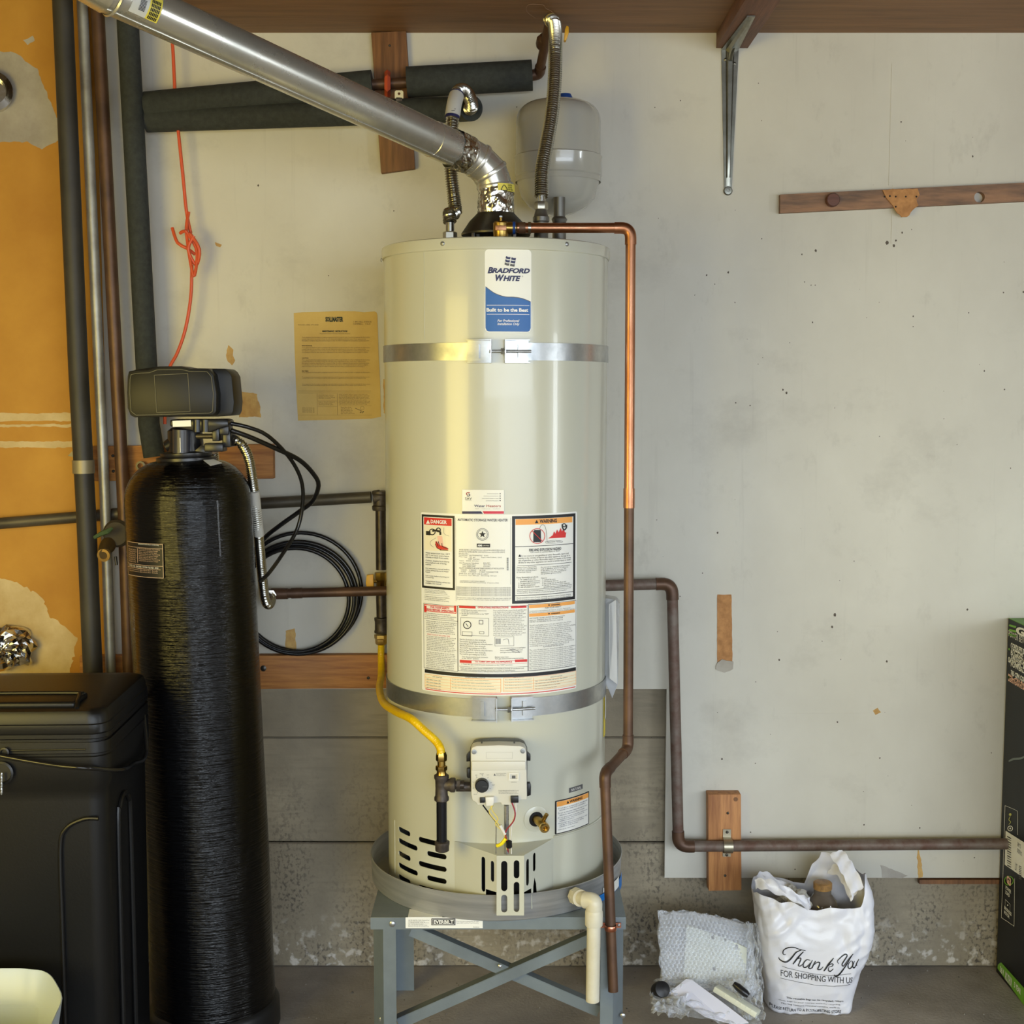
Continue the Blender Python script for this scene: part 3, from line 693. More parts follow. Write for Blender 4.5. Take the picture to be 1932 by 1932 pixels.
# gas riser beside the heater
yg = YD-.03
g = thing('gas_riser', 'black iron gas riser with brass shut-off valve on the wall left of the heater', 'gas pipe', P(718, 1215, yg))
MB().tube([P(706, 940, yg), P(718, 938, yg)], .020, 20).build('elbow', cast_iron, g)
MB().lathe([(.0205, 0), (.022, .004), (.022, .011), (.019, .014), (.019, .040), (.022, .044), (.022, .050)], P(718, 963, yg), (0, 0, 1), 24).build('elbow_body', cast_iron, g)
MB().cyl(P(718, 962, yg), P(719, 1075, yg), .0135, seg=24).build('nipple', black_iron, g)
MB().lathe([(.0150, 0), (.0160, .003), (.0150, .010), (.0125, .013), (.0130, .030), (.0150, .034), (.0165, .038), (.0160, .056)], P(719, 1120, yg), (0, 0, 1), 8).build('valve_body', brass, g)
MB().tube([P(713, 1097, yg-.006), P(704, 1097, yg-.006)], .005, 10).build('valve_stem', brass, g)
MB().prism([P(a, b, yg-.014) for a, b in ((692, 1085), (704, 1084), (705, 1104), (702, 1122), (694, 1121), (690, 1100))], (0, .012, 0)).build('valve_handle', yellow_pl, g, 30, .001)['label'] = 'yellow valve handle'
MB().cyl(P(719, 1119, yg), P(720, 1164, yg), .0135, seg=24).build('nipple', black_iron, g)
MB().lathe([(.0185, 0), (.0195, .004), (.0175, .008), (.0175, .030), (.0190, .034), (.0190, .040)], P(720, 1194, yg), (0, 0, 1), 24).build('coupling', cast_iron, g)
MB().lathe([(.013, 0), (.015, .004), (.015, .014), (.0175, .017), (.0175, .026)], P(719, 1216, yg), (0, 0, 1), 6).build('flare_nut', brass, g)

# copper pipe from softener to heater wall
yc = YD-.055
t = run('copper_pipe', 'short horizontal copper pipe between the softener hose and the gas valve', 'pipe', [P(505, 1121, yc), P(560, 1119, yc), P(760, 1114, yc)], .0125, .02, copper_brown)
MB().cyl(P(512, 1120.5, yc), P(543, 1120, yc), .0145).build('coupling', copper_brown, t)

# insulated pipes at the top
ta = thing('insulated_pipe', 'upper of two sloping pipes in black foam high on the wall', 'pipe', P(720, 190, YD-.05))
y1 = YD-.045
MB().tube([P(768, 155, y1), P(1004, 142, y1)], .0375, 28).build('foam_sleeve', foam_black, ta)
MB().tube([P(276, 202, y1), P(703, 161, y1)], .0375, 28).build('foam_sleeve', foam_black, ta)
MB().tube([P(690, 160, y1), P(780, 155, y1)], .013, 18).build('pipe', copper_brown, ta)
q, arcs = rounded([P(990, 144, y1), P(1017, 140, y1), P(1026, 95, YD-.11), P(1036, 45, YD-.16)], .014)
MB().tube(q, .0115, 20).build('riser', copper_brown, ta)
for a in arcs[:1]: fitting(a, .014, copper_brown, ta)
tb_ = thing('insulated_pipe', 'lower sloping pipe in black foam ending open near the flue', 'pipe', P(640, 235, YD-.05))
y2 = YD-.06
e0, e1 = P(276, 226, YD-.045), P(886, 205, YD-.09); d_ = (e1-e0).normalized()
lp_ = catmull([e0, P(700, 212, YD-.055), P(820, 208, YD-.065), P(868, 206, YD-.085), P(889, 204, YD-.135)], n=8)
MB().tube(lp_, .031, 28, caps=False).build('foam_sleeve', foam_black, tb_)
MB().tube([lp_[-3], lp_[-1]-(lp_[-1]-lp_[-2])*.1, lp_[-1]], [.012, .026, .031], 28, caps=False).build('foam_end', foam_black, tb_)
v_ = thing('shutoff_valve', 'brass shut-off with yellow lever above the heater under the shelf', 'valve', P(1040, 75, YD-.13))
MB().lathe([(.013, 0), (.017, .004), (.0195, .012), (.0195, .026), (.015, .032), (.013, .036)], P(1024, 92, YD-.10), (P(1036, 45, YD-.16)-P(1026, 95, YD-.11)), 24).build('body', copper_brown, v_)
MB().tube([P(1040, 72, YD-.12), P(1060, 70, YD-.12)], .007, 12).build('stem', steel_dark, v_)
MB().prism([P(a, b, YD-.13) for a, b in ((1064, 76), (1066, 55), (1069, 48), (1073, 50), (1073, 62), (1068, 76))], (0, .02, 0)).build('lever', yellow_pl, v_, 30, .001)

pc2 = thing('pipe_clip', 'small round metal clip on the wall board beside the foam pipe end', 'clip', P(265, 885, YD-.04))
MB().lathe([(.0075, 0), (.0125, .001), (.0125, .005), (.0075, .006), (.0075, 0)], P(266, 879, YD-.036), (0, -1, 0), 24, False, False).build('ring', mat('clip_metal', C(120, 114, 96), .5, .6), pc2)
MB().box(P(273, 884, YD-.032), (.012, .004, .010)).build('tab', MATS['clip_metal'], pc2)
tag(MB().prism([P(a, b, YD-.006) for a, b in ((128, 860), (140, 847), (150, 846), (152, 866))], (0, .003, 0)).build('metal_bracket', mat('clip_metal', C(120, 114, 96), .5, .6)), 'small grey metal corner plate peeking out behind the dark drain pipe', 'bracket')
tag(MB().tube(catmull([PZ(a, b, zs-.003) for a, b in ((1010, 34), (998, 26), (993, 18), (996, 10), (1005, 8), (1018, 9), (1026, 10), (1030, 16), (1040, 21), (1046, 27))], n=6), .0005, 5).build('loose_string', mat('string', C(150, 120, 96), .8)), 'thin loose string dangling under the shelf above the long hose', 'string')

# ================================================================ WATER HEATER
AX, AY, R = -0.037, 3.07, 0.2555
HS = CylS(AX, AY, R)
zlid = HS.cast(940, 469)[1]; ztop = HS.cast(940, 446)[1]; zstand = P(940, 1731, AY-.27).z; zpan = zstand+.002
zbot = zpan+.012; zsk = HS.cast(900, 1588)[1]
wh = thing('water_heater', 'tall grey-green gas water heater cylinder standing in the metal pan', 'water heater', (AX, AY, zbot))
MB().lathe([(R, zsk), (R, zlid+.004)], (AX, AY, 0), seg=160, cap0=False, cap1=False).build('jacket', heater_paint, wh)
MB().lathe([(R-.02, ztop+.000), (R-.001, ztop), (R+.0035, ztop-.002), (R+.0045, ztop-.006), (R+.0045, zlid), (R+.0025, zlid-.0015), (R, zlid-.0005)], (AX, AY, 0), seg=160, cap0=True, cap1=False).build('lid', heater_paint, wh)
for px, py in ((837, 460), (1067, 461)):
    u, v = HS.cast(px, py); screw(HS.pos(u, v, .0045), .0048, HS.pos(u, v, 1)-HS.pos(u, v, 0), steel_dark if 0 else zinc, wh)
u = R*math.radians(-86); screw(HS.pos(u, HS.cast(735, 483)[1], .0045), .0048, HS.pos(u, 0, 1)-HS.pos(u, 0, 0), zinc, wh)
# lower skirt with louvre slots and the opening behind the access cover
k2 = 3.788
def S2(x, y): return HS.cast(690+x/k2, 1280+y/k2)
slots = []
for x0, x1, y0, y1 in ((235, 318, 1076, 1110), (235, 370, 1160, 1210), (235, 320, 1245, 1290), (235, 372, 1330, 1393), (235, 320, 1415, 1457),
                       (378, 580, 1144, 1196), (438, 578, 1248, 1278), (378, 578, 1318, 1368), (438, 578, 1420, 1456), (378, 578, 1494, 1535)):
    a, b = S2(x0, y0), S2(x1, y1); v = (a[1]+b[1])/2; slots.append(capsule(a[0], v-.0058, b[0], v+.0058))
ul = S2(640, 1165); ur = S2(1335, 1140)
zdt = (ul[1]+ur[1])/2
op = [(ul[0]+.010, zbot+.006), (ur[0]-.010, zbot+.006), (ur[0]-.010, zdt-.012), (ul[0]+.010, zdt-.012)]
UM = PI*R*.999
cuts = [UM*(-1+2*i/150.0) for i in range(1, 150)]
holed_plate([(-UM, zbot), (UM, zbot), (UM, zsk), (-UM, zsk)], slots+[op], lambda a, b, o: HS.pos(a, b, o), .0015, cuts, 'lower_skirt', heater_paint, wh)
MB().lathe([(R-.045, zbot), (R-.045, zsk+.05)], (AX, AY, 0), seg=64).build('combustion_chamber', dark_void, wh)
# rolled lip above the skirt on the right, and the vertical jacket seam on the left
n = 60; a0, a1 = (ur[0]+.002)/R, math.radians(178)
MB().tube([Vector((AX+(R+.001)*math.sin(a0+(a1-a0)*k/n), AY-(R+.001)*math.cos(a0+(a1-a0)*k/n), zsk)) for k in range(n+1)], .0028, 8).build('jacket_lip', heater_paint, wh)
us = S2(208, 1200)[0]
MB().box((0, 0, 0), (1, 1, 1)); mb = MB()
for uu, z0, z1 in ((us, zbot, zsk), (HS.cast(800, 560)[0], HS.cast(800, 640)[1], zlid), ):
    c = HS.pos(uu, (z0+z1)/2, .0003); t_ = uu/R; MB().box(c, (.0022, .0012, z1-z0), Matrix.Rotation(t_, 3, 'Z')).build('jacket_seam', heater_paint, wh)
# access cover: wedge standing out to a perforated front plate
YP = AY-R-.055; SPL = PlaneS((0, YP, 0), (1, 0, 0), (0, 0, 1), (0, -1, 0))
def SP2(x, y): return SPL.cast(690+x/k2, 1280+y/k2)
pl, pt = SP2(936, 1266); pr2, _ = SP2(1130, 1262); _, pbz = SP2(1000, 1693)
zc = zbot+.012; Al, Ar = HS.pos(ul[0]-.001, 0, .001), HS.pos(ur[0]+.001, 0, .001)
cov = MB()
arc = [HS.pos(ul[0]+(ur[0]-ul[0])*k/16, zdt, .0008) for k in range(17)]
Bl, Br = Vector((pl, YP+.001, pt)), Vector((pr2, YP+.001, pt))
V = arc+[Bl, Br]; Fc = []
for k in range(8): Fc.append([k, k+1, 17])
for k in range(8, 16): Fc.append([k, k+1, 18])
Fc.append([8, 18, 17])
# leave a dark gap next to the plate for the wires
make('access_cover', V+[v+Vector((0, .0015, -.0015)) for v in V], Fc+[[i+19 for i in f][::-1] for f in Fc], heater_paint, wh, 20)
def side(A, B, name, holes, flip):
    def mp(a, b, o):   # a: 0 at the jacket, 1 at the plate; b: 0 top, 1 bottom
        top = Vector((A.x, A.y, zdt)).lerp(B, a); bot = Vector((A.x, A.y, zc)).lerp(Vector((B.x, B.y, zc)), a)
        n_ = Vector((B.x-A.x, B.y-A.y, 0)).normalized(); n_ = Vector((n_.y, -n_.x, 0)) if not flip else Vector((-n_.y, n_.x, 0))
        return top.lerp(bot, b)+n_*o
    holed_plate([(0, 0), (1, 0), (1, .64), (.74, .64), (.74, 1), (0, 1)], holes, mp, .0012, [], name, heater_paint, wh)
side(Al, Bl, 'access_cover_side', [capsule(.64, .10, .73, .70), capsule(.86, .12, .94, .48), [(.60, .995), (.60, .84), (.65, .80), (.70, .86), (.70, .995)]], False)
side(Ar, Br, 'access_cover_side', [capsule(.82, .10, .92, .56), capsule(.60, .06, .69, .38), [(.52, .995), (.58, .60), (.64, .48), (.68, .62), (.70, .995)]], True)
hol = []
for x0, x1, y0, y1 in ((968, 1012, 1303, 1520), (968, 1012, 1545, 1672), (1058, 1098, 1298, 1428), (1058, 1098, 1453, 1668)):
    a, b = SP2(x0, y0), SP2(x1, y1); hol.append(capsule(a[0], b[1], b[0], a[1]))
pl2, pr3 = pl-.0005, pr2+.0005
holed_plate([(pl2, pbz), (pr3, pbz), (pr3, pt), (pl2, pt)], hol, lambda a, b, o: Vector((a, YP-o-.001, b)), .0012, [], 'perforated_plate', heater_paint, wh)
MB().box((pr3-.0006, YP+.008, (pt+pbz)/2), (.0012, .016, pt-pbz)).build('plate_flange', heater_paint, wh)
MB().box((pl2+.0006, YP+.008, (pt+pbz)/2), (.0012, .016, pt-pbz)).build('plate_flange', heater_paint, wh)
MB().box(((pl+pr2)/2, AY-R+.02, zc+.06), (.10, .02, .10)).build('burner_box', dark_void, wh)

# ---- printed labels on the jacket
pt_ = Print(HS, 780, 900, 4.494)
la = label_plate(pt_, 70, 294, 1382, 1796, 'instruction_label', white_label, wh, .004, off=.0003); la['label'] = 'large white instruction label with red, orange and black boxes'
B = .0010
pt_.base = .0003; LY = 3
pt_.uvrect  # (printing sits on the label face)
def r(x0, y0, x1, y1, m, l=3): pt_.rect(x0, y0, x1, y1, m, l)
def f(x0, y0, x1, y1, t, m, l=3): pt_.frame(x0, y0, x1, y1, t, m, l)
def t(s, x0, y0, x1, y1, m=ink, l=5, b=0.0, sh=0.0, al='CENTER', res=2): pt_.text(s, x0, y0, x1, y1, m, l, b, sh, al, res)
def p(s, x0, y0, x1, y1, m, n, ch, b=.0): pt_.para(s, x0, y0, x1, y1, m, n, ch, 5, b)
# DANGER panel
f(74, 322, 352, 948, 18, ink); r(92, 347, 325, 408, ink_red)
t('DANGER', 150, 364, 286, 396, ink_white, b=.03); pt_.poly([(110, 395), (127, 362), (144, 395)], ink_white, 5)
r(94, 410, 325, 625, ink_cream, 3)
pt_.stroke([(165, 462), (180, 452), (225, 462), (232, 490)], 16, ink, 5); pt_.disc(215, 448, 16, ink, 5, ring=9); pt_.disc(163, 465, 24, ink, 5, ring=8)
r(110, 458, 148, 492, ink, 5); pt_.stroke([(262, 428), (264, 480), (305, 500)], 2, ink_grey, 5); pt_.stroke([(195, 515), (150, 545), (150, 575), (175, 595)], 2, ink_grey, 5)
pt_.poly([(205, 500), (246, 500), (258, 590), (222, 600)], ink_pink, 5)
pt_.stroke([(195, 545), (215, 590), (255, 600), (298, 610)], (10, 34), ink_red, 6)
for q in (((190, 565), (205, 600), (240, 618)), ((196, 545), (215, 590)), ((215, 545), (226, 585)), ((245, 560), (252, 590), (298, 605)), ((230, 618), (298, 622))): pt_.stroke(q, 5, ink, 7)
t('Water temperature over 125\u00b0F\n(52\u00b0C) can cause severe burns\ninstantly or death from scalds.', 106, 640, 312, 694, al='LEFT')
t('Children, disabled and elderly\nare at highest risk of being\nscalded.', 106, 706, 306, 752, al='LEFT')
t('See instruction manual before\nsetting temperature at water\nheater.', 106, 772, 308, 816, al='LEFT')
t('Feel water before bathing or\nshowering.', 106, 836, 306, 862, al='LEFT')
t('Temperature limiting valves are\navailable, see manual.', 106, 882, 314, 912, al='LEFT')
p('Water temperature limiting valves available see manual', 98, 955, 290, 990, ink_grey, 3, 44); p('installation and operating instructions', 98, 1012, 308, 1052, ink_grey, 3, 44)
pt_.rect(98, 1001, 308, 1003, ink_grey, 3)
# centre panel
t('AUTOMATIC STORAGE WATER HEATER', 376, 352, 800, 374, ink_grey, b=.02)
for rr in (50, 40): pt_.disc(586, 486, rr, ink, 5, 28, ring=3)
star = []
for k in range(10): a = -PI/2+PI*k/5; q = 31 if k % 2 == 0 else 13; star.append((586+q*math.cos(a), 486+q*math.sin(a)))
for k in range(5): pt_.poly([star[2*k], star[(2*k+1) % 10], (586, 486), star[(2*k-1) % 10]], ink, 5)
r(538, 565, 651, 596, ink, 3); t('ASME', 545, 572, 583, 588, ink_white, b=.04); t('CERTIFIED', 588, 578, 644, 585, ink_white)
p('WATER HEATER CORPORATION www. LANCASTER AVENUE MIDDLEVILLE MI 49333 USA', 388, 612, 775, 640, ink_grey, 2, 56)
t('Model No.', 388, 645, 470, 654, ink_grey); t('Serial No.  AUTOMATIC  C/N:', 388, 659, 636, 668, ink_grey)
t('Max. Cap.   50  gal         Type: NATURAL GAS', 388, 674, 748, 684, ink_grey); t('189 litres', 468, 690, 560, 700, ink_grey)
t('Input:   40000  BTU/hr', 392, 706, 555, 716, ink_grey)
t('Gas Pressures: Manifold\n      Inlet Supply Max.\n      Inlet Supply Min.', 392, 724, 552, 764, ink_grey, al='LEFT'); t('4.0 In WC\n10.5 In WC\n5.0 In WC', 592, 724, 656, 764, ink_grey, al='LEFT')
t('ALLOW CLEARANCES AROUND SURROUNDINGS AT INSTALLATION', 390, 766, 766, 778, ink_grey)
t('0 REAR     0 ROOF      18 TOP\n0 SIDE     4 FRONT     6 VENT CONNECTOR', 404, 784, 720, 808, ink_grey, al='LEFT')
t('ANSI Z21.10.1-2017 CSA 4.1-2017', 388, 814, 636, 824, ink_grey); t('Pressure: Test 300 psi   Working 150 psi', 388, 830, 704, 840, ink_grey)
t('CATEGORY I NATURAL DRAFT\nFOR ALTITUDE INSTALLATIONS  7 Feet 2 x 2022', 396, 878, 724, 898, ink_grey, al='LEFT')
for k in range(22): r(790, 682+k*5.1, 806, 682+k*5.1+(3 if k % 3 else 1.6), ink, 5)
p('REFERENCE ADDENDUM OF THE RATINGS AND CERTIFICATION PRODUCT SAFETY OF GAS WATER HEATERS', 368, 930, 826, 1006, ink_grey, 6, 84)
p('This water heater complies with the applicable requirements of', 368, 1018, 828, 1044, ink_grey, 2, 92)
r(360, 345, 361.5, 1050, ink_grey); r(824, 345, 825.5, 910, ink_grey)
# WARNING panel
f(836, 319, 1370, 1054, 24, ink); r(866, 347, 1345, 395, ink_orange)
t('WARNING', 1068, 356, 1214, 388, ink, b=.03); pt_.poly([(1028, 392), (1043, 362), (1058, 392)], ink, 5)
pt_.poly([(1015, 462), (1025, 448), (1078, 448), (1080, 552), (1015, 552)], ink, 5); pt_.disc(1048, 500, 63, ink_red, 7, 28, ring=5); pt_.stroke([(1003, 456), (1093, 546)], 5, ink_red, 8)
pt_.stroke([(1068, 440), (1078, 412), (1100, 405), (1118, 430), (1128, 500), (1130, 540)], 2.5, ink, 5)
pt_.poly([(1140, 520), (1180, 492), (1190, 460), (1202, 480), (1215, 445), (1228, 470), (1245, 430), (1256, 460), (1272, 440), (1282, 470), (1292, 468), (1286, 512)], ink_red, 5)
pt_.stroke([(1258, 400), (1262, 430), (1275, 448), (1292, 430), (1294, 405)], 11, ink, 6); pt_.disc(1274, 408, 13, ink, 6, ring=7)
pt_.stroke([(1120, 545), (1180, 535), (1250, 540), (1258, 552), (1190, 562), (1125, 562), (1120, 545)], 2, ink_grey, 5); t('Flammable Vapors', 1128, 541, 1250, 556, ink)
r(862, 574, 1352, 602-26+3, ink)
t('FIRE AND EXPLOSION HAZARD', 980, 600, 1250, 624, ink, b=.02); t('Can result in serious injury or death', 990, 626, 1238, 640, ink)
pt_.poly([(888, 676), (900, 654), (912, 676)], ink, 5)
t('   Do not store or use gasoline or other flammable vapors and\nliquids in the vicinity of this or any other appliance. Storage of or\nuse of gasoline or other flammable vapors or liquids in the vicinity\nof this or any other appliance can result in serious injury or death.', 888, 650, 1332, 722, ink, al='LEFT')
r(882, 735, 1338, 738.5, ink)
t('Vapors from flammable\nliquids can explode and\ncatch fire causing death\nor serious injury.', 874, 758, 1042, 812, al='LEFT'); t('Do not use or store flammable products\nsuch as gasoline, solvents or adhesives\nin the same room or area near this\nappliance or any other appliance or\nany possible ignition source.', 1078, 750, 1322, 818, al='LEFT')
t('Keep flammable products:\n   1. far away from any\n      possible ignition source,\n   2. in approved containers,\n   3. tightly closed and\n   4. out of children\'s reach.', 874, 842, 1072, 936, al='LEFT')
t('Vapors:\n  1. cannot be seen,\n  2. are heavier than air,\n  3. go a long way on the floor and\n  4. can be carried from other rooms to\n     possible ignition sources by air currents.', 1080, 840, 1340, 930, al='LEFT')
r(876, 938, 1340, 941, ink); p('Water heaters in residential garages must be installed and located to prevent accidental fires', 876, 946, 1332, 976, ink_grey, 2, 72); r(862, 985, 1356, 990, ink)
p('Read and follow water heater warnings and instructions if unsafe installing', 876, 1002, 1330, 1034, ink_grey, 2, 72)
# lower panels
f(90, 1080, 378, 1634, 3, ink); f(378, 1088, 972, 1644, 3, ink); f(972, 1060, 1376, 1618, 3, ink)
f(94, 1088, 366, 1146, 6, ink_red, 4); r(94, 1090, 114, 1144, ink_red, 4); r(346, 1090, 366, 1144, ink_red, 4); t('FOR YOUR SAFETY\nREAD BEFORE OPERATING', 118, 1098, 342, 1138, ink_red, b=.03)
p('If you do not follow these instructions exactly a fire or explosion may result', 100, 1156, 366, 1202, ink, 3, 54); r(94, 1190+18, 376, 1193+18, ink)
p('Before operating smell all around the appliance area for gas. Be sure to smell next to the floor because some gas is heavier than air', 112, 1222, 368, 1328, ink, 7, 44)
t('WHAT TO DO IF YOU SMELL GAS', 120, 1335, 312, 1346, ink_red); p('Do not try to light any appliance. Do not touch any electric switch. Immediately call your gas supplier', 116, 1352, 366, 1478, ink, 9, 44)
p('Use only your hand to push in or turn the gas control knob. Never use tools. Do not use this appliance if any part has been under water', 112, 1486, 368, 1632, ink, 10, 44)
r(388, 1092, 528, 1112, ink_red); r(826, 1090, 958, 1110, ink_red); t('OPERATING INSTRUCTIONS', 546, 1096, 806, 1112, ink_red, b=.03)
t('1. STOP! Read the safety information\n    to the left on this label.\n2. Set the gas control knob to the "OFF"\n    position.', 394, 1124, 640, 1180, al='LEFT')
f(402, 1192, 640, 1345, 2.5, ink_grey, 5); pt_.disc(458, 1253, 31, ink, 5, ring=7); pt_.stroke([(446, 1240), (466, 1268)], 5, ink, 6); f(556, 1212, 592, 1248, 4, ink, 5); f(415, 1310, 500, 1348, 3, ink_grey, 5); f(560, 1308, 600, 1330, 3, ink_grey, 5)
p('Press and hold in gas control knob until the pilot is lit. If pilot does not light repeat steps until it does', 678, 1122, 958, 1345, ink, 15, 46)
f(690, 1352, 852, 1432, 2, ink_grey, 5)
for k in range(5): r(698+k*9, 1368, 702+k*9, 1415, ink_grey, 5)
pt_.stroke([(760, 1380), (800, 1372), (810, 1420)], 3, ink_grey, 5); pt_.stroke([(790, 1470), (850, 1460), (900, 1485), (850, 1480), (820, 1465)], 3, ink_grey, 5); p('access panel igniter burner', 736, 1440, 950, 1492, ink_grey, 3, 42)
p('Wait five (5) minutes to clear out any gas. Then smell for gas including near the floor. If you smell gas STOP. Follow the safety information', 394, 1372, 670, 1512, ink, 8, 44)
t('Turn the gas control knob clockwise\nto the "PILOT" position.', 412, 1520, 632, 1546, al='LEFT'); t('Replace outer door.\nTurn gas control knob to desired setting.', 690, 1518, 934, 1544, al='LEFT')
r(394, 1552, 494, 1574, ink_red); r(860, 1546, 964, 1568, ink_red); t('TO TURN OFF GAS TO APPLIANCE', 520, 1555, 836, 1571, ink_red, b=.03); r(394, 1550, 964, 1552.5, ink_red); r(394, 1574, 964, 1576.5, ink_red)
t('1. Turn the gas control knob clockwise to the "OFF" position.', 410, 1583, 842, 1595); r(390, 1603, 968, 1605, ink)
t('Read and follow water heater WARNINGS and INSTRUCTIONS. If installation and\noperation instructions are missing, contact the installer or manufacturer.', 402, 1612, 934, 1640, al='LEFT')
for y0, y1 in ((1066, 1100), (1140, 1172)):
    r(980, y0, 1366, y1-6, ink_orange); pt_.poly([(1138, y1-10), (1147, y0+8), (1156, y1-10)], ink, 5); t('WARNING', 1164, y0+9, 1240, y1-12, ink, b=.03)
t('FOR YOUR SAFETY', 1114, 1096, 1250, 1110); p('Combustion and ventilation air must be adequate. Explosion or fire hazard', 980, 1114, 1364, 1140, ink_grey, 2, 62)
p('ANY WATER USE MAY CAUSE BURNS. Hot water can be dangerous. WARNING: Burns may occur', 982, 1180, 1280, 1225, ink, 3, 46)
p('Should overheating occur or the gas supply fail to shut off turn off the manual gas control valve to the appliance. Insulation jackets and flammable vapors may cause explosion', 982, 1232, 1368, 1420, ink_grey, 12, 62)
t('FLAMMABLE WATER HEATER', 1098, 1424, 1270, 1434, ink); p('The water heater must be drained and refilled only per installation instructions and local codes before it is placed back in service', 982, 1440, 1366, 1625, ink_grey, 12, 62)
r(98, 1619, 1376, 1648, ink); t('CONTROL DIAGNOSTIC CODES', 536, 1649, 826, 1666, ink_white, b=.04)
r(100, 1656, 1376, 1768, ink_cream, 3); f(100, 1688, 742, 1804, 3, ink_orange, 4); f(764, 1671, 1376, 1790, 3, ink_orange, 4)
t('LED STATUS', 166, 1692, 244, 1700, ink_grey); t('OPERATIONAL STATUS', 440, 1694, 608, 1703, ink_grey); t('LED STATUS', 848, 1692, 936, 1700, ink_grey); t('ERROR STATUS', 1160, 1686, 1258, 1694, ink_grey)
for k in range(4):
    y = 1708+k*24; r(102, y, 316, y+2, ink_orange, 4); r(316, y, 740, y+2, ink_orange, 4); r(766, y-4, 1374, y-2, ink_orange, 4)
    p('LED Status blinks', 114, y+7, 236, y+16, ink_grey, 1, 22); p('The gas valve indicator blinks while a current heat demand is present', 328, y+7, 640+20*k, y+16, ink_grey, 1, 62)
    p('Four flashes and three second pause', 778, y+2, 1000, y+11, ink_grey, 1, 36); p('Gas control valve fault call service', 1030, y, 1300-30*k, y+9, ink_grey, 1, 44)
r(314, 1706, 317, 1806, ink_orange, 4); r(1015, 1700, 1018, 1800, ink_orange, 4); r(104, 1783, 1372, 1790, ink_red)
pt_.flush(la)
# brand decal at the top
pb = Print(HS, 700, 440, 3.7154, .0003)
bd = label_plate(pb, 798, 115, 1123, 695, 'brand_decal', white_label, wh, .008, off=.0003); bd['label'] = 'white and blue upright decal near the top'
u0, v0, u1, v1 = pb.box(803, 120, 1118, 690); n = 40; wv = []
def wave(q): # crop y of the blue edge for q in 0..1
    T = ((-.2, 330), (0, 378), (.2, 424), (.42, 448), (.62, 451), (.8, 459), (1, 482), (1.2, 515))
    for i in range(1, 6):
        if q <= T[i+1][0]:
            (a, b), (c, d_), (e, g), (h, k) = T[i-1:i+3]; t_ = (q-c)/(e-c); return .5*(2*d_+(g-b)*t_+(2*b-5*d_+4*g-k)*t_*t_+(3*d_-b-3*g+k)*t_**3)
mbv = pb.mb(ink_blue); V = []; rc = .0075
zz = lambda y: v1+(v0-v1)*(y-120)/570.0
for i in range(n+1):
    q = i/n; x = u0+(u1-u0)*q; d = min(x-u0, u1-x); bot = v0+(rc-math.sqrt(max(0, rc*rc-(rc-d)**2)) if d < rc else 0)
    V += [HS.pos(x, zz(wave(q)), .0012), HS.pos(x, bot, .0012)]
mbv.add(V, [(2*i, 2*i+1, 2*i+3, 2*i+2) for i in range(n)])
mbg = pb.mb(ink_grey); V = []
for i in range(n+1):
    q = i/n; x = u0+(u1-u0)*q; V += [HS.pos(x, zz(wave(q)-5), .0011), HS.pos(x, zz(wave(q)+1), .0011)]
mbg.add(V, [(2*i, 2*i+1, 2*i+3, 2*i+2) for i in range(n)])
for (a, xa, xb, ya, yb) in (('B', 817, 856, 238, 282), ('RADFORD', 848, 1112, 246, 282), ('W', 872, 934, 290, 336), ('HITE', 926, 1048, 298, 336)):
    pb.text(a, xa, ya, xb, yb, ink_navy, 5, .045, .28, 'LEFT', 3)
for k in range(3):
    c = ink_navy if k < 2 else ink_grey
    for j in range(2):
        x0, x1 = 943+j*38-k*4, 976+j*38-k*4; y = 166+k*22
        pb.poly([(x0+4, y-6+j*9), (x0+18, y+2+j*6), (x1+2, y+2+j*6), (x1-2, y+18+j*8), (x0+16, y+17+j*6), (x0, y+10+j*9)], c if (k+j) % 2 == 0 or k == 1 else ink_navy if k < 2 else ink_grey, 5)
pb.text('\u00ae', 1056, 298, 1066, 308, ink_grey, 5)
for y in (505, 568): pb.rect(812, y, 1108, y+3, ink_white, 6)
pb.text('Built to be the Best', 810, 526, 1100, 552, ink_white, 6, .035, 0, 'LEFT', 3)
pb.text('For Professional\nInstallation Only', 886, 605, 1040, 650, ink_white, 6, .02, .25, 'LEFT', 3)
pb.flush(bd)
# small warning label and plate, lower right
pw = Print(HS, 860, 1390, 7.4308, .0003)
u0a, v1a = pw.c(1388, 895); u1a, v1b = pw.c(1864, 765); u0b, v0b = pw.c(1388, 1365); u1b, v0c = pw.c(1864, 1225)
Uw0, Uw1, Vw0, Vw1 = (u0a+u0b)/2, (u1a+u1b)/2, (v0b+v0c)/2, (v1a+v1b)/2
class Sub:
    """rectangle on the jacket addressed 0..100"""
    def __init__(s, a, b, c, d): s.q = (a, b, c, d)
    def cast(s, x, y): a, b, c, d = s.q; return a+(c-a)*x/100, d+(b-d)*y/100
    def pos(s, u, v, off=0): return HS.pos(u, v, off)
ps = Print(Sub(Uw0, Vw0, Uw1, Vw1), 0, 0, 1, .0003)
wl = label_plate(ps, 0, 0, 100, 100, 'warning_label', ink, wh, .002, off=.0003); wl['label'] = 'small warning label with an orange header, lower right'
ps.rect(3.5, 3, 96.5, 97, white_label, 4); ps.rect(4, 3.5, 96, 18, ink_orange, 5); ps.text('WARNING', 36, 6.5, 74, 15, ink, 7, .03); ps.poly([(28, 15), (31.5, 6.5), (35, 15)], ink, 7)
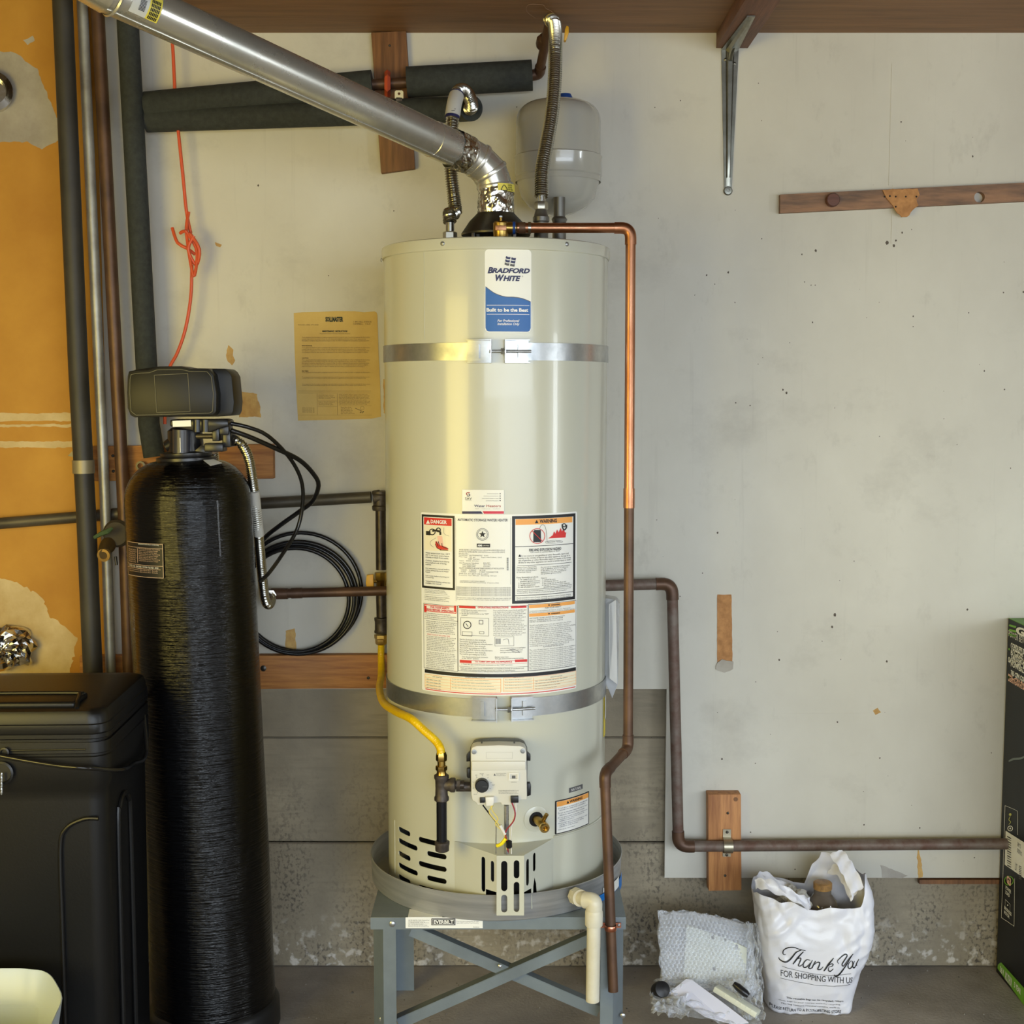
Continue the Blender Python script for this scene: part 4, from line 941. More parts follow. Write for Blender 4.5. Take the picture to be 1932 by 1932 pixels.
for k, s_ in enumerate(('Do not store or use any gasoline or other flammable\n   materials in the vicinity of this or any appliance.', 'Do not operate water heater with exterior doors\n   removed or main burner flame not visible.',
                        'Do not operate water heater with combustion air\n   vents blocked or obstructed. Refer to the\n   installation instructions.', 'If burner flame goes out, do not attempt to relight\n   until gas has cleared, refer to the lighting\n   instructions on the front label.', 'Follow only the Owner\'s Manual.')):
    ys_ = (22, 36, 50, 67, 86)[k]; ps.text(s_, 7, ys_, 92-(k == 4)*40, ys_+(11, 11, 14, 14, 4)[k], ink_navy, 6, 0, 0, 'LEFT', 1)
ps.flush(wl)
a = pw.c(1585, 740); b = pw.c(1775, 740); gm = pw.c(1680, 727)[1]
ps = Print(Sub(a[0], gm-.0055, b[0], gm+.0055), 0, 0, 1, .0003); ps.rect(0, 0, 100, 100, ink_grey, 2); ps.text('NATURAL', 14, 25, 88, 78, white_label, 4); ps.flush(wh, 'gas_type_plate')
# energy sticker round the right side
ps = Print(Sub(R*math.radians(76), HS.cast(1100, 1455)[1]+.05, R*math.radians(112), HS.cast(1100, 1330)[1]+.03), 0, 0, 1, .0006)
es = label_plate(ps, 0, 0, 100, 100, 'energy_label', mat('guide_yellow', C(236, 214, 40), .4), wh, .003, off=.0008); ps.rect(5, 25, 95, 70, white_label, 4); ps.rect(10, 8, 90, 20, ink, 4); ps.flush(es)

# ---- gas control valve on the heater
YV = AY-R-.078
VS = PlaneS((0, YV, 0), (1, 0, 0), (0, 0, 1), (0, -1, 0)); G = 7.4308
gp = lambda x, y, Y=YV: P(860+x/G, 1390+y/G, Y)
def gprism(name, pts, Y, dep, m, parent, bev=.0): return MB().prism([gp(a, b, Y) for a, b in pts], (0, dep, 0)).build(name, m, parent, 30, bev)
gprism('valve_back_shell', [(195, 220), (250, 118), (330, 98), (600, 90), (880, 98), (960, 130), (1003, 220), (1000, 600), (1000, 850), (700, 900), (260, 880), (198, 700)], YV+.022, .045, black_pl, wh, .002)
for q in ([(148, 265), (200, 210), (205, 345), (148, 352)], [(150, 460), (170, 448), (205, 448), (205, 582), (165, 580), (152, 560)], [(990, 212), (1048, 262), (1046, 340), (990, 336)], [(995, 655), (1040, 650), (1055, 700), (1052, 820), (1000, 840)]):
    gprism('mounting_tab', q, YV+.026, .014, black_pl, wh, .001)
for x in (362, 478, 590, 705, 820): gprism('top_rib', [(x-12, 104), (x-12, 92), (x+12, 92), (x+12, 104)], YV+.018, .03, black_pl, wh)
vb = gprism('gas_control_housing', [(208, 200), (228, 150), (290, 128), (600, 118), (900, 128), (965, 155), (990, 210), (1000, 880), (900, 890), (875, 960), (640, 960), (630, 925), (300, 965), (285, 925), (228, 895), (215, 800)], YV, .035, mat('control_housing', C(212, 210, 200), .4), wh, .0025)
vb['label'] = 'pale plastic gas control housing'
MB().prism([gp(a, b, YV-.004) for a, b in ((222, 345), (978, 345), (980, 470), (222, 478))], (0, .006, 0)).build('housing_step', MATS['control_housing'], vb, 30, .0018)
for q in ((255, 212), (938, 200)): MB().lathe([(.0052, 0), (.0052, .001), (.003, .0012), (.0028, .0004)], gp(*q, YV-.0002), (0, -1, 0), 20).build('screw', zinc, vb)
MB().lathe([(.0148, 0), (.0148, .004), (.0142, .012), (.0125, .0138), (.002, .014)], gp(367, 670), (0, -1, 0), 40).build('temperature_knob', black_pl, vb)
MB().box(gp(410, 676)+Vector((0, -.0142, 0)), (.010, .0006, .0006)).build('knob_pointer', ink_grey, vb)
w0, w1 = gp(740, 500), gp(882, 608)
holed_plate([(w0.x, w1.z), (w1.x, w1.z), (w1.x, w0.z), (w0.x, w0.z)], [[(w0.x+.003, w1.z+.003), (w1.x-.003, w1.z+.003), (w1.x-.003, w0.z-.003), (w0.x+.003, w0.z-.003)]], lambda a, b, o: Vector((a, YV-.003-o, b)), .003, [], 'status_window_frame', white_pl, vb)
MB().box(((w0.x+w1.x)/2, YV-.0006, (w0.z+w1.z)/2-.0015), (.0075, .001, .006)).build('status_light', ink_grey, vb)
pv = Print(VS, 860, 1390, G, .0002)
for (s_, x0, y0, x1, y1) in (('OFF', 270, 533, 302, 545), ('PILOT', 338, 513, 392, 526), ('LOW', 430, 530, 466, 542), ('HOT', 508, 670, 548, 682), ('STATUS', 776, 630, 852, 642), ('VERY HOT', 250, 800, 300, 812)):
    pv.text(s_, x0, y0, x1, y1, ink_grey, 3)
pv.poly([(530, 545), (545, 512), (560, 545)], ink_grey, 3); pv.para('Read all instructions before lighting or turning knob', 568, 508, 708, 552, ink_grey, 3, 18, 3)
pv.para('For your safety push in and turn knob. Use only hand', 600, 745, 880, 805, ink_grey, 3, 44, 3)
pv.frame(425, 215, 795, 308, 4, mat('emboss_grey', C(196, 194, 186), .4), 2)
for k in range(8):
    a_ = math.radians(-150+k*38); pv.stroke([(367+118*math.sin(a_), 670-118*math.cos(a_)), (367+140*math.sin(a_), 670-140*math.cos(a_))], 4, ink_grey, 3)
pv.flush(vb)
gprism('connector_plug', [(335, 860), (405, 858), (408, 928), (338, 932)], YV-.006, .012, black_pl, vb, .001)
gprism('connector_plug', [(415, 850), (535, 845), (535, 920), (520, 968), (425, 970)], YV-.010, .014, white_pl, vb, .001)
gprism('connector_plug', [(768, 840), (878, 838), (880, 928), (772, 930)], YV-.008, .014, black_pl, vb, .001)
MB().tube([gp(5, 700, YV+.04), gp(230, 700, YV+.04)], .0105, 20).build('inlet_boss', cast_iron, vb)
# wires and burner tubes into the chamber
zin = pt-.004
def w(name, pts, r_, m): return MB().tube(catmull([gp(*q) if len(q) == 2 else gp(q[0], q[1], YV+q[2]) for q in pts], n=6), r_, 8).build(name, m, wh)
w('wire', [(380, 960, 0), (440, 1040, .004), (560, 1190, .006), (690, 1340, .004), (720, 1500, .012)], .0016, black_pl)
w('wire', [(495, 965, -.004), (515, 1040, -.004), (590, 1150, 0), (560, 1230, .002), (700, 1380, .002), (735, 1620, .02)], .0013, wire_yel)
w('wire', [(520, 965, -.004), (470, 1060, 0), (590, 1220, 0), (690, 1400, .002), (720, 1640, .02)], .0013, wire_yel)
w('wire', [(788, 925, -.003), (830, 1060, -.004), (810, 1180, -.004), (700, 1330, -.002), (720, 1480, .004), (735, 1640, .02)], .0015, wire_red)
w('wire', [(840, 925, -.003), (840, 1050, 0), (790, 1200, 0), (775, 1400, .002), (780, 1640, .02)], .0014, white_pl)
w('shield_sleeve', [(620, 1240, -.002), (690, 1370, -.001)], .0034, white_pl)
w('yellow_tag', [(700, 1425, 0), (640, 1500, 0), (575, 1530, .004)], .004, mat('tag_yellow', C(240, 220, 20), .4))
w('burner_tube', [(708, 960, .012), (712, 1640, .020)], .0052, zinc)
w('pilot_tube', [(565, 1230, .010), (562, 1640, .020)], .0011, zinc)
w('wire_clip', [(745, 1470, 0), (748, 1545, .004)], .0065, black_pl)
# drain valve
dc = pw.c(1125, 1155); dn = (HS.pos(dc[0], 0, 1)-HS.pos(dc[0], 0, 0)); D0 = HS.pos(dc[0], dc[1], 0)
MB().lathe([(.0115, .0003), (.028, .0006), (.0285, .0003), (.0285, 0)], D0, dn, 48, False, False).build('drain_escutcheon', heater_paint, wh)
MB().lathe([(.0165, .0006), (.0165, .0008)], D0, dn, 30).build('drain_hole', dark_void, wh)  # black disc stands in for the shaded gap round the valve
dv = MB().tube([D0-dn*.005, D0+dn*.022, D0+dn*.028+Vector((.003, 0, -.002)), D0+dn*.040+Vector((.004, 0, -.006))], [.0095, .0095, .0100, .0095], 20).build('drain_valve', brass, wh)
e = D0+dn*.034+Vector((.004, 0, -.006))
MB().lathe([(.0085, 0), (.0112, .002), (.0112, .008), (.0098, .0105), (.0058, .0105), (.0050, .002)], e, (dn*.6+Vector((.12, -.45, -.16))), 28).build('drain_outlet', mat('brass_bright', C(216, 186, 120), .25, 1.0), wh)
MB().tube([D0+dn*.030+Vector((.004, 0, .006)), D0+dn*.036+Vector((.010, 0, .022))], [.005, .0045], 12).build('drain_stem', brass, wh)

# draft hood
hz = P(934, 438, AY-.07).z-.002
MB().lathe([(.0785, hz+.002), (.0790, hz+.006), (.060, hz+.034), (.050, hz+.044), (.0425, hz+.052)], (AX, AY, 0), seg=56, cap0=False, cap1=False).build('draft_hood', steel_dark, wh)
MB().lathe([(.0782, hz+.003), (.0595, hz+.034), (.041, hz+.050)], (AX, AY, 0), seg=56, cap0=False, cap1=False).build('draft_hood_lining', steel_dark, wh)
for a_ in (-50, 40, 150, -140): a_ = math.radians(a_); c_ = Vector((AX+.066*math.sin(a_), AY-.066*math.cos(a_), (hz+.012+ztop)/2)); MB().box(c_, (.008, .003, hz+.012-ztop), Matrix.Rotation(a_, 3, 'Z')).build('hood_leg', zinc, wh)

# business card tucked over the label
pc_ = Print(CylS(AX, AY, R+.0012), 850, 910, 16.1, .0002)
card = label_plate(pc_, 352, 222, 1624, 960, 'business_card', white_label, None, .0005); tag(card, 'small white business card stuck above the large instruction label', 'card')
card.name = 'business_card'
pc_.base = .00025
pc_.poly([(355, 880), (930, 880), (985, 955), (355, 955)], ink_navy, 3); pc_.poly([(980, 876), (1620, 876), (1620, 955), (1015, 955)], mat('card_red', C(208, 32, 62), .4), 3)
pc_.text('SAV', 445, 455, 650, 530, ink, 3, .01); pc_.text('WATER HEATERS', 455, 548, 640, 560, ink_grey, 3)
pc_.stroke([(590, 315), (530, 312), (492, 330), (490, 365), (520, 380)], 26, mat('mark_maroon', C(150, 24, 46), .4), 3); pc_.stroke([(500, 410), (560, 415), (590, 390), (575, 360), (540, 355)], 26, ink_navy, 4)
pc_.text('Water', 720, 680, 1050, 752, ink_navy, 3, .02); pc_.text('Heaters', 1092, 680, 1528, 752, mat('card_brown', C(170, 78, 60), .4), 3, .02)
pc_.text('repair  -  replacement  -  installation', 745, 792, 1510, 818, ink_grey, 3)
for k, (x0, s_) in enumerate(((1110, '(415) 000-0000'), (1005, 'service@sav'), (955, 'savwaterheaters.com'), (1075, 'savwaterheaters'))):
    if k >= 2: pc_.text(s_, x0, 335+k*70, 1460, 360+k*70, ink_grey, 3)
    else: pc_.rect(x0, 341+k*70, 1460, 353+k*70, mat('ink_faint', C(150, 150, 148), .5), 3)
    pc_.disc(1508, 345+k*70, 17, ink, 3)
pc_.flush(card)

# ---- seismic straps
strap_m = mat('strap_galvanised', C(198, 200, 200), .28, .88, col2=C(166, 169, 171), nscale=16, rough2=.42, bump=.05, bscale=8)
def seismic(label, yc, hw, cl, cr):
    zc_ = HS.cast(940, yc)[1]; ua, ub = HS.cast(cl[1]-10, yc)[0], HS.cast(cr[0]+10, yc)[0]
    t_ = thing('seismic_strap', label, 'strap', HS.pos((ua+ub)/2, zc_-hw, .03), 'galvanised straps around the heater')
    a0, a1 = ub/R, ua/R+2*PI; n = 120; rings = []
    for k in range(n+1):
        a = a0+(a1-a0)*k/n; s, c = math.sin(a), math.cos(a)
        rings.append([Vector((AX+q*s, AY-q*c, z)) for q, z in ((R+.001, zc_-hw), (R+.0026, zc_-hw), (R+.0026, zc_+hw), (R+.001, zc_+hw))])
    MB().rings(rings, True).build('band', strap_m, t_)
    for (x0, x1), sgn in ((cl, 1), (cr, -1)):
        u0, u1 = HS.cast(x0, yc)[0], HS.cast(x1, yc)[0]; h = hw+.006
        def bx(ua_, ub_, r0, r1, z0, z1, nm):
            MB().rings([[HS.pos(ua_+(ub_-ua_)*k/6, z, r) for r, z in ((r0, z0), (r1, z0), (r1, z1), (r0, z1))] for k in range(7)], True).build(nm, strap_m, t_)
        bx(u0, u1, .0028, .0046, zc_-h, zc_+h, 'clip_plate')
        bx(u0, u1, .0046, .016, zc_+h-.0018, zc_+h, 'clip_flange'); bx(u0, u1, .0046, .016, zc_-h, zc_-h+.0018, 'clip_flange')
        ue = u1 if sgn > 0 else u0; bx(ue-.001, ue+.001, .003, .024, zc_-h, zc_+h, 'clip_lug')
        um = u0+(u1-u0)*(.42 if sgn > 0 else .62); bx(um-.004*1, um+.004, .0046, .010, zc_-hw*.8, zc_+hw*.8, 'folded_end')
    ul_, ur_ = HS.cast(cl[1]-3, yc)[0], HS.cast(cr[1]+2, yc)[0]
    MB().tube([HS.pos(ul_, zc_, .015), HS.pos((ul_+ur_)/2, zc_, .0158), HS.pos(ur_, zc_, .015)], .0030, 14).build('bolt', zinc, t_)
    ne = HS.pos(HS.cast(cr[0], yc)[0]-.002, zc_, .0155); d_ = (HS.pos(ur_, zc_, .015)-HS.pos(ul_, zc_, .015)).normalized()
    MB().lathe([(.0068, -.006), (.0068, 0)], ne, d_, 6).build('nut', zinc, t_)
    MB().lathe([(.0090, 0), (.0090, .0014)], ne, d_, 20).build('washer', zinc, t_)
    return t_
seismic('upper galvanised strap bolted around the heater just below the brand decal', 663, .0185, (883, 927), (952, 996))
seismic('lower galvanised strap bolted around the heater below the big instruction label', 1336, .0200, (892, 937), (963, 1003))

# ---- flue
fr = .0395
fz = hz+.044
Fp = [Vector((AX, AY, fz)), P(934, 352, AY), P(925, 326, AY-.004), P(903, 304, AY-.014), P(880, 291, AY-.03)]
Pe = P(186, -26, 2.40); Ps = Fp[-1]
fl = thing('flue_vent', 'galvanised flue pipe rising steeply from the heater up to the top left', 'vent pipe', Fp[0])
dpe = (Pe-Ps).normalized()
MB().cyl(Fp[0], Fp[1], fr-.001, seg=40).build('riser', flue_metal, fl)
# gored elbow
el = MB(); el.tube(Fp[1:], fr, 40, False).build('elbow', flue_metal, fl)
for k in range(1, 5):
    c = Fp[k]; d = (Fp[min(k+1, 4)]-Fp[k-1]).normalized() if k < 4 else dpe
    MB().lathe([(fr-.001, -.006), (fr+.0022, -.004), (fr+.003, 0), (fr+.0022, .004), (fr-.001, .006)], c, d, 40, False, False).build('gore_bead', flue_metal, fl)
mid = Ps.lerp(Pe, .10)
lp = MB(); LL = (Pe-Ps).length
lp.lathe([(fr, -.004), (fr+.0005, LL*.115), (fr-.0006, LL*.116), (fr-.0002, LL*.985)], Ps, dpe, 56, False, False); lp.build('long_pipe', flue_metal, fl)
MB().lathe([(fr+.0015, 0), (fr+.0035, .003), (fr+.0015, .006)], Ps+dpe*LL*.965, dpe, 48, False, False).build('crimp_bead', flue_metal, fl)
MB().tube([Pe-dpe*.02, Pe+Vector((-.02, -.02, .012)), Pe+Vector((-.10, -.06, .035))], [fr+.002, fr+.002, fr], 40).build('end_elbow', flue_metal, fl)
n_ = (Vector((0, -.4, -1))-dpe*dpe.dot(Vector((0, -.4, -1)))).normalized()
MB().box(Ps.lerp(Pe, .5)+n_*(fr+.0006), (LL*.97, .007, .0022), Matrix([dpe, dpe.cross(n_)*-1, n_]).transposed()).build('lock_seam', flue_metal, fl)
def foilwrap(c, d, L, r_, seed, name='foil_tape'):
    rings = []; d = d.normalized(); up = Vector((0, 1, 0)); nx = (up-d*up.dot(d)).normalized(); ny = d.cross(nx)
    for i in range(29):
        h = L*i/28; ring = []
        for k in range(88):
            a = 2*PI*k/88; q = Vector((math.cos(a)*2.2, math.sin(a)*2.2, h*34))+Vector((seed, 0, 0))
            b_ = abs(noise.noise(q))*.0050+abs(noise.noise(q*2.3))*.0016+noise.noise(q*.6)*.0015
            hh = h+(noise.noise(Vector((a*2, seed, i > 14)))*.004 if i in (0, 28) else 0)
            ring.append(c+d*hh+(nx*math.cos(a)+ny*math.sin(a))*(r_+.0008+b_))
        rings.append(ring)
    return MB().rings(rings, True, False, False).build(name, foil, fl, 0)
foilwrap(Fp[0]+Vector((0, 0, .008)), Vector((0, 0, 1)), (Fp[1]-Fp[0]).z-.012, fr-.0005, 1.0)
foilwrap(Ps+dpe*(-.002), dpe, .045, fr, 5.0)
# stickers
sx = TubeS(Ps, Ps+dpe, fr); pf = Print(sx, 90, 0, 8.05, .0004)
yl = mat('sticker_yellow', C(222, 208, 84), .4); sg = mat('sticker_grey', C(196, 200, 204), .35)
def stick(a0, a1, b0, b1, m, name, par):
    n, k = 4, 14
    V = [sx.pos(a0+(a1-a0)*i/n, b0+(b1-b0)*j/k, .0005) for j in range(k+1) for i in range(n+1)]
    return make(name, V, [(j*(n+1)+i, j*(n+1)+i+1, (j+1)*(n+1)+i+1, (j+1)*(n+1)+i) for j in range(k) for i in range(n)], m, par, 60)
au = [sx.cast(258, 22)[0], sx.cast(277, 30)[0], sx.cast(305, 0)[0], sx.cast(291, 30)[0]]
bq = sorted([sx.cast(291, 38)[1], sx.cast(282, 2)[1]]); b0_, b1_ = bq[0]-.004, bq[1]+.012
aY0, aY1 = sx.cast(272, 34)[0], sx.cast(300, 34)[0]; aG1 = sx.cast(246, 12)[0]
y_l = stick(min(aY0, aY1), max(aY0, aY1), b0_, b1_, yl, 'caution_sticker', fl); y_l['label'] = 'yellow caution sticker'
g_l = stick(max(aY0, aY1), aG1 if aG1 > max(aY0, aY1) else max(aY0, aY1)+.03, b0_, b1_, sg, 'barcode_sticker', fl)
mb = MB(); am0, am1 = min(aY0, aY1), max(aY0, aY1)
for k in range(6):
    a = am0+.0035+k*(am1-am0-.006)/6
    for j in range(5): 
        q = b0_+.002+j*(b1_-b0_)/6; V = [sx.pos(a, q, .0010), sx.pos(a+.0022, q, .0010), sx.pos(a+.0022, q+.006, .0010), sx.pos(a, q+.006, .0010)]; mb.add(V, [(0, 1, 2, 3)])
make('printing', mb.v, mb.f, ink, y_l, 0)
mb = MB()
for k in range(9):
    q = b0_+.010+k*.0022; V = [sx.pos(am1+.006, q, .0010), sx.pos(am1+.018, q, .0010), sx.pos(am1+.018, q+.0013, .0010), sx.pos(am1+.006, q+.0013, .0010)]; mb.add(V, [(0, 1, 2, 3)])
make('barcode', mb.v, mb.f, ink, g_l, 0)
# small yellow sticker on the riser
rs_ = CylS(AX, AY, fr+.003); pq = Print(rs_, 820, 140, 4.83, .0004)
sk = label_plate(pq, 575, 1000, 722, 1068, 'caution_sticker', yl, fl, .001, off=.0016); sk['label'] = 'small yellow caution sticker above the riser'
pq.base = .0007
pq.stroke([(602, 1058), (628, 1010), (655, 1058), (602, 1058)], 6, ink, 4); pq.text('CAUTION\nHOT PIPE\nKEEP CLEAR', 662, 1008, 702, 1060, ink, 4, .02); pq.flush(sk)

# ---- water connectors
def nutset(p, d, t_, extra=True):
    d = d.normalized()
    MB().cyl(p+d*.020, p+d*.042, .0098, seg=20).build('hose_collar', stainless, t_)
    MB().lathe([(.0150, 0), (.0158, .002), (.0158, .014), (.0140, .018)], p+d*.004, d, 6).build('hex_nut', mat('nut_steel', C(170, 166, 152), .3, 1.0), t_)
YH = 3.09
c_ = thing('flexible_connector', 'long corrugated stainless hose from the shelf valve down to the heater, right of the flue', 'hose', P(1021, 400, YH), 'corrugated steel connectors on the heater')
pts = [P(1037, 38, YD-.165), P(1046, 46, YD-.20), P(1048, 90, 3.20), P(1046, 160, 3.17), P(1041, 215, 3.15), P(1032, 268, 3.13), P(1023, 320, 3.11), P(1022, 372, YH)]
corrugated(pts, .0148, seg=20).build('hose', stainless, c_)
nutset(P(1021, 399, YH), Vector((0, 0, 1)), c_)
cb = catmull(pts, 0.004)[:4]
MB().tube(cb, .0164, 18).build('label_band', ink_navy, c_)
MB().tube(catmull(pts, 0.004)[3:6], .0168, 18).build('label_band', mat('band_gold', C(200, 176, 100), .4), c_)
t_ = thing('dielectric_nipple', 'grey steel nipple screwed into the heater top under the long hose', 'pipe fitting', Vector((P(1021, 440, YH).x, YH, ztop)))
MB().lathe([(.0165, ztop-.001), (.0165, P(1021, 420, YH).z), (.0190, P(1021, 418, YH).z), (.0190, P(1021, 410, YH).z), (.0165, P(1021, 408, YH).z), (.0150, P(1021, 402, YH).z), (.0125, P(1021, 399, YH).z+.004)], (P(1021, 400, YH).x, YH, 0), seg=28).build('body', mat('nipple_grey', C(120, 118, 112), .4, .8), t_)
c2 = thing('flexible_connector', 'short corrugated stainless hose looping from the foam pipe to the heater, left of the flue', 'hose', P(850, 440, AY+.02), 'corrugated steel connectors on the heater')
YL = AY+.03
pts = [P(884, 206, YD-.125), P(890, 202, 3.29), P(887, 186, 3.255), P(878, 172, 3.23), P(867, 171, 3.20), P(860, 184, 3.17), P(854, 225, 3.15), P(852, 270, 3.15), P(851, 320, 3.14), P(856, 370, 3.14), P(859, 402, 3.13), P(848, 402, 3.11), P(849, 420, YL)]
corrugated(pts, .0142, seg=20).build('hose', stainless, c2)
pp = catmull([P(862, 178, 3.18), P(857, 197, 3.16), P(853, 224, 3.15)], n=8)
MB().tube(pp, .0172, 24).build('label_sleeve', ink_navy, c2)
sl = MB().tube(pp[2:-2], .0177, 24).build('label_sleeve', mat('sleeve_white', C(196, 194, 186), .5), c2)
mb = MB()
for k in range(9):
    c = pp[5].lerp(pp[12], k/8); mb.box(c+Vector((.001, -.0182, 0)), (.0105 if k % 2 else .008, .0006, .0011))
mb.build('barcode', ink, c2)
MB().cyl(P(849, 420, YL), P(849, 470, YL), .0100, seg=20).build('hose_collar', stainless, c2)
MB().lathe([(.0165, P(849, 470, YL).z), (.0165, P(849, 439, YL).z), (.013, P(849, 437, YL).z)], (P(849, 440, YL).x, YL, 0), (0, 0, 1), 6).build('hex_nut', MATS['nut_steel'], c2)

# ---- expansion tank
YE = 3.325
ex = thing('expansion_tank', 'grey ribbed expansion tank hanging above the heater top at the right', 'tank', P(1053, 440, YE-.03))
g_ = lambda y: P(1053, y, YE-.09).z
xe = P(1053, 300, YE).x; Re = 80*3.33/2500
z1, z2, z3 = P(1053, 203, YE-.05).z, P(1053, 283, YE-Re).z, P(1053, 322, YE-Re).z
zt2, zb2 = P(1053, 187, YE-.02).z, P(1053, 403, YE-.04).z
prof = [(.012, zb2), (.040, zb2+.006), (.070, zb2+.020), (.090, zb2+.042), (.0985, zb2+.072), (Re-.0010, zb2+.092), (Re-.001, z3-.012), (Re-.004, z3-.006), (Re-.004, z3-.002), (Re+.0005, z3+.004), (Re+.0005, z2-.004), (Re+.0016, z2-.001), (Re+.0016, z2+.001), (Re-.0022, z2+.004), (Re-.0025, z2+.03)]
for k in range(11):
    a = PI/2*k/10; prof.append(((Re-.003)*math.cos(a)**.5 if k < 10 else .004, zt2-.050+.050*math.sin(a)))
MB().lathe(prof, (xe, YE, 0), seg=72).build('shell', tank_grey, ex)
MB().lathe([(.020, zt2-.006), (.020, zt2+.006), (.015, zt2+.016), (.004, zt2+.018)], (xe+.016, YE, 0), seg=28).build('valve_cap', blue_pl, ex)
xs_ = P(1058, 430, YE).x
MB().lathe([(.0165, ztop), (.0165, P(1058, 432, YE-.1).z), (.021, P(1058, 430, YE-.1).z), (.021, P(1058, 422, YE-.1).z), (.016, P(1058, 420, YE-.1).z), (.019, P(1058, 414, YE-.1).z), (.014, P(1058, 409, YE-.1).z), (.014, zb2+.03)], (xe, YE-.10, 0), seg=24).build('stem', MATS['nipple_grey'], ex)

# ---- TPR valve and discharge pipe
YT = AY-.11
tpr = thing('relief_valve', 'brass pressure relief valve on the heater top in front of the flue', 'valve', Vector((P(942, 440, YT).x, YT, ztop)))
xc = P(945, 430, YT).x; zc2 = P(945, 430, YT).z
MB().lathe([(.0125, ztop), (.0145, ztop+.003), (.0172, zc2-.006), (.0172, zc2+.010), (.0150, zc2+.013), (.006, zc2+.0135)], (xc, YT, 0), seg=32).build('body', brass, tpr)
MB().box((xc, YT-.0170, zc2-.002), (.024, .003, .011)).build('name_plate', mat('plate_copper', C(196, 142, 106), .4, .6), tpr, 30, .001)
MB().tube([(xc, YT, zc2), (xc+.034, YT, zc2)], .0130, 24).build('outlet', brass, tpr)
MB().tube([(xc+.026, YT, zc2), (xc+.032, YT, zc2)], .0138, 24).build('blue_band', blue_pl, tpr)
MB().cyl((xc, YT, zc2+.012), (xc, YT, zc2+.026), .0028, seg=12).build('pin', brass, tpr)
MB().box((xc, YT-.002, zc2+.024), (.006, .010, .003)).build('test_lever', zinc, tpr)
dp = thing('discharge_pipe', 'bright to tarnished copper discharge pipe running down in front of the heater', 'pipe', P(1157, 1870, 2.78))
YJ = 2.80
pts = [Vector((xc+.036, YT, zc2)), P(1190, 431, YT), P(1184, 1415, YT-.035), P(1141, 1462, YJ+.01), P(1142, 1490, YJ), P(1157, 1870, YJ-.02)]
pts[1].z = zc2+.000
q, arcs = rounded(pts[:3], .022); jn = P(1184, 925, YT-.018); jn2 = P(1184, 955, YT-.018)
d_ = (pts[2]-pts[1]).normalized()
tt = (P(1185, 940, YT-.02)-pts[1]).length
up_end = pts[1]+d_*tt
MB().tube(rounded([pts[0], pts[1], up_end], .022)[0], .0112, 28).build('upper_pipe', copper, dp)['label'] = 'bright copper upper run'
fitting(arcs[0], .0128, copper, dp)
MB().tube([up_end-d_*.022, up_end+d_*.022], .0127, 28).build('coupling', copper, dp)
MB().tube([pts[0]+Vector((.004, 0, 0)), pts[0]+Vector((.018, 0, 0))], .0128, 24).build('adapter', copper_brown, dp)
MB().tube([pts[0]+Vector((.024, 0, 0)), pts[0]+Vector((.030, 0, 0))], .0132, 24).build('solder_ring', stainless, dp)
lo, la_ = rounded([up_end, P(1185, 1412, YT-.03), P(1141, 1459, YJ+.01), pts[5]], .020)
MB().tube(lo, .0112, 28).build('lower_pipe', copper_brown, dp)['label'] = 'tarnished brown lower run'
for a in la_: fitting(a, .0128, copper_brown, dp)
# clamp to the stand leg
k_ = thing('pipe_clamp', 'small bright copper two-screw clamp holding the discharge pipe to the stand', 'clamp', P(1152, 1755, YJ))
c = P(1152, 1750, YJ-.015); 
MB().lathe([(.0125, -.006), (.0132, -.005), (.0132, .005), (.0125, .006)], c, (0, .0, 1), 24, False, False).build('band', mat('clamp_copper', C(214, 140, 112), .3, 1.0), k_)
for sx_ in (-1, 1):
    MB().box(c+Vector((sx_*.0175, .010, .001)), (.012, .002, .011)).build('ear', MATS['clamp_copper'], k_)
    screw(c+Vector((sx_*.0185, .009, .002)), .0035, (0, -1, 0), zinc, k_)

# ---- pan
RP = .297; zp1 = zpan+.058
pan = thing('drain_pan', 'round brushed aluminium drain pan under the heater', 'pan', (AX, AY, zstand))
MB().lathe([(.004, zstand+.0005), (RP-.006, zstand+.0005), (RP-.002, zstand+.004), (RP, zp1-.002), (RP+.0016, zp1), (RP, zp1+.0014), (RP-.0016, zp1), (RP-.004, zstand+.008), (RP-.010, zstand+.003), (.004, zstand+.003)], (AX, AY, 0), seg=128, cap0=False, cap1=False).build('tray', pan_metal, pan, 50)
MB().lathe([(.16, zstand+.003), (.16, zbot)], (AX, AY, 0), seg=40, cap0=False, cap1=False).build('heater_foot_ring', steel_dark, wh)
PSf = CylS(AX, AY, RP)
pp_ = Print(PSf, 640, 1640, 3.22, .0006)
st2 = MB()
bl = label_plate(pp_, 1548, 88, 1716, 168, 'blue_sticker', mat('tape_blue', C(26, 116, 196), .4), pan, .001, off=.0006)
pp_.rect(1600, 100, 1640, 128, white_label, 3); pp_.rect(1664, 60, 1694, 120, white_label, 3); pp_.flush(bl)
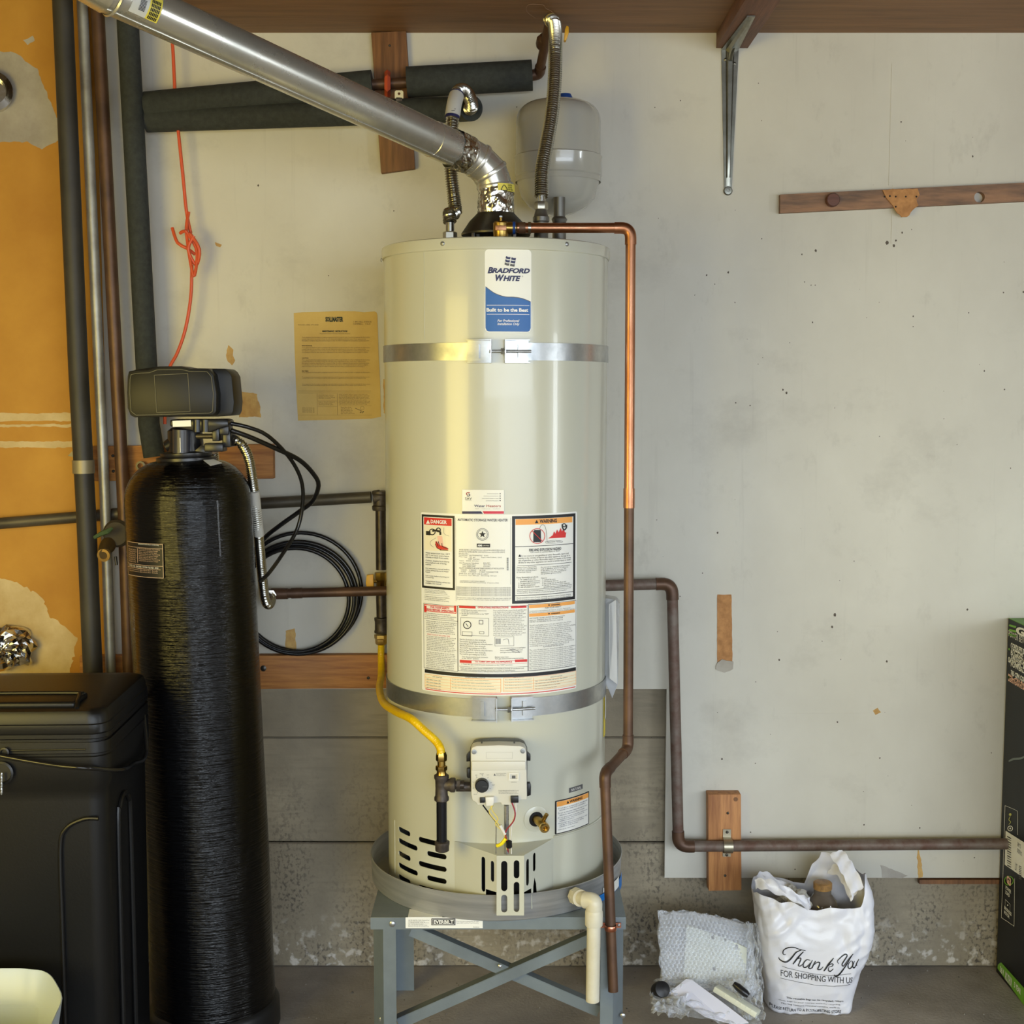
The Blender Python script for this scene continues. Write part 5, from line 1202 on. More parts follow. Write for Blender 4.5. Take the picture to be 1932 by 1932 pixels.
# ---- PVC drain
pv_ = thing('drain_elbow_pipe', 'white plastic drain elbow and pipe hanging from the pan', 'pipe', P(1118, 1888, 2.74))
q0 = P(1086, 1690, AY-.262); q0b = P(1100, 1697, 2.77); q1_ = P(1121, 1705, 2.755); q2 = P(1118, 1888, 2.755)
qq, ar = rounded([q0, q0b+Vector((.006, -.004, 0)), Vector((q1_.x, q1_.y, q1_.z+.006)), q2], .022, 10)
MB().tube(qq, .0148, 32).build('pipe', pvc, pv_)
pd = (q0b-q0).normalized()
MB().lathe([(.0190, -.004), (.0190, .012)], q0+pd*.004, pd, 8).build('hex_collar', pvc, pv_)
MB().lathe([(.0178, 0), (.0182, .004), (.0182, .014)], q0+pd*.014, pd, 32).build('collar', pvc, pv_)
MB().tube([a for a in ar[-1]], .0178, 32).build('elbow', pvc, pv_)
a_, b_ = P(1120, 1716, 2.755), P(1120, 1746, 2.755); a_.x = b_.x = q1_.x-.0004
MB().lathe([(.0180, 0), (.0192, .002), (.0192, .030), (.0178, .034)], b_, (0, 0, 1), 32).build('socket', pvc, pv_)

# ---- gas drip leg
YG = YV+.030
dg_ = thing('gas_drip_leg', 'iron tee and capped drip leg feeding the gas control', 'gas pipe', P(833, 1605, YG))
def gl(prof, a, axis=(0, 0, 1), seg=24, m=cast_iron, nm='part', par=None): return MB().lathe(prof, a, axis, seg).build(nm, m, par or dg_)
T0 = P(833, 1480, YG)
zt3 = P(832, 1461, YG).z; zb3 = P(832, 1511, YG).z
gl([(.0135, zb3), (.0158, zb3+.002), (.0158, zb3+.008), (.0135, zb3+.012), (.0130, (zt3+zb3)/2), (.0135, zt3-.012), (.0158, zt3-.008), (.0158, zt3-.002), (.0135, zt3)], (T0.x, T0.y, 0), nm='tee')
gl([(.0125, 0), (.0130, .010), (.0158, .014), (.0158, .022), (.0135, .024)], (T0.x+.006, T0.y, P(832, 1481, YG).z), (1, 0, 0), nm='tee_branch')
gl([(.0098, 0), (.0098, .020)], (T0.x+.028, T0.y, P(832, 1481, YG).z), (1, 0, 0), nm='close_nipple', m=black_iron)
gl([(.0122, 0), (.0122, .008)], (T0.x+.032, T0.y, P(832, 1481, YG).z), (1, 0, 0), 6, nm='hex_bushing', m=cast_iron)
zn = P(832, 1588, YG).z
gl([(.0112, zn), (.0112, zb3+.004)], (T0.x, T0.y, 0), nm='nipple', m=mat('black_nipple', C(34, 34, 38), .25, .5))
zq = P(834, 1606, YG).z
gl([(.0120, zq), (.0148, zq+.002), (.0150, zq+.013), (.0160, zq+.015), (.0160, zq+.021), (.0130, zq+.023)], (T0.x+.0008, T0.y, 0), nm='cap')
# yellow flexible gas line
fx = thing('gas_flex_line', 'yellow coated flexible gas line curving from the riser to the drip leg', 'hose', P(833, 1450, YG))
zf = P(832, 1422, YG).z
pts = [P(719, 1214, yg), P(719, 1240, yg), P(719, 1275, 3.38), P(716, 1300, 3.25), P(724, 1326, 3.05), P(748, 1343, 2.90), P(775, 1356, 2.80), P(800, 1378, 2.78), P(822, 1398, 2.775), P(831, 1412, YG), P(832, 1424, YG)]
pth = catmull(pts, .006); p2 = resample(pth, .0014)
MB().tube(p2, [.0088*(1+.035*math.sin(i*.0014*2*PI/.0050)) for i in range(len(p2))], 20).build('hose', yellow_flex, fx)
gl([(.0105, 0), (.0118, .002), (.0118, .012), (.0095, .020)], (T0.x, T0.y, zf-.016), (0, 0, 1), 6, brass, 'flare_nut', fx)
gl([(.0085, 0), (.0085, .012)], (T0.x, T0.y, zf-.026), (0, 0, 1), 20, brass, 'nipple', fx)
gl([(.0118, 0), (.0125, .002), (.0125, .009), (.0110, .010)], (T0.x, T0.y, zf-.036), (0, 0, 1), 6, brass, 'hex_adapter', fx)
gl([(.0122, 0), (.0100, .006), (.0100, .012)], (T0.x, T0.y, zf-.0480), (0, 0, 1), 20, brass, 'nipple', fx)

# ---- stand
SWd = .27; xa, xb_ = P(699, 1740, AY-SWd).x, P(1181, 1740, AY-SWd).x; ya, yb2 = AY-SWd, AY+SWd
stn = thing('heater_stand', 'grey steel water heater stand with crossed braces', 'stand', ((xa+xb_)/2, AY, 0))
xm, xw = (xa+xb_)/2, xb_-xa; fh = .026
MB().box((xm, AY, zstand-.001), (xw, 2*SWd, .002)).build('top_panel', stand_grey, stn, 30, .0008)
MB().box((xm, ya+.001, zstand-fh/2-.001), (xw, .002, fh)).build('front_rail', stand_grey, stn)
MB().box((xm, yb2-.001, zstand-fh/2-.001), (xw, .002, fh)).build('back_rail', stand_grey, stn)
for x_ in (xa+.001, xb_-.001): MB().box((x_, AY, zstand-fh/2-.001), (.002, 2*SWd-.006, fh)).build('side_rail', stand_grey, stn)
zl = zstand-.003
for sx_, x_ in ((1, xa+.003), (-1, xb_-.003)):
    for sy_, y_ in ((1, ya+.003), (-1, yb2-.003)):
        # folded leg: bevelled outer face, flat front face, side face
        prof = [(0.0, .028), (.024, .000), (.052, .000)] if sy_ == 1 else [(0.0, .050), (0, 0), (.050, 0)]
        pr0 = [(x_+sx_*a, y_+sy_*b) for a, b in prof]
        inn = [(x_+sx_*(a+(.0024 if i < 2 else 0)), y_+sy_*(b+.0024 if i else b)) for i, (a, b) in enumerate(prof)]
        pts2 = pr0+inn[::-1]
        MB().prism([(a, b, 0.001) for a, b in pts2], (0, 0, zl-.001)).build('leg', stand_grey, stn)
for px, py in ((740, 1743), (1175, 1916), (720, 1923)):
    y_ = ya-.0002 if px == 740 else ya+.016
    screw(P(px, py, y_)+Vector((0, -.001, 0)), .0065 if px == 740 else .0058, (0, -1, 0), zinc, stn, 'bolt')
def brace(p0, p1, y_, w_, name='brace', flip=1):
    p0, p1 = Vector(p0), Vector(p1); d = (p1-p0).normalized(); n_ = Vector((-d.z, 0, d.x)); n_ = n_ if n_.z > 0 else -n_
    mb = MB(); L_ = (p1-p0).length; M_ = Matrix([d, Vector((0, 1, 0)), n_]).transposed()
    mb.box((p0+p1)/2, (L_, .002, w_), M_); mb.box((p0+p1)/2+n_*(w_/2)+Vector((0, .0125, 0)), (L_, .025, .002), M_)
    return mb.build(name, stand_grey, stn)
yb_ = ya+.035
def px_z(px, py, Y): return P(px, py, Y)
brace(px_z(752, 1932, yb_), px_z(1130, 1766, yb_), yb_, .024)
brace(px_z(775, 1756, yb_+.012), px_z(1130, 1909, yb_+.012), yb_+.012, .024)
screw(P(943, 1823, yb_-.002), .0045, (0, -1, 0), zinc, stn, 'bolt')
for x_ in (xa+.010, xb_-.010): MB().box((x_, AY, .20), (.002, .46, .022), Matrix.Rotation(.55*(1 if x_ < 0 else -1), 3, 'X')).build('side_brace', stand_grey, stn)
pS = Print(PlaneS((0, ya-.0006, 0), (1, 0, 0), (0, 0, 1), (0, -1, 0)), 640, 1640, 3.22, .0004)
sl_ = label_plate(pS, 403, 292, 872, 358, 'maker_label', white_label, stn, .0005); pS.rect(560, 298, 706, 339, ink, 3); pS.frame(565, 302, 700, 334, 2, white_label, 4)
pS.text('EVERBILT', 574, 308, 694, 330, white_label, 4, .03)
pS.para('WATER HEATER STAND Maximum load capacity read instructions before use', 420, 306, 548, 350, ink_grey, 6, 30, 3); pS.para('Soporte para calentador de agua capacidad maxima', 712, 312, 850, 330, ink_grey, 2, 30, 3); pS.para('Distributed by', 815, 346, 850, 354, ink_grey, 1, 8, 3); pS.flush(sl_)
# its fold over the top
u0_, u1_ = P(766, 1735, ya).x, P(806, 1716, ya).x
MB().box((P(776, 1730, ya).x+.03, ya+.022, zstand+.0008), (.075, .044, .0006)).build('maker_label_flap', white_label, stn)
# manual pouch at the right of the heater
mp_ = thing('document_pouch', 'folded white paper pouch hanging on the right side of the heater', 'pouch', P(1155, 1312, AY-.02))
V = [P(1142, 1128, AY-.02), P(1163, 1132, AY-.06), P(1169, 1140, AY-.03), P(1166, 1290, AY-.03), P(1155, 1318, AY-.05), P(1141, 1285, AY-.02)]
MB().prism(V, (.004, .05, .0)).build('pouch', mat('pouch_film', C(200, 202, 204), .3, coat=.3, bump=.4, bscale=25), mp_, 30, .001)
MB().prism([v+Vector((-.003, -.003, 0)) for v in V[1:4]]+[P(1150, 1280, AY-.05), P(1149, 1140, AY-.05)], (.001, .002, 0)).build('paper', white_label, mp_)

# ================================================================ WATER SOFTENER
YS = 3.12
A1, A0 = P(355, 930, YS), P(405, 1890, YS)
sd = (A1-A0).normalized(); base = A0-sd*(A0.z-.012)/sd.z
sf = thing('water_softener', 'tall black resin-wrapped softener tank with charcoal control valve on top', 'water softener', (base.x, base.y, 0))
def ht(y): q = P(360, y, YS); return (q.z-base.z)/sd.z
RS = .1475; hsh, htp = ht(950), ht(868)
prof = [(.10, 0), (RS-.012, .004), (RS, .03), (RS, hsh)]
for k in range(1, 13):
    a = PI/2*k/12; prof.append((RS-(RS-.062)*(1-math.cos(a))**1.0*1.0 if 0 else .060+(RS-.060)*math.cos(a), hsh+(htp-hsh)*math.sin(a)**.92))
def tprof(pr, name, m, seg=96, par=sf, **k): return MB().lathe(pr, base, sd, seg, **k).build(name, m, par)
# wound film surface: slight vertical facets and wrinkles
rings = []; ax = sd; up = Vector((0, -1, 0)); nx = (up-ax*up.dot(ax)).normalized(); ny = ax.cross(nx)
full = []
for i in range(len(prof)-1):
    n = 60 if i == 2 else 1 if i < 2 else 3
    for k in range(n): t__ = k/n; full.append((prof[i][0]*(1-t__)+prof[i+1][0]*t__, prof[i][1]*(1-t__)+prof[i+1][1]*t__))
full.append(prof[-1])
for rr, hh in full:
    ring = []
    for k in range(120):
        a = 2*PI*k/120; q = Vector((math.cos(a)*1.6, math.sin(a)*1.6, hh*1.2))
        d = noise.noise(q*1.5)*.0022+noise.noise(Vector((math.cos(a)*5, math.sin(a)*5, hh*2)))*.0012 if rr > .08 else 0
        ring.append(base+ax*hh+(nx*math.cos(a)+ny*math.sin(a))*(rr+d))
    rings.append(ring)
MB().rings(rings, True).build('tank', wrap, sf, 60)
tprof([(RS+.006, 0), (RS+.009, .004), (RS+.009, ht(1893)), (RS+.004, ht(1890)+.006), (RS-.002, ht(1888)+.008)], 'base_boot', black_pl)
tprof([(.066, htp-.004), (.069, htp), (.069, htp+.006), (.062, htp+.008)], 'neck_ring', black_pl2)
zc = lambda y: ht(y)
neck = base+sd*(htp+.006)
ncx = P(350, 850, YS)
h0 = ht(862)
tprof([(.058, h0), (.060, h0+.004), (.060, h0+.010), (.042, h0+.014), (.040, ht(812)), (.030, ht(806))], 'valve_neck', black_pl2, 40)
def SPx(x, y, Y=YS): return P(230+x/6.662, 680+y/6.662, Y)
def sprism(name, pts, Y, dep, m, bev=.002): return MB().prism([SPx(a, b, Y) for a, b in pts], (0, dep, 0)).build(name, m, sf, 30, bev)
sprism('control_head', [(70, 200), (85, 135), (190, 122), (330, 120), (400, 100), (455, 82), (600, 74), (745, 78), (860, 104), (1085, 104), (1150, 180), (1190, 420), (1185, 640), (1150, 690), (160, 716), (105, 690), (70, 600), (62, 400)], YS-.115, .045, dark_olive, .0025)['label'] = 'charcoal front cover of the control head'
sprism('control_head_rear', [(100, 210), (150, 120), (460, 76), (740, 72), (860, 98), (1300, 104), (1345, 140), (1380, 200), (1410, 520), (1400, 640), (1375, 695), (1200, 706), (180, 712), (100, 600)], YS-.071, .10, dark_olive, .003)
pf_ = Print(PlaneS((0, YS-.1152, 0), (1, 0, 0), (0, 0, 1), (0, -1, 0)), 230, 680, 6.662, .0006)
edge = mat('moulded_edge', C(78, 76, 62), .4)
for L_ in ([(104, 240), (118, 178), (200, 162), (345, 154), (450, 118), (745, 112), (860, 140), (1070, 140), (1122, 200), (1152, 420), (1140, 640), (1105, 662), (180, 688), (118, 640), (102, 420), (104, 240)], [(408, 185), (830, 165), (860, 640), (440, 655), (408, 185)]):
    for a, b in zip(L_, L_[1:]): pf_.stroke([a, b], 6, edge, 2)
pf_.flush(sf, 'cover_edge_line')
MB().prism([SPx(a, b, YS-.055) for a, b in ((600, 745), (900, 740), (1100, 740), (1290, 735), (1335, 760), (1335, 830), (1240, 850), (1100, 905), (900, 890), (700, 850), (600, 830))], (0, .07, 0)).build('valve_upper_body', black_pl2, sf, 30, .004)
sprism('valve_label', [(635, 760), (865, 750), (870, 830), (640, 836)], YS-.0565, .0015, white_label, 0)
for x in (945, 1050): MB().cyl(SPx(x, 745, YS-.05), SPx(x, 900, YS-.05), .0095).build('piston_housing', black_pl2, sf)
MB().cyl(SPx(750, 1165, YS-.035), SPx(750, 870, YS-.035), .0205, seg=36).build('valve_column', mat('grey_plastic_dark', C(54, 54, 60), .35), sf)
MB().box(SPx(733, 1065, YS-.056), (.0015, .001, .034)).build('level_stripe', white_pl, sf)
MB().tube([SPx(890, 955, YS-.02), SPx(1180, 950, YS-.02)], .0060, 16).build('injector_rod', mat('rod_bronze', C(82, 74, 56), .35, .5), sf)
MB().box(SPx(1200, 920, YS-.02), (.016, .04, .034)).build('valve_yoke', black_pl2, sf, 30, .002)
MB().box(SPx(1180, 1090, YS-.02), (.044, .05, .020)).build('lower_port', black_pl2, sf, 30, .003)
MB().box(SPx(1345, 980, YS+.0), (.020, .06, .040)).build('bypass_body', black_pl2, sf, 30, .004)
MB().box(SPx(1290, 870, YS-.01), (.030, .05, .024)).build('bypass_body', black_pl2, sf, 30, .003)
MB().cyl(SPx(1310, 790, YS-.02), SPx(1345, 795, YS-.02), .0095).build('brine_port', mat('port_blue', C(60, 82, 110), .4), sf)
MB().tube([SPx(560, 1090, YS-.01), SPx(640, 1050, YS-.01)], [.014, .018], 20).build('inlet_port', black_pl2, sf)
MB().prism([SPx(a, b, YS-.03) for a, b in ((880, 1165), (1000, 1060), (1090, 1120), (1090, 1165))], (0, .03, 0)).build('brace_web', black_pl2, sf, 30, .001)
# tiny white tag on the shoulder
tk = [o for o in sf.children if o.name.startswith('tank')][0]
tb2 = BVHTree.FromPolygons([v.co+sf.location for v in tk.data.vertices], [p_.vertices[:] for p_ in tk.data.polygons])
cr4 = []
for px, py in ((383, 871), (396, 881), (418, 876), (403, 869.5)):
    h = tb2.ray_cast(CAMO, ray(px, py).normalized()); cr4.append(h[0]+h[1]*.004 if h[0] is not None else P(px, py, YS-.05))
tg = make('shoulder_tag', cr4+[v+Vector((0, .001, -.001)) for v in cr4], [(0, 1, 2, 3), (4, 7, 6, 5)], white_label, sf, 0)
# spec label wrapped on the left of the tank
cx = base+sd*ht(1055)
SL = CylS(cx.x, cx.y, RS+.0035)
pl_ = Print(SL, 0, 640, 3.01875, .0004)
spl = label_plate(pl_, 731, 1158, 932, 1352, 'spec_label', black_pl, sf, .001); spl['label'] = 'black specification label with a fine pale border'
lc = mat('ink_peach', C(206, 176, 150), .4)
pl_.frame(731, 1158, 930, 1350, 2.5, lc, 2)
pl_.rect(732, 1184, 928, 1186, lc, 2); pl_.rect(732, 1282, 928, 1284, lc, 2); pl_.rect(732, 1302, 915, 1304, lc, 2); pl_.rect(784, 1190, 786, 1272, lc, 2)
pl_.para('SPECIFICATIONS Water conditioning system', 790, 1166, 905, 1174, white_label, 1, 30, 3)
pl_.para('Maximum flow rate Operating temperature pressure range Grains capacity Media type', 792, 1192, 912, 1268, lc, 8, 26, 3)
pl_.para('Model Serial Media', 738, 1192, 778, 1268, lc, 7, 9, 3); pl_.para('TESTED AND CERTIFIED SYSTEM', 740, 1290, 905, 1299, white_label, 1, 36, 3); pl_.para('See performance data sheet for details', 740, 1308, 900, 1328, lc, 2, 36, 3)
pl_.flush(spl)
# stainless connector from valve down to the copper pipe
sc = thing('flexible_connector', 'corrugated stainless hose hanging down the right side of the softener tank', 'hose', P(505, 1140, YS+.12))
pts = [P(442, 830, YS), P(456, 838, YS), P(470, 868, YS+.02), P(478, 920, YS+.04), P(487, 1000, YS+.08), P(494, 1080, YS+.14), P(500, 1130, YS+.18), P(507, 1141, YS+.21), P(512, 1132, YS+.25), P(511, 1122, yc-.01)]
corrugated(pts, .0112, pitch=.0056, amp=.12, seg=16).build('hose', stainless, sc)
pm = catmull([P(480, 926, YS+.04), P(484, 970, YS+.065), P(489, 1010, YS+.085)], n=6)
MB().tube(pm, .0128, 16).build('sleeve', mat('sleeve_white', C(196, 194, 186), .5), sc)
MB().cyl(P(436, 829, YS), P(446, 832, YS), .0145, seg=6).build('nut', steel_dark, sc)
MB().tube([P(511, 1123, yc-.02), P(511, 1121, yc+.005)], .014, 6).build('nut', stainless, sc)
s2_ = thing('flexible_connector', 'stub of corrugated steel hose behind the softener valve', 'hose', P(405, 866, YS+.05))
corrugated([P(402, 852, YS+.04), P(404, 865, YS+.05), P(404, 885, YS+.06)], .011).build('hose', stainless, s2_)
# ---- black tubing
def hose(name, label, pts, r_, grp=None, closed=False):
    t_ = tag(MB().tube(catmull(pts, .012), r_, 14).build(name, rubber_hose), label, 'hose', grp); return t_
hose('drain_tube', 'thinner black tube from the softener valve, crossing down to the side of the tank',
     [P(436, 799, YS-.02), P(468, 806, YS-.01), P(505, 822, YS+.02), P(545, 862, YS+.08), P(568, 905, YS+.12), P(571, 950, YS+.14), P(560, 1000, YS+.14), P(530, 1050, YS+.10), P(505, 1084, YS+.03), P(489, 1098, YS+.01)], .0048)
hose('brine_tube', 'black tube sweeping widest to the right before running back behind the softener tank',
     [P(436, 812, YS-.02), P(470, 824, YS), P(520, 846, YS+.05), P(565, 868, YS+.10), P(592, 895, YS+.14), P(601, 916, YS+.16), P(590, 945, YS+.19), P(565, 965, YS+.21), P(530, 990, YS+.22), P(500, 1014, YS+.24), P(480, 1040, YS+.24)], .0058)
cc = thing('coiled_tube', 'coil of black plastic tubing hanging against the wall between softener and heater', 'tubing', P(585, 1238, YD-.02))
for i, (cx_, cy_, rx, ry, dy) in enumerate(((567, 1117, 115, 112, .014), (560, 1130, 108, 103, .014), (557, 1132, 101, 98, .026), (562, 1128, 112, 106, .026))):
    pts = []
    for k in range(28):
        a = 2*PI*k/28; yy = cy_-ry*math.cos(a)*(1 if math.cos(a) > 0 else 1); pts.append(P(cx_+rx*math.sin(a), yy, YD-dy-.004))
    q = catmull(pts, .012, closed=True); q.append(q[0])
    MB().tube(q, .0053, 12).build('loop', rubber_hose, cc)
# orange cord
oc = MB(); YO = YD-.05
def cord(pts): oc.tube(catmull([P(a, b, YO+c) for a, b, c in pts], .01), .0042, 10)
cord([(322, 60, 0), (326, 90, 0), (332, 200, 0), (345, 330, 0), (352, 400, 0), (360, 440, 0)])
cord([(325, 430, 0), (335, 458, -.01), (352, 468, -.01), (368, 480, 0)])
cord([(340, 440, -.01), (350, 436, -.02), (362, 452, -.01), (372, 478, -.01), (365, 520, -.02), (352, 440, -.01), (356, 400, 0)])
cord([(358, 440, -.02), (376, 470, -.02), (370, 500, -.01), (355, 470, -.02), (366, 445, -.02)])
cord([(362, 500, 0), (360, 560, 0), (350, 620, 0), (335, 665, 0), (318, 700, 0), (312, 760, 0), (311, 800, 0)])
tag(oc.build('extension_cord', orange_cord), 'orange extension cord knotted and hanging on the wall behind the softener', 'cord')

# ================================================================ BRINE TANK
bcx, bcy, yaw = -1.035, 2.79, math.radians(2.0)
bt = thing('brine_tank', 'large square black plastic brine tank with a lid, lower left', 'salt tank', (bcx, bcy, 0))
BW, BD = .425, .375
def rr(w_, d_, rad, z, n=7):
    pts = []
    for sx_, sy_, a0 in ((1, 1, 0), (-1, 1, PI/2), (-1, -1, PI), (1, -1, 1.5*PI)):
        for k in range(n+1):
            a = a0+PI/2*k/n; x = sx_*(w_/2-rad)+rad*math.cos(a); y = sy_*(d_/2-rad)+rad*math.sin(a)
            pts.append(Vector((bcx+x*math.cos(yaw)-y*math.sin(yaw), bcy+x*math.sin(yaw)+y*math.cos(yaw), z)))
    return pts
zl0, zl1 = .862, .922
MB().rings([rr(BW-.03, BD-.03, .03, .001), rr(BW-.02, BD-.02, .035, .02), rr(BW-.012, BD-.012, .035, .735), rr(BW-.010, BD-.010, .035, .760), rr(BW+.004, BD+.004, .035, .776), rr(BW+.004, BD+.004, .035, .828), rr(BW, BD, .035, .830), rr(BW, BD, .035, .834),
            rr(BW+.004, BD+.004, .035, .836), rr(BW+.003, BD+.003, .035, .858)], True).build('body', brine, bt, 40)
lid = MB().rings([rr(BW-.006, BD-.006, .035, .858), rr(BW-.006, BD-.006, .035, .863), rr(BW+.004, BD+.004, .035, .866), rr(BW+.004, BD+.004, .035, .874), rr(BW+.002, BD+.002, .035, .875), rr(BW+.004, BD+.004, .035, .877), rr(BW+.002, BD+.002, .036, .893), rr(BW-.002, BD-.002, .036, .895), rr(BW-.004, BD-.004, .036, .912),
                  rr(BW-.012, BD-.012, .036, .920), rr(BW-.030, BD-.030, .036, .9235), rr(BW-.12, BD-.10, .03, .925)], True).build('lid', brine, bt, 40)
def bl_(x, y, z): return Vector((bcx+x*math.cos(yaw)-y*math.sin(yaw), bcy+x*math.sin(yaw)+y*math.cos(yaw), z))
xe_ = P(133, 1330, bcy-BD/2+.02).x-bcx
# raised grip block with recess on the lid's front
MB().rings([[bl_(x, y, z) for x, y in ((-BW/2+.06, -BD/2+.025), (xe_, -BD/2+.025), (xe_, -BD/2+.12), (-BW/2+.06, -BD/2+.12))] for z in (.920, .935)], True).build('grip_block', brine, lid, 30, .006, 3)
pr_l = [P(0, 1287, 2.66), P(60, 1281, 2.67), P(115, 1283, 2.67), P(128, 1292, 2.66), P(131, 1320, 2.63), P(135, 1341, 2.61)]
gl_ = [bl_(-.12, -BD/2+.10, .936), bl_(xe_-.03, -BD/2+.10, .936), bl_(xe_-.008, -BD/2+.085, .935), bl_(xe_, -BD/2+.04, .930), bl_(xe_+.006, -BD/2+.018, .922)]
MB().tube(catmull(gl_, n=6), .005, 10).build('grip_rim', brine, lid)
fy = -BD/2+.004
MB().tube(catmull([bl_(x, fy-.0015, z) for x, z in ((BW/2-.02, .700), (BW/2-.05, .699), (BW/2-.085, .680), (BW/2-.098, .640), (BW/2-.099, .5), (BW/2-.099, .3), (BW/2-.099, .04))], n=6), .0045, 10).build('moulded_rib', brine, bt)
MB().tube(catmull([bl_(x, -BD/2-.0015, z) for x, z in ((-.08, .842), (BW/2-.04, .844), )], n=6), .0022, 8).build('moulded_rib', brine, bt)
gx = BW/2-.004
MB().tube(catmull([bl_(gx, y, z) for y, z in ((-.10, .05), (-.10, .62), (-.085, .69), (-.05, .71), (-.015, .69), (0, .62), (0, .05))], n=6), .006, 10).build('moulded_rib', brine, bt)
YB = bcy-BD/2-.006
q = P(4, 1458, YB); MB().lathe([(.022, 0), (.024, .004), (.020, .006), (.018, .001)], q, (0, -1, 0), 32).build('overflow_port', black_pl, bt)
q = P(9, 1419, YB); MB().lathe([(.009, 0), (.010, .004), (.007, .005), (.006, .001)], q, (0, -1, 0), 24).build('port_plug', black_pl, bt)
ch = MB()
for k in range(7): ch.lathe([(.0018, -.0045), (.0028, 0), (.0018, .0045)], P(3, 1462+k*5.5, YB-.012), (.1*(-1)**k, 0, 1), 8)
ch.build('bead_chain', zinc, bt)
xr_ = BW/2+.006
tag(MB().tube(catmull([P(-30, 1420, YB-.012), P(0, 1426, YB-.012), P(60, 1437, YB-.013), P(120, 1446, YB-.012), P(165, 1449, YB-.010), bl_(xr_+.006, -.13, P(190, 1449, 2.68).z), bl_(xr_+.006, -.02, P(225, 1440, 2.78).z), bl_(xr_+.008, .08, P(250, 1420, 2.88).z), bl_(xr_-.02, .19, .86), P(300, 1300, 3.3)], .012), .0046, 12).build('brine_hose', mat('hose_gloss', C(26, 25, 24), .18)), 'thin glossy black hose looping round the front of the brine tank', 'hose')
# foil on the wall
def crumple(name, label, px, py, Y, rx, rz, dep, seed, m=foil):
    c = P(px, py, Y); V = []; Fc = []; nu, nv = 30, 20
    for j in range(nv+1):
        for i in range(nu):
            a = 2*PI*i/nu; b_ = PI*j/nv; d = Vector((math.cos(a)*math.sin(b_), -abs(math.cos(b_))**1 if 0 else math.cos(b_), math.sin(a)*math.sin(b_)))
            s_ = 1+noise.noise(d*2.2+Vector((seed, 0, 0)))*.45+noise.noise(d*6+Vector((seed, 0, 0)))*.2
            V.append(Vector((c.x+d.x*rx*s_, min(c.y+d.y*dep*s_, YD-.001), c.z+d.z*rz*s_)))
    for j in range(nv):
        for i in range(nu): Fc.append([j*nu+i, j*nu+(i+1) % nu, (j+1)*nu+(i+1) % nu, (j+1)*nu+i])
    return tag(make(name, V, Fc, m, None, 0), label, 'foil')
crumple('foil_wad', 'crumpled foil stuffed in the wall above the brine tank', 16, 1222, YD-.03, .060, .052, .05, 3)
fo = tag(MB().lathe([(.045, 0), (.050, .004), (.050, .03), (.035, .038), (.030, .01)], P(-12, 176, YD), (.25, -1, 0), 28).build('foil_collar', foil), 'round foil-like collar at the upper left edge of the wall', 'collar')

# ---- old instruction sheet on the wall
OP = PlaneS((0, YD-.0012, 0), (1, 0, 0), (0, 0, 1), (0, -1, 0)); po = Print(OP, 540, 570, 8.05, .0004)
pts = [(115, 165), (240, 155), (520, 148), (760, 135), (1040, 138), (1180, 155), (1340, 140), (1375, 160), (1385, 200), (1400, 700), (1425, 1200), (1440, 1740), (1300, 1770), (900, 1785), (560, 1790), (180, 1800), (150, 1300), (130, 800)]
sheet = MB().prism([P(540+a/8.05, 570+b/8.05, YD-.0014) for a, b in pts], (0, .0010, 0)).build('instruction_sheet', cardboard)
tag(sheet, 'yellowed old printed instruction sheet stuck on the wall left of the heater', 'paper')
po.base = .0004
inkb = mat('ink_faded', C(92, 72, 40), .8); inkg = mat('ink_green_black', C(36, 48, 36), .7)
po.text('SOLLMASTER', 596, 222, 866, 300, inkg, 2, .06)
po.text('PHONE: (408) 379-4040', 180, 338, 490, 358, inkb, 2); po.text('1 490 DELL AVENUE\nCAMPBELL,   CALIF.', 1018, 288, 1296, 348, inkb, 2)
po.text('MAINTENANCE  INSTRUCTIONS', 550, 428, 930, 456, inkg, 2, .04); po.text('(Evaporative Coolers, Furnaces, Forced Air Heaters)', 510, 470, 970, 490, inkb, 2)
T_ = 'Your equipment has been given a complete inspection and it is in good order. In order to maintain the best service a yearly inspection is necessary to keep the unit clean and in adjustment for the season'
for (y0, y1, n_) in ((525, 600, 3), (682, 775, 4), (868, 990, 5), (1060, 1080, 1), (1130, 1165, 2), (1240, 1275, 2)): po.para(T_, 240, y0, 1275, y1, inkb, n_, 108)
for s_, y in (('MAINTENANCE', 655), ('CAUTION', 842), ('FILTERS', 1040)): po.text(s_, 240, y, 240+14*len(s_), y+16, inkb, 2, .04)
for x0, y0, x1, y1 in ((180, 1350, 1290, 1353), (180, 1380, 1290, 1382), (470, 1390, 473, 1715), (775, 1390, 778, 1715), (480, 1500, 775, 1502), (480, 1585, 775, 1587), (800, 1575, 1300, 1577), (180, 1715, 1300, 1717)): po.rect(x0, y0, x1, y1, inkb)
po.para('Check belt tension oil motor bearings clean filters', 490, 1405, 740, 1470, inkb, 4, 24); po.para('Inspect the pilot', 490, 1510, 740, 1570, inkb, 3, 22); po.para('If any trouble call for service and state the model', 800, 1395, 1270, 1560, inkb, 8, 44)
po.para('Parts list of the unit', 830, 1590, 1040, 1700, inkb, 5, 18); po.stroke([(1050, 1610), (1100, 1635), (1140, 1650), (1120, 1680), (1150, 1670), (1180, 1660), (1150, 1690)], 6, inkg, 2); po.disc(1155, 1610, 28, inkb, 2, 14, ring=3); po.para('Date by', 250, 1600, 430, 1680, inkb, 4, 14)
po.flush(sheet)

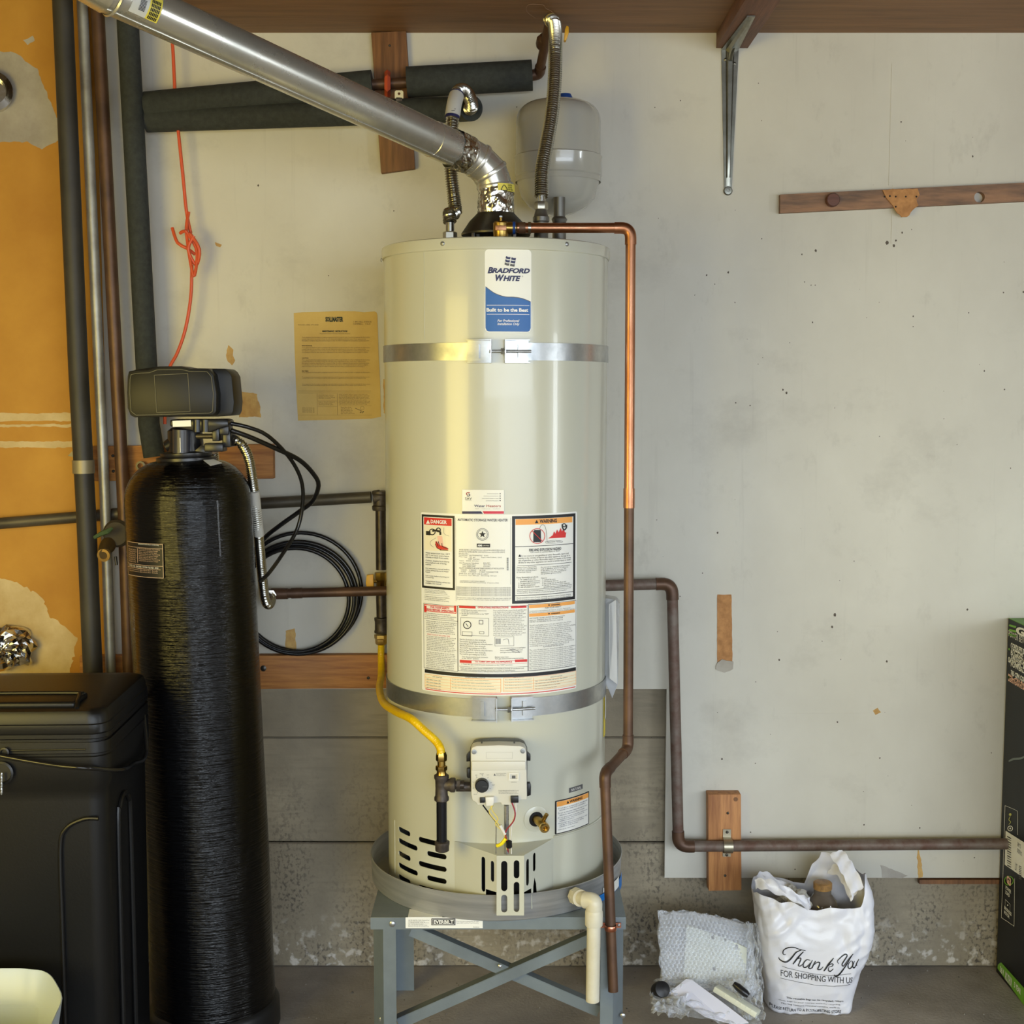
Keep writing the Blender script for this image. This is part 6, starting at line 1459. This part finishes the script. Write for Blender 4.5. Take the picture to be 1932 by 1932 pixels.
# ================================================================ CARDBOARD CARTON (right)
BX = 1.306; yb0, yb1 = 3.448, 3.02; bz = P(1900, 1168, 3.44).z
bxo = thing('equipment_carton', 'tall dark carton with green logo standing against the wall at the right edge', 'box', (BX+.13, (yb0+yb1)/2, 0))
cart = mat('carton_dark', C(20, 24, 30), .5, spec=.3); grn = mat('carton_green', C(112, 176, 44), .4)
MB().box((BX+.13, (yb0+yb1)/2, bz/2+.0005), (.26, yb0-yb1, bz-.001)).build('carton', cart, bxo, 30, .0015)
MB().box((BX+.13, (yb0+yb1)/2, bz+.0008), (.258, yb0-yb1-.002, .0016)).build('top_flap', mat('carton_top_green', C(96, 150, 46), .5), bxo)
SBX = PlaneS((BX-.0002, 0, 0), (0, -1, 0), (0, 0, 1), (-1, 0, 0)); pe = Print(SBX, 1840, 1140, 2.4348, .0004)
for y in (92, 113, 134): pe.poly([(156, y+8), (158, y), (190, y+9), (187, y+18)], grn, 2)
pe.text('GO', 188, 118, 290, 158, white_label, 2, .05, .2, 'LEFT', 3)
pe.text('POWER BEYOND BELIEF', 153, 152, 300, 182, white_label, 2)
YLW = lambda s_, y0, m=white_label, h=16, x1=250: pe.text(s_, 166, y0, x1, y0+h+16, m, 2, .04)
for s_, y, m in (('CORDLESS STRING', 198, white_label), ('TRIMMER WITH', 218, white_label), ('POWERLOAD', 232, white_label), ('TAILLE-BORDURE', 250, white_label), ('SANS FIL AVEC', 268, white_label), ('POWERLOAD', 285, white_label), ('765 CFM CORDLESS', 326, white_label), ('BLOWER', 348, ink_pink), ('SOUFFLANTE SANS FIL', 358, ink_pink)):
    pe.text(s_, 152 if s_[0] in 'BS' else 164, y, 262, y+26, m, 2, .04)
pe.poly([(154, 200), (160, 202), (160, 212), (154, 210)], grn, 2); pe.poly([(152, 328), (159, 330), (159, 342), (152, 340)], grn, 2)
pe.stroke([(155, 722), (175, 712), (210, 708), (240, 694)], (6, 10), mat('trimmer_grey', C(110, 122, 124), .5), 2)
for pts in ([(138, 925), (165, 936), (190, 948), (196, 962), (196, 1060)], [(138, 925), (130, 1200), (122, 1420), (124, 1440), (150, 1458), (174, 1474), (180, 1460), (182, 1260)]): pe.stroke(pts, 1.6, white_label, 2)
pe.disc(162, 966, 6, mat('icon_yellow', C(190, 190, 90), .5), 2, 12); pe.stroke([(162, 975), (156, 990), (164, 1000), (156, 1012)], 2.5, MATS['icon_yellow'], 2); pe.disc(162, 1030, 11, white_label, 2, 14, ring=3); pe.disc(162, 1030, 4, white_label, 2, 10)
pe.disc(156, 1270, 20, grn, 2, 18, ring=4); pe.text('G3', 146, 1250, 166, 1290, ink_pink, 3, .05); pe.text('POWER\nLOAD', 140, 1302, 166, 1342, white_label, 2, .03)
pe.frame(138, 1366, 162, 1404, 2, white_label, 2); pe.disc(151, 1382, 3, white_label, 3, 8); pe.text('BRUSHLESS\nMOTOR', 134, 1400, 168, 1438, white_label, 2, .03)
pe.poly([(103, 1672), (106, 1655), (120, 1645), (330, 1880), (330, 1990)], grn, 2)
pe.text('56 V', 116, 1668, 134, 1700, ink_white, 3, .04); pe.text('ARC LITHIUM', 138, 1700, 170, 1742, ink_white, 3, .03); pe.text('5 YEAR', 180, 1750, 212, 1778, ink_white, 3, .03)
pe.poly([(138, 1196), (142, 1040), (300, 1140), (300, 1310)], white_label, 4)
for k in range(13): pe.poly([(150, 1064+k*11), (168, 1074+k*11), (168, 1079+k*11-(k % 2)*2), (150, 1069+k*11-(k % 2)*2)], ink, 5)
pe.text('SHIP TO\nORDER NO.', 196, 1100, 220, 1150, ink_grey, 5); pe.text('LOT', 186, 1190, 196, 1225, ink_grey, 5)
for k in range(8): pe.poly([(204, 1200+k*8), (216, 1206+k*8), (216, 1210+k*8), (204, 1204+k*8)], ink_grey, 5)
pe.flush(bxo)

# ================================================================ SHOPPING BAG
bg_ = thing('shopping_bag', 'white plastic shopping bag printed in black, standing open on the floor', 'bag', (P(1525, 1910, 3.2).x, 3.27, 0))
film_bag = mat('bag_film', C(222, 222, 228), .38, coat=.15, bump=.25, bscale=22)
film_bag.node_tree.nodes['Principled BSDF'].inputs['Subsurface Weight'].default_value = .25
film_bag.node_tree.nodes['Principled BSDF'].inputs['Subsurface Radius'].default_value = (.02, .02, .02)
nA, nH = 144, 60
# silhouette tables: height (m) -> left and right x, from the photograph at the bag's own distance
YBG = 3.27
zb = lambda y: P(1500, y, YBG-.06).z
left = [(1918, 1444), (1880, 1442), (1820, 1432), (1770, 1427), (1720, 1420), (1690, 1416), (1660, 1416)]
right = [(1918, 1598), (1890, 1602), (1850, 1614), (1800, 1634), (1740, 1641), (1690, 1641), (1650, 1628), (1612, 1590)]
def tab(tb, z):
    pts = [(max(zb(y), 0), P(x, y, YBG).x) for y, x in tb]
    if z <= pts[0][0]: return pts[0][1]
    for (a, xa_), (b_, xb2_) in zip(pts, pts[1:]):
        if z <= b_: return xa_+(xb2_-xa_)*(z-a)/max(b_-a, 1e-6)
    return pts[-1][1]
rimf = [(0, 1690), (.08, 1692), (.2, 1700), (.30, 1697), (.42, 1712), (.50, 1716), (.55, 1704), (.62, 1706), (.70, 1709), (.80, 1712), (.86, 1708), (.92, 1682), (.97, 1660), (1, 1650)]
rimb = [(0, 1675), (.05, 1655), (.12, 1652), (.22, 1660), (.35, 1668), (.48, 1676), (.54, 1668), (.57, 1638), (.64, 1628), (.72, 1612), (.80, 1614), (.88, 1624), (.95, 1640), (1, 1650)]
def lut(tb, q):
    for (a, v0_), (b_, v1_) in zip(tb, tb[1:]):
        if q <= b_: return v0_+(v1_-v0_)*(q-a)/(b_-a)
    return tb[-1][1]
V = []
for j in range(nH+1):
    for i in range(nA):
        a = 2*PI*i/nA; cs, sn = math.cos(a), math.sin(a)          # sn<0 is the front
        ex_ = .55; ux = math.copysign(abs(cs)**ex_, cs); uy = math.copysign(abs(sn)**ex_, sn)
        q = (ux+1)/2
        wf = min(1, max(0, .5-sn*1.5)); yr = lut(rimf, q)*wf+lut(rimb, q)*(1-wf)
        Yr = YBG-.06*wf+.05*(1-wf)
        zr = P(1500, yr, Yr).z; tt_ = j/nH; z = .002+(zr-.002)*tt_
        xl, xr2 = tab(left, z), tab(right, z); hw_ = (xr2-xl)/2; xm_ = (xr2+xl)/2
        dp_ = .070+.022*math.sin(min(tt_, 1)*PI*.9)
        x = xm_+ux*hw_; y = YBG+uy*dp_+(1-tt_)*-.006
        nq = Vector((x*9, y*9, z*7)); fold = noise.noise(nq)*.010+abs(noise.noise(nq*2.3))*.009-abs(noise.noise(Vector((x*30+z*8, y*12, z*10))))*.006-abs(noise.noise(Vector((x*22-z*26, y*10, z*14+x*9))))*.009
        amp = .35+.65*min(1, tt_*1.4)
        if tt_ < .10: amp += (.10-tt_)*6; fold += noise.noise(Vector((x*70, 0, z*160)))*.004
        x += ux*fold*amp*.6; y += uy*fold*amp*1.25
        y = min(y, YC-.02)
        V.append(Vector((x, y, z)))
Fc = [[j*nA+i, j*nA+(i+1) % nA, (j+1)*nA+(i+1) % nA, (j+1)*nA+i] for j in range(nH) for i in range(nA)]
bot = len(V); V.append(Vector((sum(v.x for v in V[:nA])/nA, YBG, .003)))
Fc += [[i, bot, (i+1) % nA] for i in range(nA)]
bagm = make('bag_body', V, Fc, film_bag, bg_, 80)
# folded handles
def ribbon(pts, wv, m, name, par):
    q = catmull(pts, n=8); n = len(q); VV = []
    for i, p_ in enumerate(q):
        for k in range(5):
            s_ = (k/4-.5); VV.append(p_+wv*s_+Vector((0, -.005*math.cos(s_*9+i*.4), .003*math.sin(i*.9+k))))
    return make(name, VV, [[i*5+k, i*5+k+1, (i+1)*5+k+1, (i+1)*5+k] for i in range(n-1) for k in range(4)], m, par, 80)
ribbon([P(1425, 1668, 3.19), P(1445, 1668, 3.17), P(1480, 1682, 3.16), P(1515, 1700, 3.17), P(1529, 1706, 3.18)], Vector((0, .02, .022)), film_bag, 'handle', bg_)
ribbon([P(1428, 1662, 3.24), P(1440, 1655, 3.26), P(1470, 1672, 3.28), P(1500, 1684, 3.28)], Vector((0, .01, .03)), film_bag, 'handle', bg_)
ribbon([P(1577, 1608, 3.26), P(1590, 1625, 3.24), P(1605, 1650, 3.22), P(1618, 1680, 3.20)], Vector((.035, .01, .012)), film_bag, 'handle', bg_)
ribbon([P(1566, 1640, 3.30), P(1585, 1640, 3.28), P(1600, 1662, 3.25), P(1612, 1690, 3.22)], Vector((.02, .005, .03)), film_bag, 'handle', bg_)
DS = DrapeS((0, YBG-.085, 0), (1, 0, 0), (0, 0, 1), bagm); DS.N = Vector((0, -1, 0))
pg = Print(DS, 1400, 1600, 5.819, .0006)
K = (8, 17)
def S(pts, w_=K): pg.stroke(pts, w_, ink, 1)
S([(478, 1165), (450, 1160), (452, 1115), (500, 1080), (560, 1075), (620, 1095), (690, 1112)], (6, 12)); S([(650, 1100), (590, 1130), (550, 1180), (510, 1225), (460, 1240), (415, 1225), (405, 1203)])
S([(668, 1122), (620, 1180), (575, 1235), (552, 1262)]); S([(575, 1228), (620, 1200), (642, 1205), (630, 1240), (612, 1275), (632, 1282), (662, 1258)], (5, 13))
S([(742, 1215), (700, 1215), (665, 1260), (670, 1292), (702, 1285), (742, 1240)], (5, 13)); S([(765, 1212), (738, 1260), (722, 1292), (742, 1302), (768, 1280)], (6, 14))
S([(800, 1222), (775, 1262), (756, 1298)], (8, 14)); S([(775, 1268), (815, 1238), (842, 1240), (838, 1270), (820, 1308), (850, 1310), (880, 1280)], (5, 14))
S([(992, 1183), (945, 1240), (905, 1300), (885, 1328)]); S([(915, 1285), (960, 1248), (985, 1250), (975, 1270), (938, 1282)], (5, 11)); S([(938, 1282), (935, 1318), (958, 1325), (988, 1298)], (5, 13))
S([(1048, 1245), (1032, 1215), (1070, 1175), (1125, 1150), (1142, 1165), (1105, 1220), (1085, 1258), (1105, 1275), (1150, 1220), (1208, 1143)], (6, 13)); S([(1208, 1143), (1155, 1240), (1095, 1330), (1045, 1380), (1012, 1388), (1003, 1368)])
S([(1190, 1228), (1162, 1262), (1160, 1300), (1180, 1312), (1208, 1280), (1208, 1240), (1190, 1228)], (6, 13)); S([(1232, 1232), (1210, 1290), (1232, 1308), (1262, 1262)], (6, 13)); S([(1282, 1215), (1256, 1270), (1262, 1295)], (6, 13))
pg.stroke([(438, 1294), (600, 1330), (790, 1360), (1000, 1378), (1190, 1370)], 4, ink, 1); pg.stroke([(420, 1424), (560, 1452), (720, 1480), (960, 1502), (1190, 1498)], 4, ink, 1)
pg.text('FOR SHOPPING WITH US', 425, 1334, 1215, 1402, ink, 1, 0, 0, 'LEFT', 3, tilt=85)
pg.text('This reusable bag can be recycled, return', 490, 1640, 1120, 1668, ink, 1, .01, 0, 'LEFT', 2, tilt=45); pg.text('clean bags to your nearest store for recycling.', 415, 1682, 1090, 1700, ink_grey, 1, 0, 0, 'LEFT', 2, tilt=45)
pg.text('This bag contains recycled content, made in', 436, 1716, 1080, 1738, ink, 1, 0, 0, 'LEFT', 2, tilt=48); pg.text('PLEASE RETURN TO A PARTICIPATING STORE', 336, 1772, 1100, 1808, ink, 1, .01, 0, 'LEFT', 2, tilt=30)
pg.flush(bagm)
# contents: a jar with a wooden-looking cap, and grey crumpled paper
jr = thing('glass_jar', 'dusty glass jar with an amber cap standing in the shopping bag', 'jar', (P(1552, 1700, YBG+.0).x, YBG, .16))
jx = P(1552, 1680, YBG).x; z0 = P(1552, 1664, YBG).z
MB().lathe([(.030, z0-.20), (.040, z0-.19), (.040, z0-.06), (.034, z0-.045), (.022, z0-.030), (.0215, z0-.012)], (jx, YBG, 0), seg=36).build('jar_body', mat('smoky_glass', C(96, 86, 76), .12, coat=.6), jr)
MB().lathe([(.0225, z0-.018), (.0235, z0-.016), (.0235, z0-.002), (.0215, z0), (.0205, z0+.0004), (.004, z0+.0004)], (jx, YBG, 0), seg=36).build('jar_cap', mat('amber_cap', C(176, 134, 78), .4, col2=C(120, 92, 60), nscale=60), jr)
crumple_v = None
gpz = crumple('paper_wad', 'grey crumpled paper in the left part of the shopping bag', 1498, 1700, YBG, .040, .035, .035, 9, mat('grey_paper', C(170, 166, 156), .8)); gpz['category'] = 'paper'
# ================================================================ BUBBLE WRAP PARCEL
YW_ = 3.19
bw = thing('bubble_wrap_parcel', 'clear bubble wrap around a pale perforated plate, leaning beside the shopping bag', 'parcel', P(1330, 1880, YW_))
fb = film('bubble_film', (.90, .93, .98, 1), .34, .10, .5, 30); fc = film('clear_film', (.88, .92, .97, 1), .10, .06, .8, 22)
TL, TR, BR_, BL_ = P(1240, 1716, YW_+.10), P(1420, 1742, YW_+.11), P(1428, 1872, YW_+.02), P(1247, 1858, YW_+.0)
def bil(u, v): return TL.lerp(TR, u).lerp(BL_.lerp(BR_, u), v)
nU, nV = 170, 130
def sheetgrid(sgn, seed):
    VV = []
    wd_, hh_ = (TR-TL).length, (BL_-TL).length
    for j in range(nV+1):
        for i in range(nU+1):
            u, v = i/nU, j/nV
            c = bil(u, v); ed = min(1, 6*min(u, 1-u))*min(1, 6*min(v, 1-v)); ed = ed**.5
            X, Z = u*wd_, v*hh_; s_ = .0112; row = round(Z/(s_*.866)); xx = X-(row % 2)*s_/2; du = xx-round(xx/s_)*s_; dv = Z-row*s_*.866
            rr_ = math.hypot(du, dv)/(s_*.46); bub = math.sqrt(max(0, 1-rr_*rr_))*.0042
            wv_ = noise.noise(Vector((X*14, Z*14, seed)))*.010
            outx = (noise.noise(Vector((v*5, seed, u*2)))*.008*(1 if u > .5 else 1))*(1-ed)
            VV.append(c+Vector((outx, sgn*(-.026*ed-bub)+wv_*(1 if sgn > 0 else .6), -abs(noise.noise(Vector((u*6, seed, 0))))*.016*(v < .5)*(1-ed)+(.010*math.sin(u*PI)*(1-v)))))
    return make('bubble_sheet', VV, [[j*(nU+1)+i, j*(nU+1)+i+1, (j+1)*(nU+1)+i+1, (j+1)*(nU+1)+i] for j in range(nV) for i in range(nU)], fb, bw, 80)
sheetgrid(1, 1.3); sheetgrid(-1, 7.7)
# perforated plate inside
pc4 = [P(1296, 1745, YW_+.066), P(1372, 1769, YW_+.066), P(1408, 1786, YW_+.058), P(1406, 1866, YW_+.018), P(1290, 1852, YW_+.018)]
px_ = [(v.x, v.z) for v in (pc4[0], pc4[1], pc4[2], pc4[3], pc4[4])]
zt4, zb4 = max(b for a, b in px_), min(b for a, b in px_)
mp4 = lambda a, b, o: Vector((a, YW_+.018+(b-zb4)/(zt4-zb4)*.05-o-.001, b))
hh4 = []
for hx_, hy_ in ((1347, 1773), (1391, 1790), (1347, 1825), (1391, 1845), (1370, 1776), (1366, 1843)):
    c = P(hx_, hy_, YW_+.04); hh4.append([(c.x+.0045*math.cos(k*PI/6), c.z+.0062*math.sin(k*PI/6)) for k in range(12)])
holed_plate(px_[::-1], hh4, mp4, .004, [], 'perforated_plate', mat('plate_ivory', C(206, 208, 192), .5), bw)
hx0 = P(1275, 1800, YW_+.03)
# clear bags in front, with hardware
cb_ = thing('clear_plastic_bag', 'clear plastic bag with papers and black hardware lying on the floor before the bubble wrap', 'bag', P(1330, 1925, 3.10))
def crumpled_sheet(px_pts, Y0, Y1, seed, m, name, par, amp=.014, n1=70, n2=40):
    a, b, c, d = px_pts; VV = []
    q = [P(*a, Y1), P(*b, Y1), P(*c, Y0), P(*d, Y0)]
    for j in range(n2+1):
        for i in range(n1+1):
            u, v = i/n1, j/n2; p_ = q[0].lerp(q[1], u).lerp(q[3].lerp(q[2], u), v)
            w3 = Vector((u*5, v*4, seed)); o_ = abs(noise.noise(w3))*amp*2.2+abs(noise.noise(w3*2.4))*amp
            e_ = noise.noise(Vector((u*7, v*7, seed+4)))*.010
            VV.append(Vector((p_.x+e_, p_.y-o_*.6, max(p_.z+o_*.6+e_*.5, .003))))
    return make(name, VV, [[j*(n1+1)+i, j*(n1+1)+i+1, (j+1)*(n1+1)+i+1, (j+1)*(n1+1)+i] for j in range(n2) for i in range(n1)], m, par, 60)
crumpled_sheet(((1236, 1848), (1400, 1850), (1440, 1945), (1228, 1905)), 3.06, 3.19, 2.0, fc, 'film_top', cb_)
crumpled_sheet(((1226, 1872), (1290, 1860), (1300, 1925), (1230, 1915)), 3.07, 3.15, 5.0, fc, 'film_bunch', cb_, .022, 40, 30)
crumpled_sheet(((1370, 1845), (1436, 1850), (1442, 1925), (1400, 1925)), 3.08, 3.16, 8.0, fc, 'film_bunch', cb_, .016, 40, 30)
crumpled_sheet(((1408, 1740), (1432, 1745), (1440, 1900), (1412, 1870)), 3.17, 3.26, 12.0, fc, 'film_bunch', cb_, .012, 30, 60)
pp3 = [P(1294, 1850, 3.15), P(1305, 1852, 3.145), P(1360, 1892, 3.10), P(1412, 1932, 3.06), P(1385, 1935, 3.06), P(1330, 1920, 3.07), P(1262, 1876, 3.13)]
MB().prism([p_+Vector((0, -.004, .006)) for p_ in pp3], (0, .001, -.003)).build('folded_paper', mat('leaflet', C(222, 222, 236), .6), cb_, 0)
MB().lathe([(.012, -.018), (.019, -.016), (.021, 0), (.019, .014), (.006, .018)], P(1246, 1872, 3.13)+Vector((0, 0, .006)), (.3, -.8, .5), 28).build('black_fitting', black_pl, cb_)
a_, b_ = P(1384, 1866, 3.11)+Vector((0, 0, .014)), P(1412, 1888, 3.09)+Vector((0, 0, .012))
MB().tube([a_, a_.lerp(b_, .3), a_.lerp(b_, .8), b_], [.006, .0095, .0095, .006], 20).build('black_fitting', black_pl2, cb_)
a_, b_ = P(1352, 1872, 3.12), P(1432, 1922, 3.06)
dd = (b_-a_).normalized()
cm = MB(); sidev = Vector((0, 1, 0))-dd*dd.y; sidev.normalize(); upv = dd.cross(sidev)*-1
cm.box((a_+b_)/2+Vector((0, .012, .006)), ((b_-a_).length, .034, .014), Matrix([dd, sidev, upv]).transposed())
cm.build('white_bracket', mat('ivory_part', C(222, 224, 206), .4), cb_, 30, .002)
for k in range(6): c = a_.lerp(b_, .2+.12*k)+Vector((0, -.006, .007)); MB().box(c, (.002, .003, .010)).build('bracket_rib', MATS['ivory_part'], cb_)
# ================================================================ WHITE BIN (lower left)
wbx = thing('plastic_bin', 'white plastic bin with a flared spout corner, bottom left corner', 'bin', (-.93, 2.32, 0))
cr_ = P(118, 1890, 2.36); b1 = P(56, 1869, 2.50); b2 = P(-60, 1866, 2.50); f1 = P(98, 1932, 2.20)
zr_ = cr_.z
rim = [P(118, 1891, 2.40), P(108, 1880, 2.46), P(96, 1873, 2.50), P(80, 1869.5, 2.52), P(60, 1871, 2.525), P(40, 1869, 2.53), P(0, 1868, 2.53), P(-60, 1868, 2.53), P(-160, 1868, 2.53), P(-175, 1900, 2.44), P(-180, 1960, 2.24), P(-160, 1985, 2.17), P(0, 1990, 2.16), P(70, 1978, 2.18), P(92, 1945, 2.24), P(106, 1915, 2.32)]
rim = catmull([Vector((v.x, v.y, max(min(v.z, zr_+.012), zr_-.012))) for v in rim], n=3, closed=True)
cx_ = sum(v.x for v in rim)/len(rim); cy_ = sum(v.y for v in rim)/len(rim)
def ring(s_, z=None, dz=0): return [Vector((cx_+(v.x-cx_)*s_, cy_+(v.y-cy_)*s_, (v.z+dz) if z is None else z)) for v in rim]
MB().rings([ring(.55, .001), ring(.60, .012), ring(.80, zr_*.6), ring(.93, None, -.05), ring(1.0), ring(.985, None, .0005), ring(.88, None, -.055), ring(.80, None, -.062), ring(.76, zr_*.6), ring(.56, .016)], True).build('bin_body', mat('bin_white', C(196, 208, 216), .4), wbx, 50)

# tidy: a label for every top-level copy of a look-alike is set above; parts stay with their things
for o in bpy.data.objects:
    if o.type == 'MESH' and o.parent is None and 'kind' not in o and 'label' not in o: print('UNLABELLED', o.name)
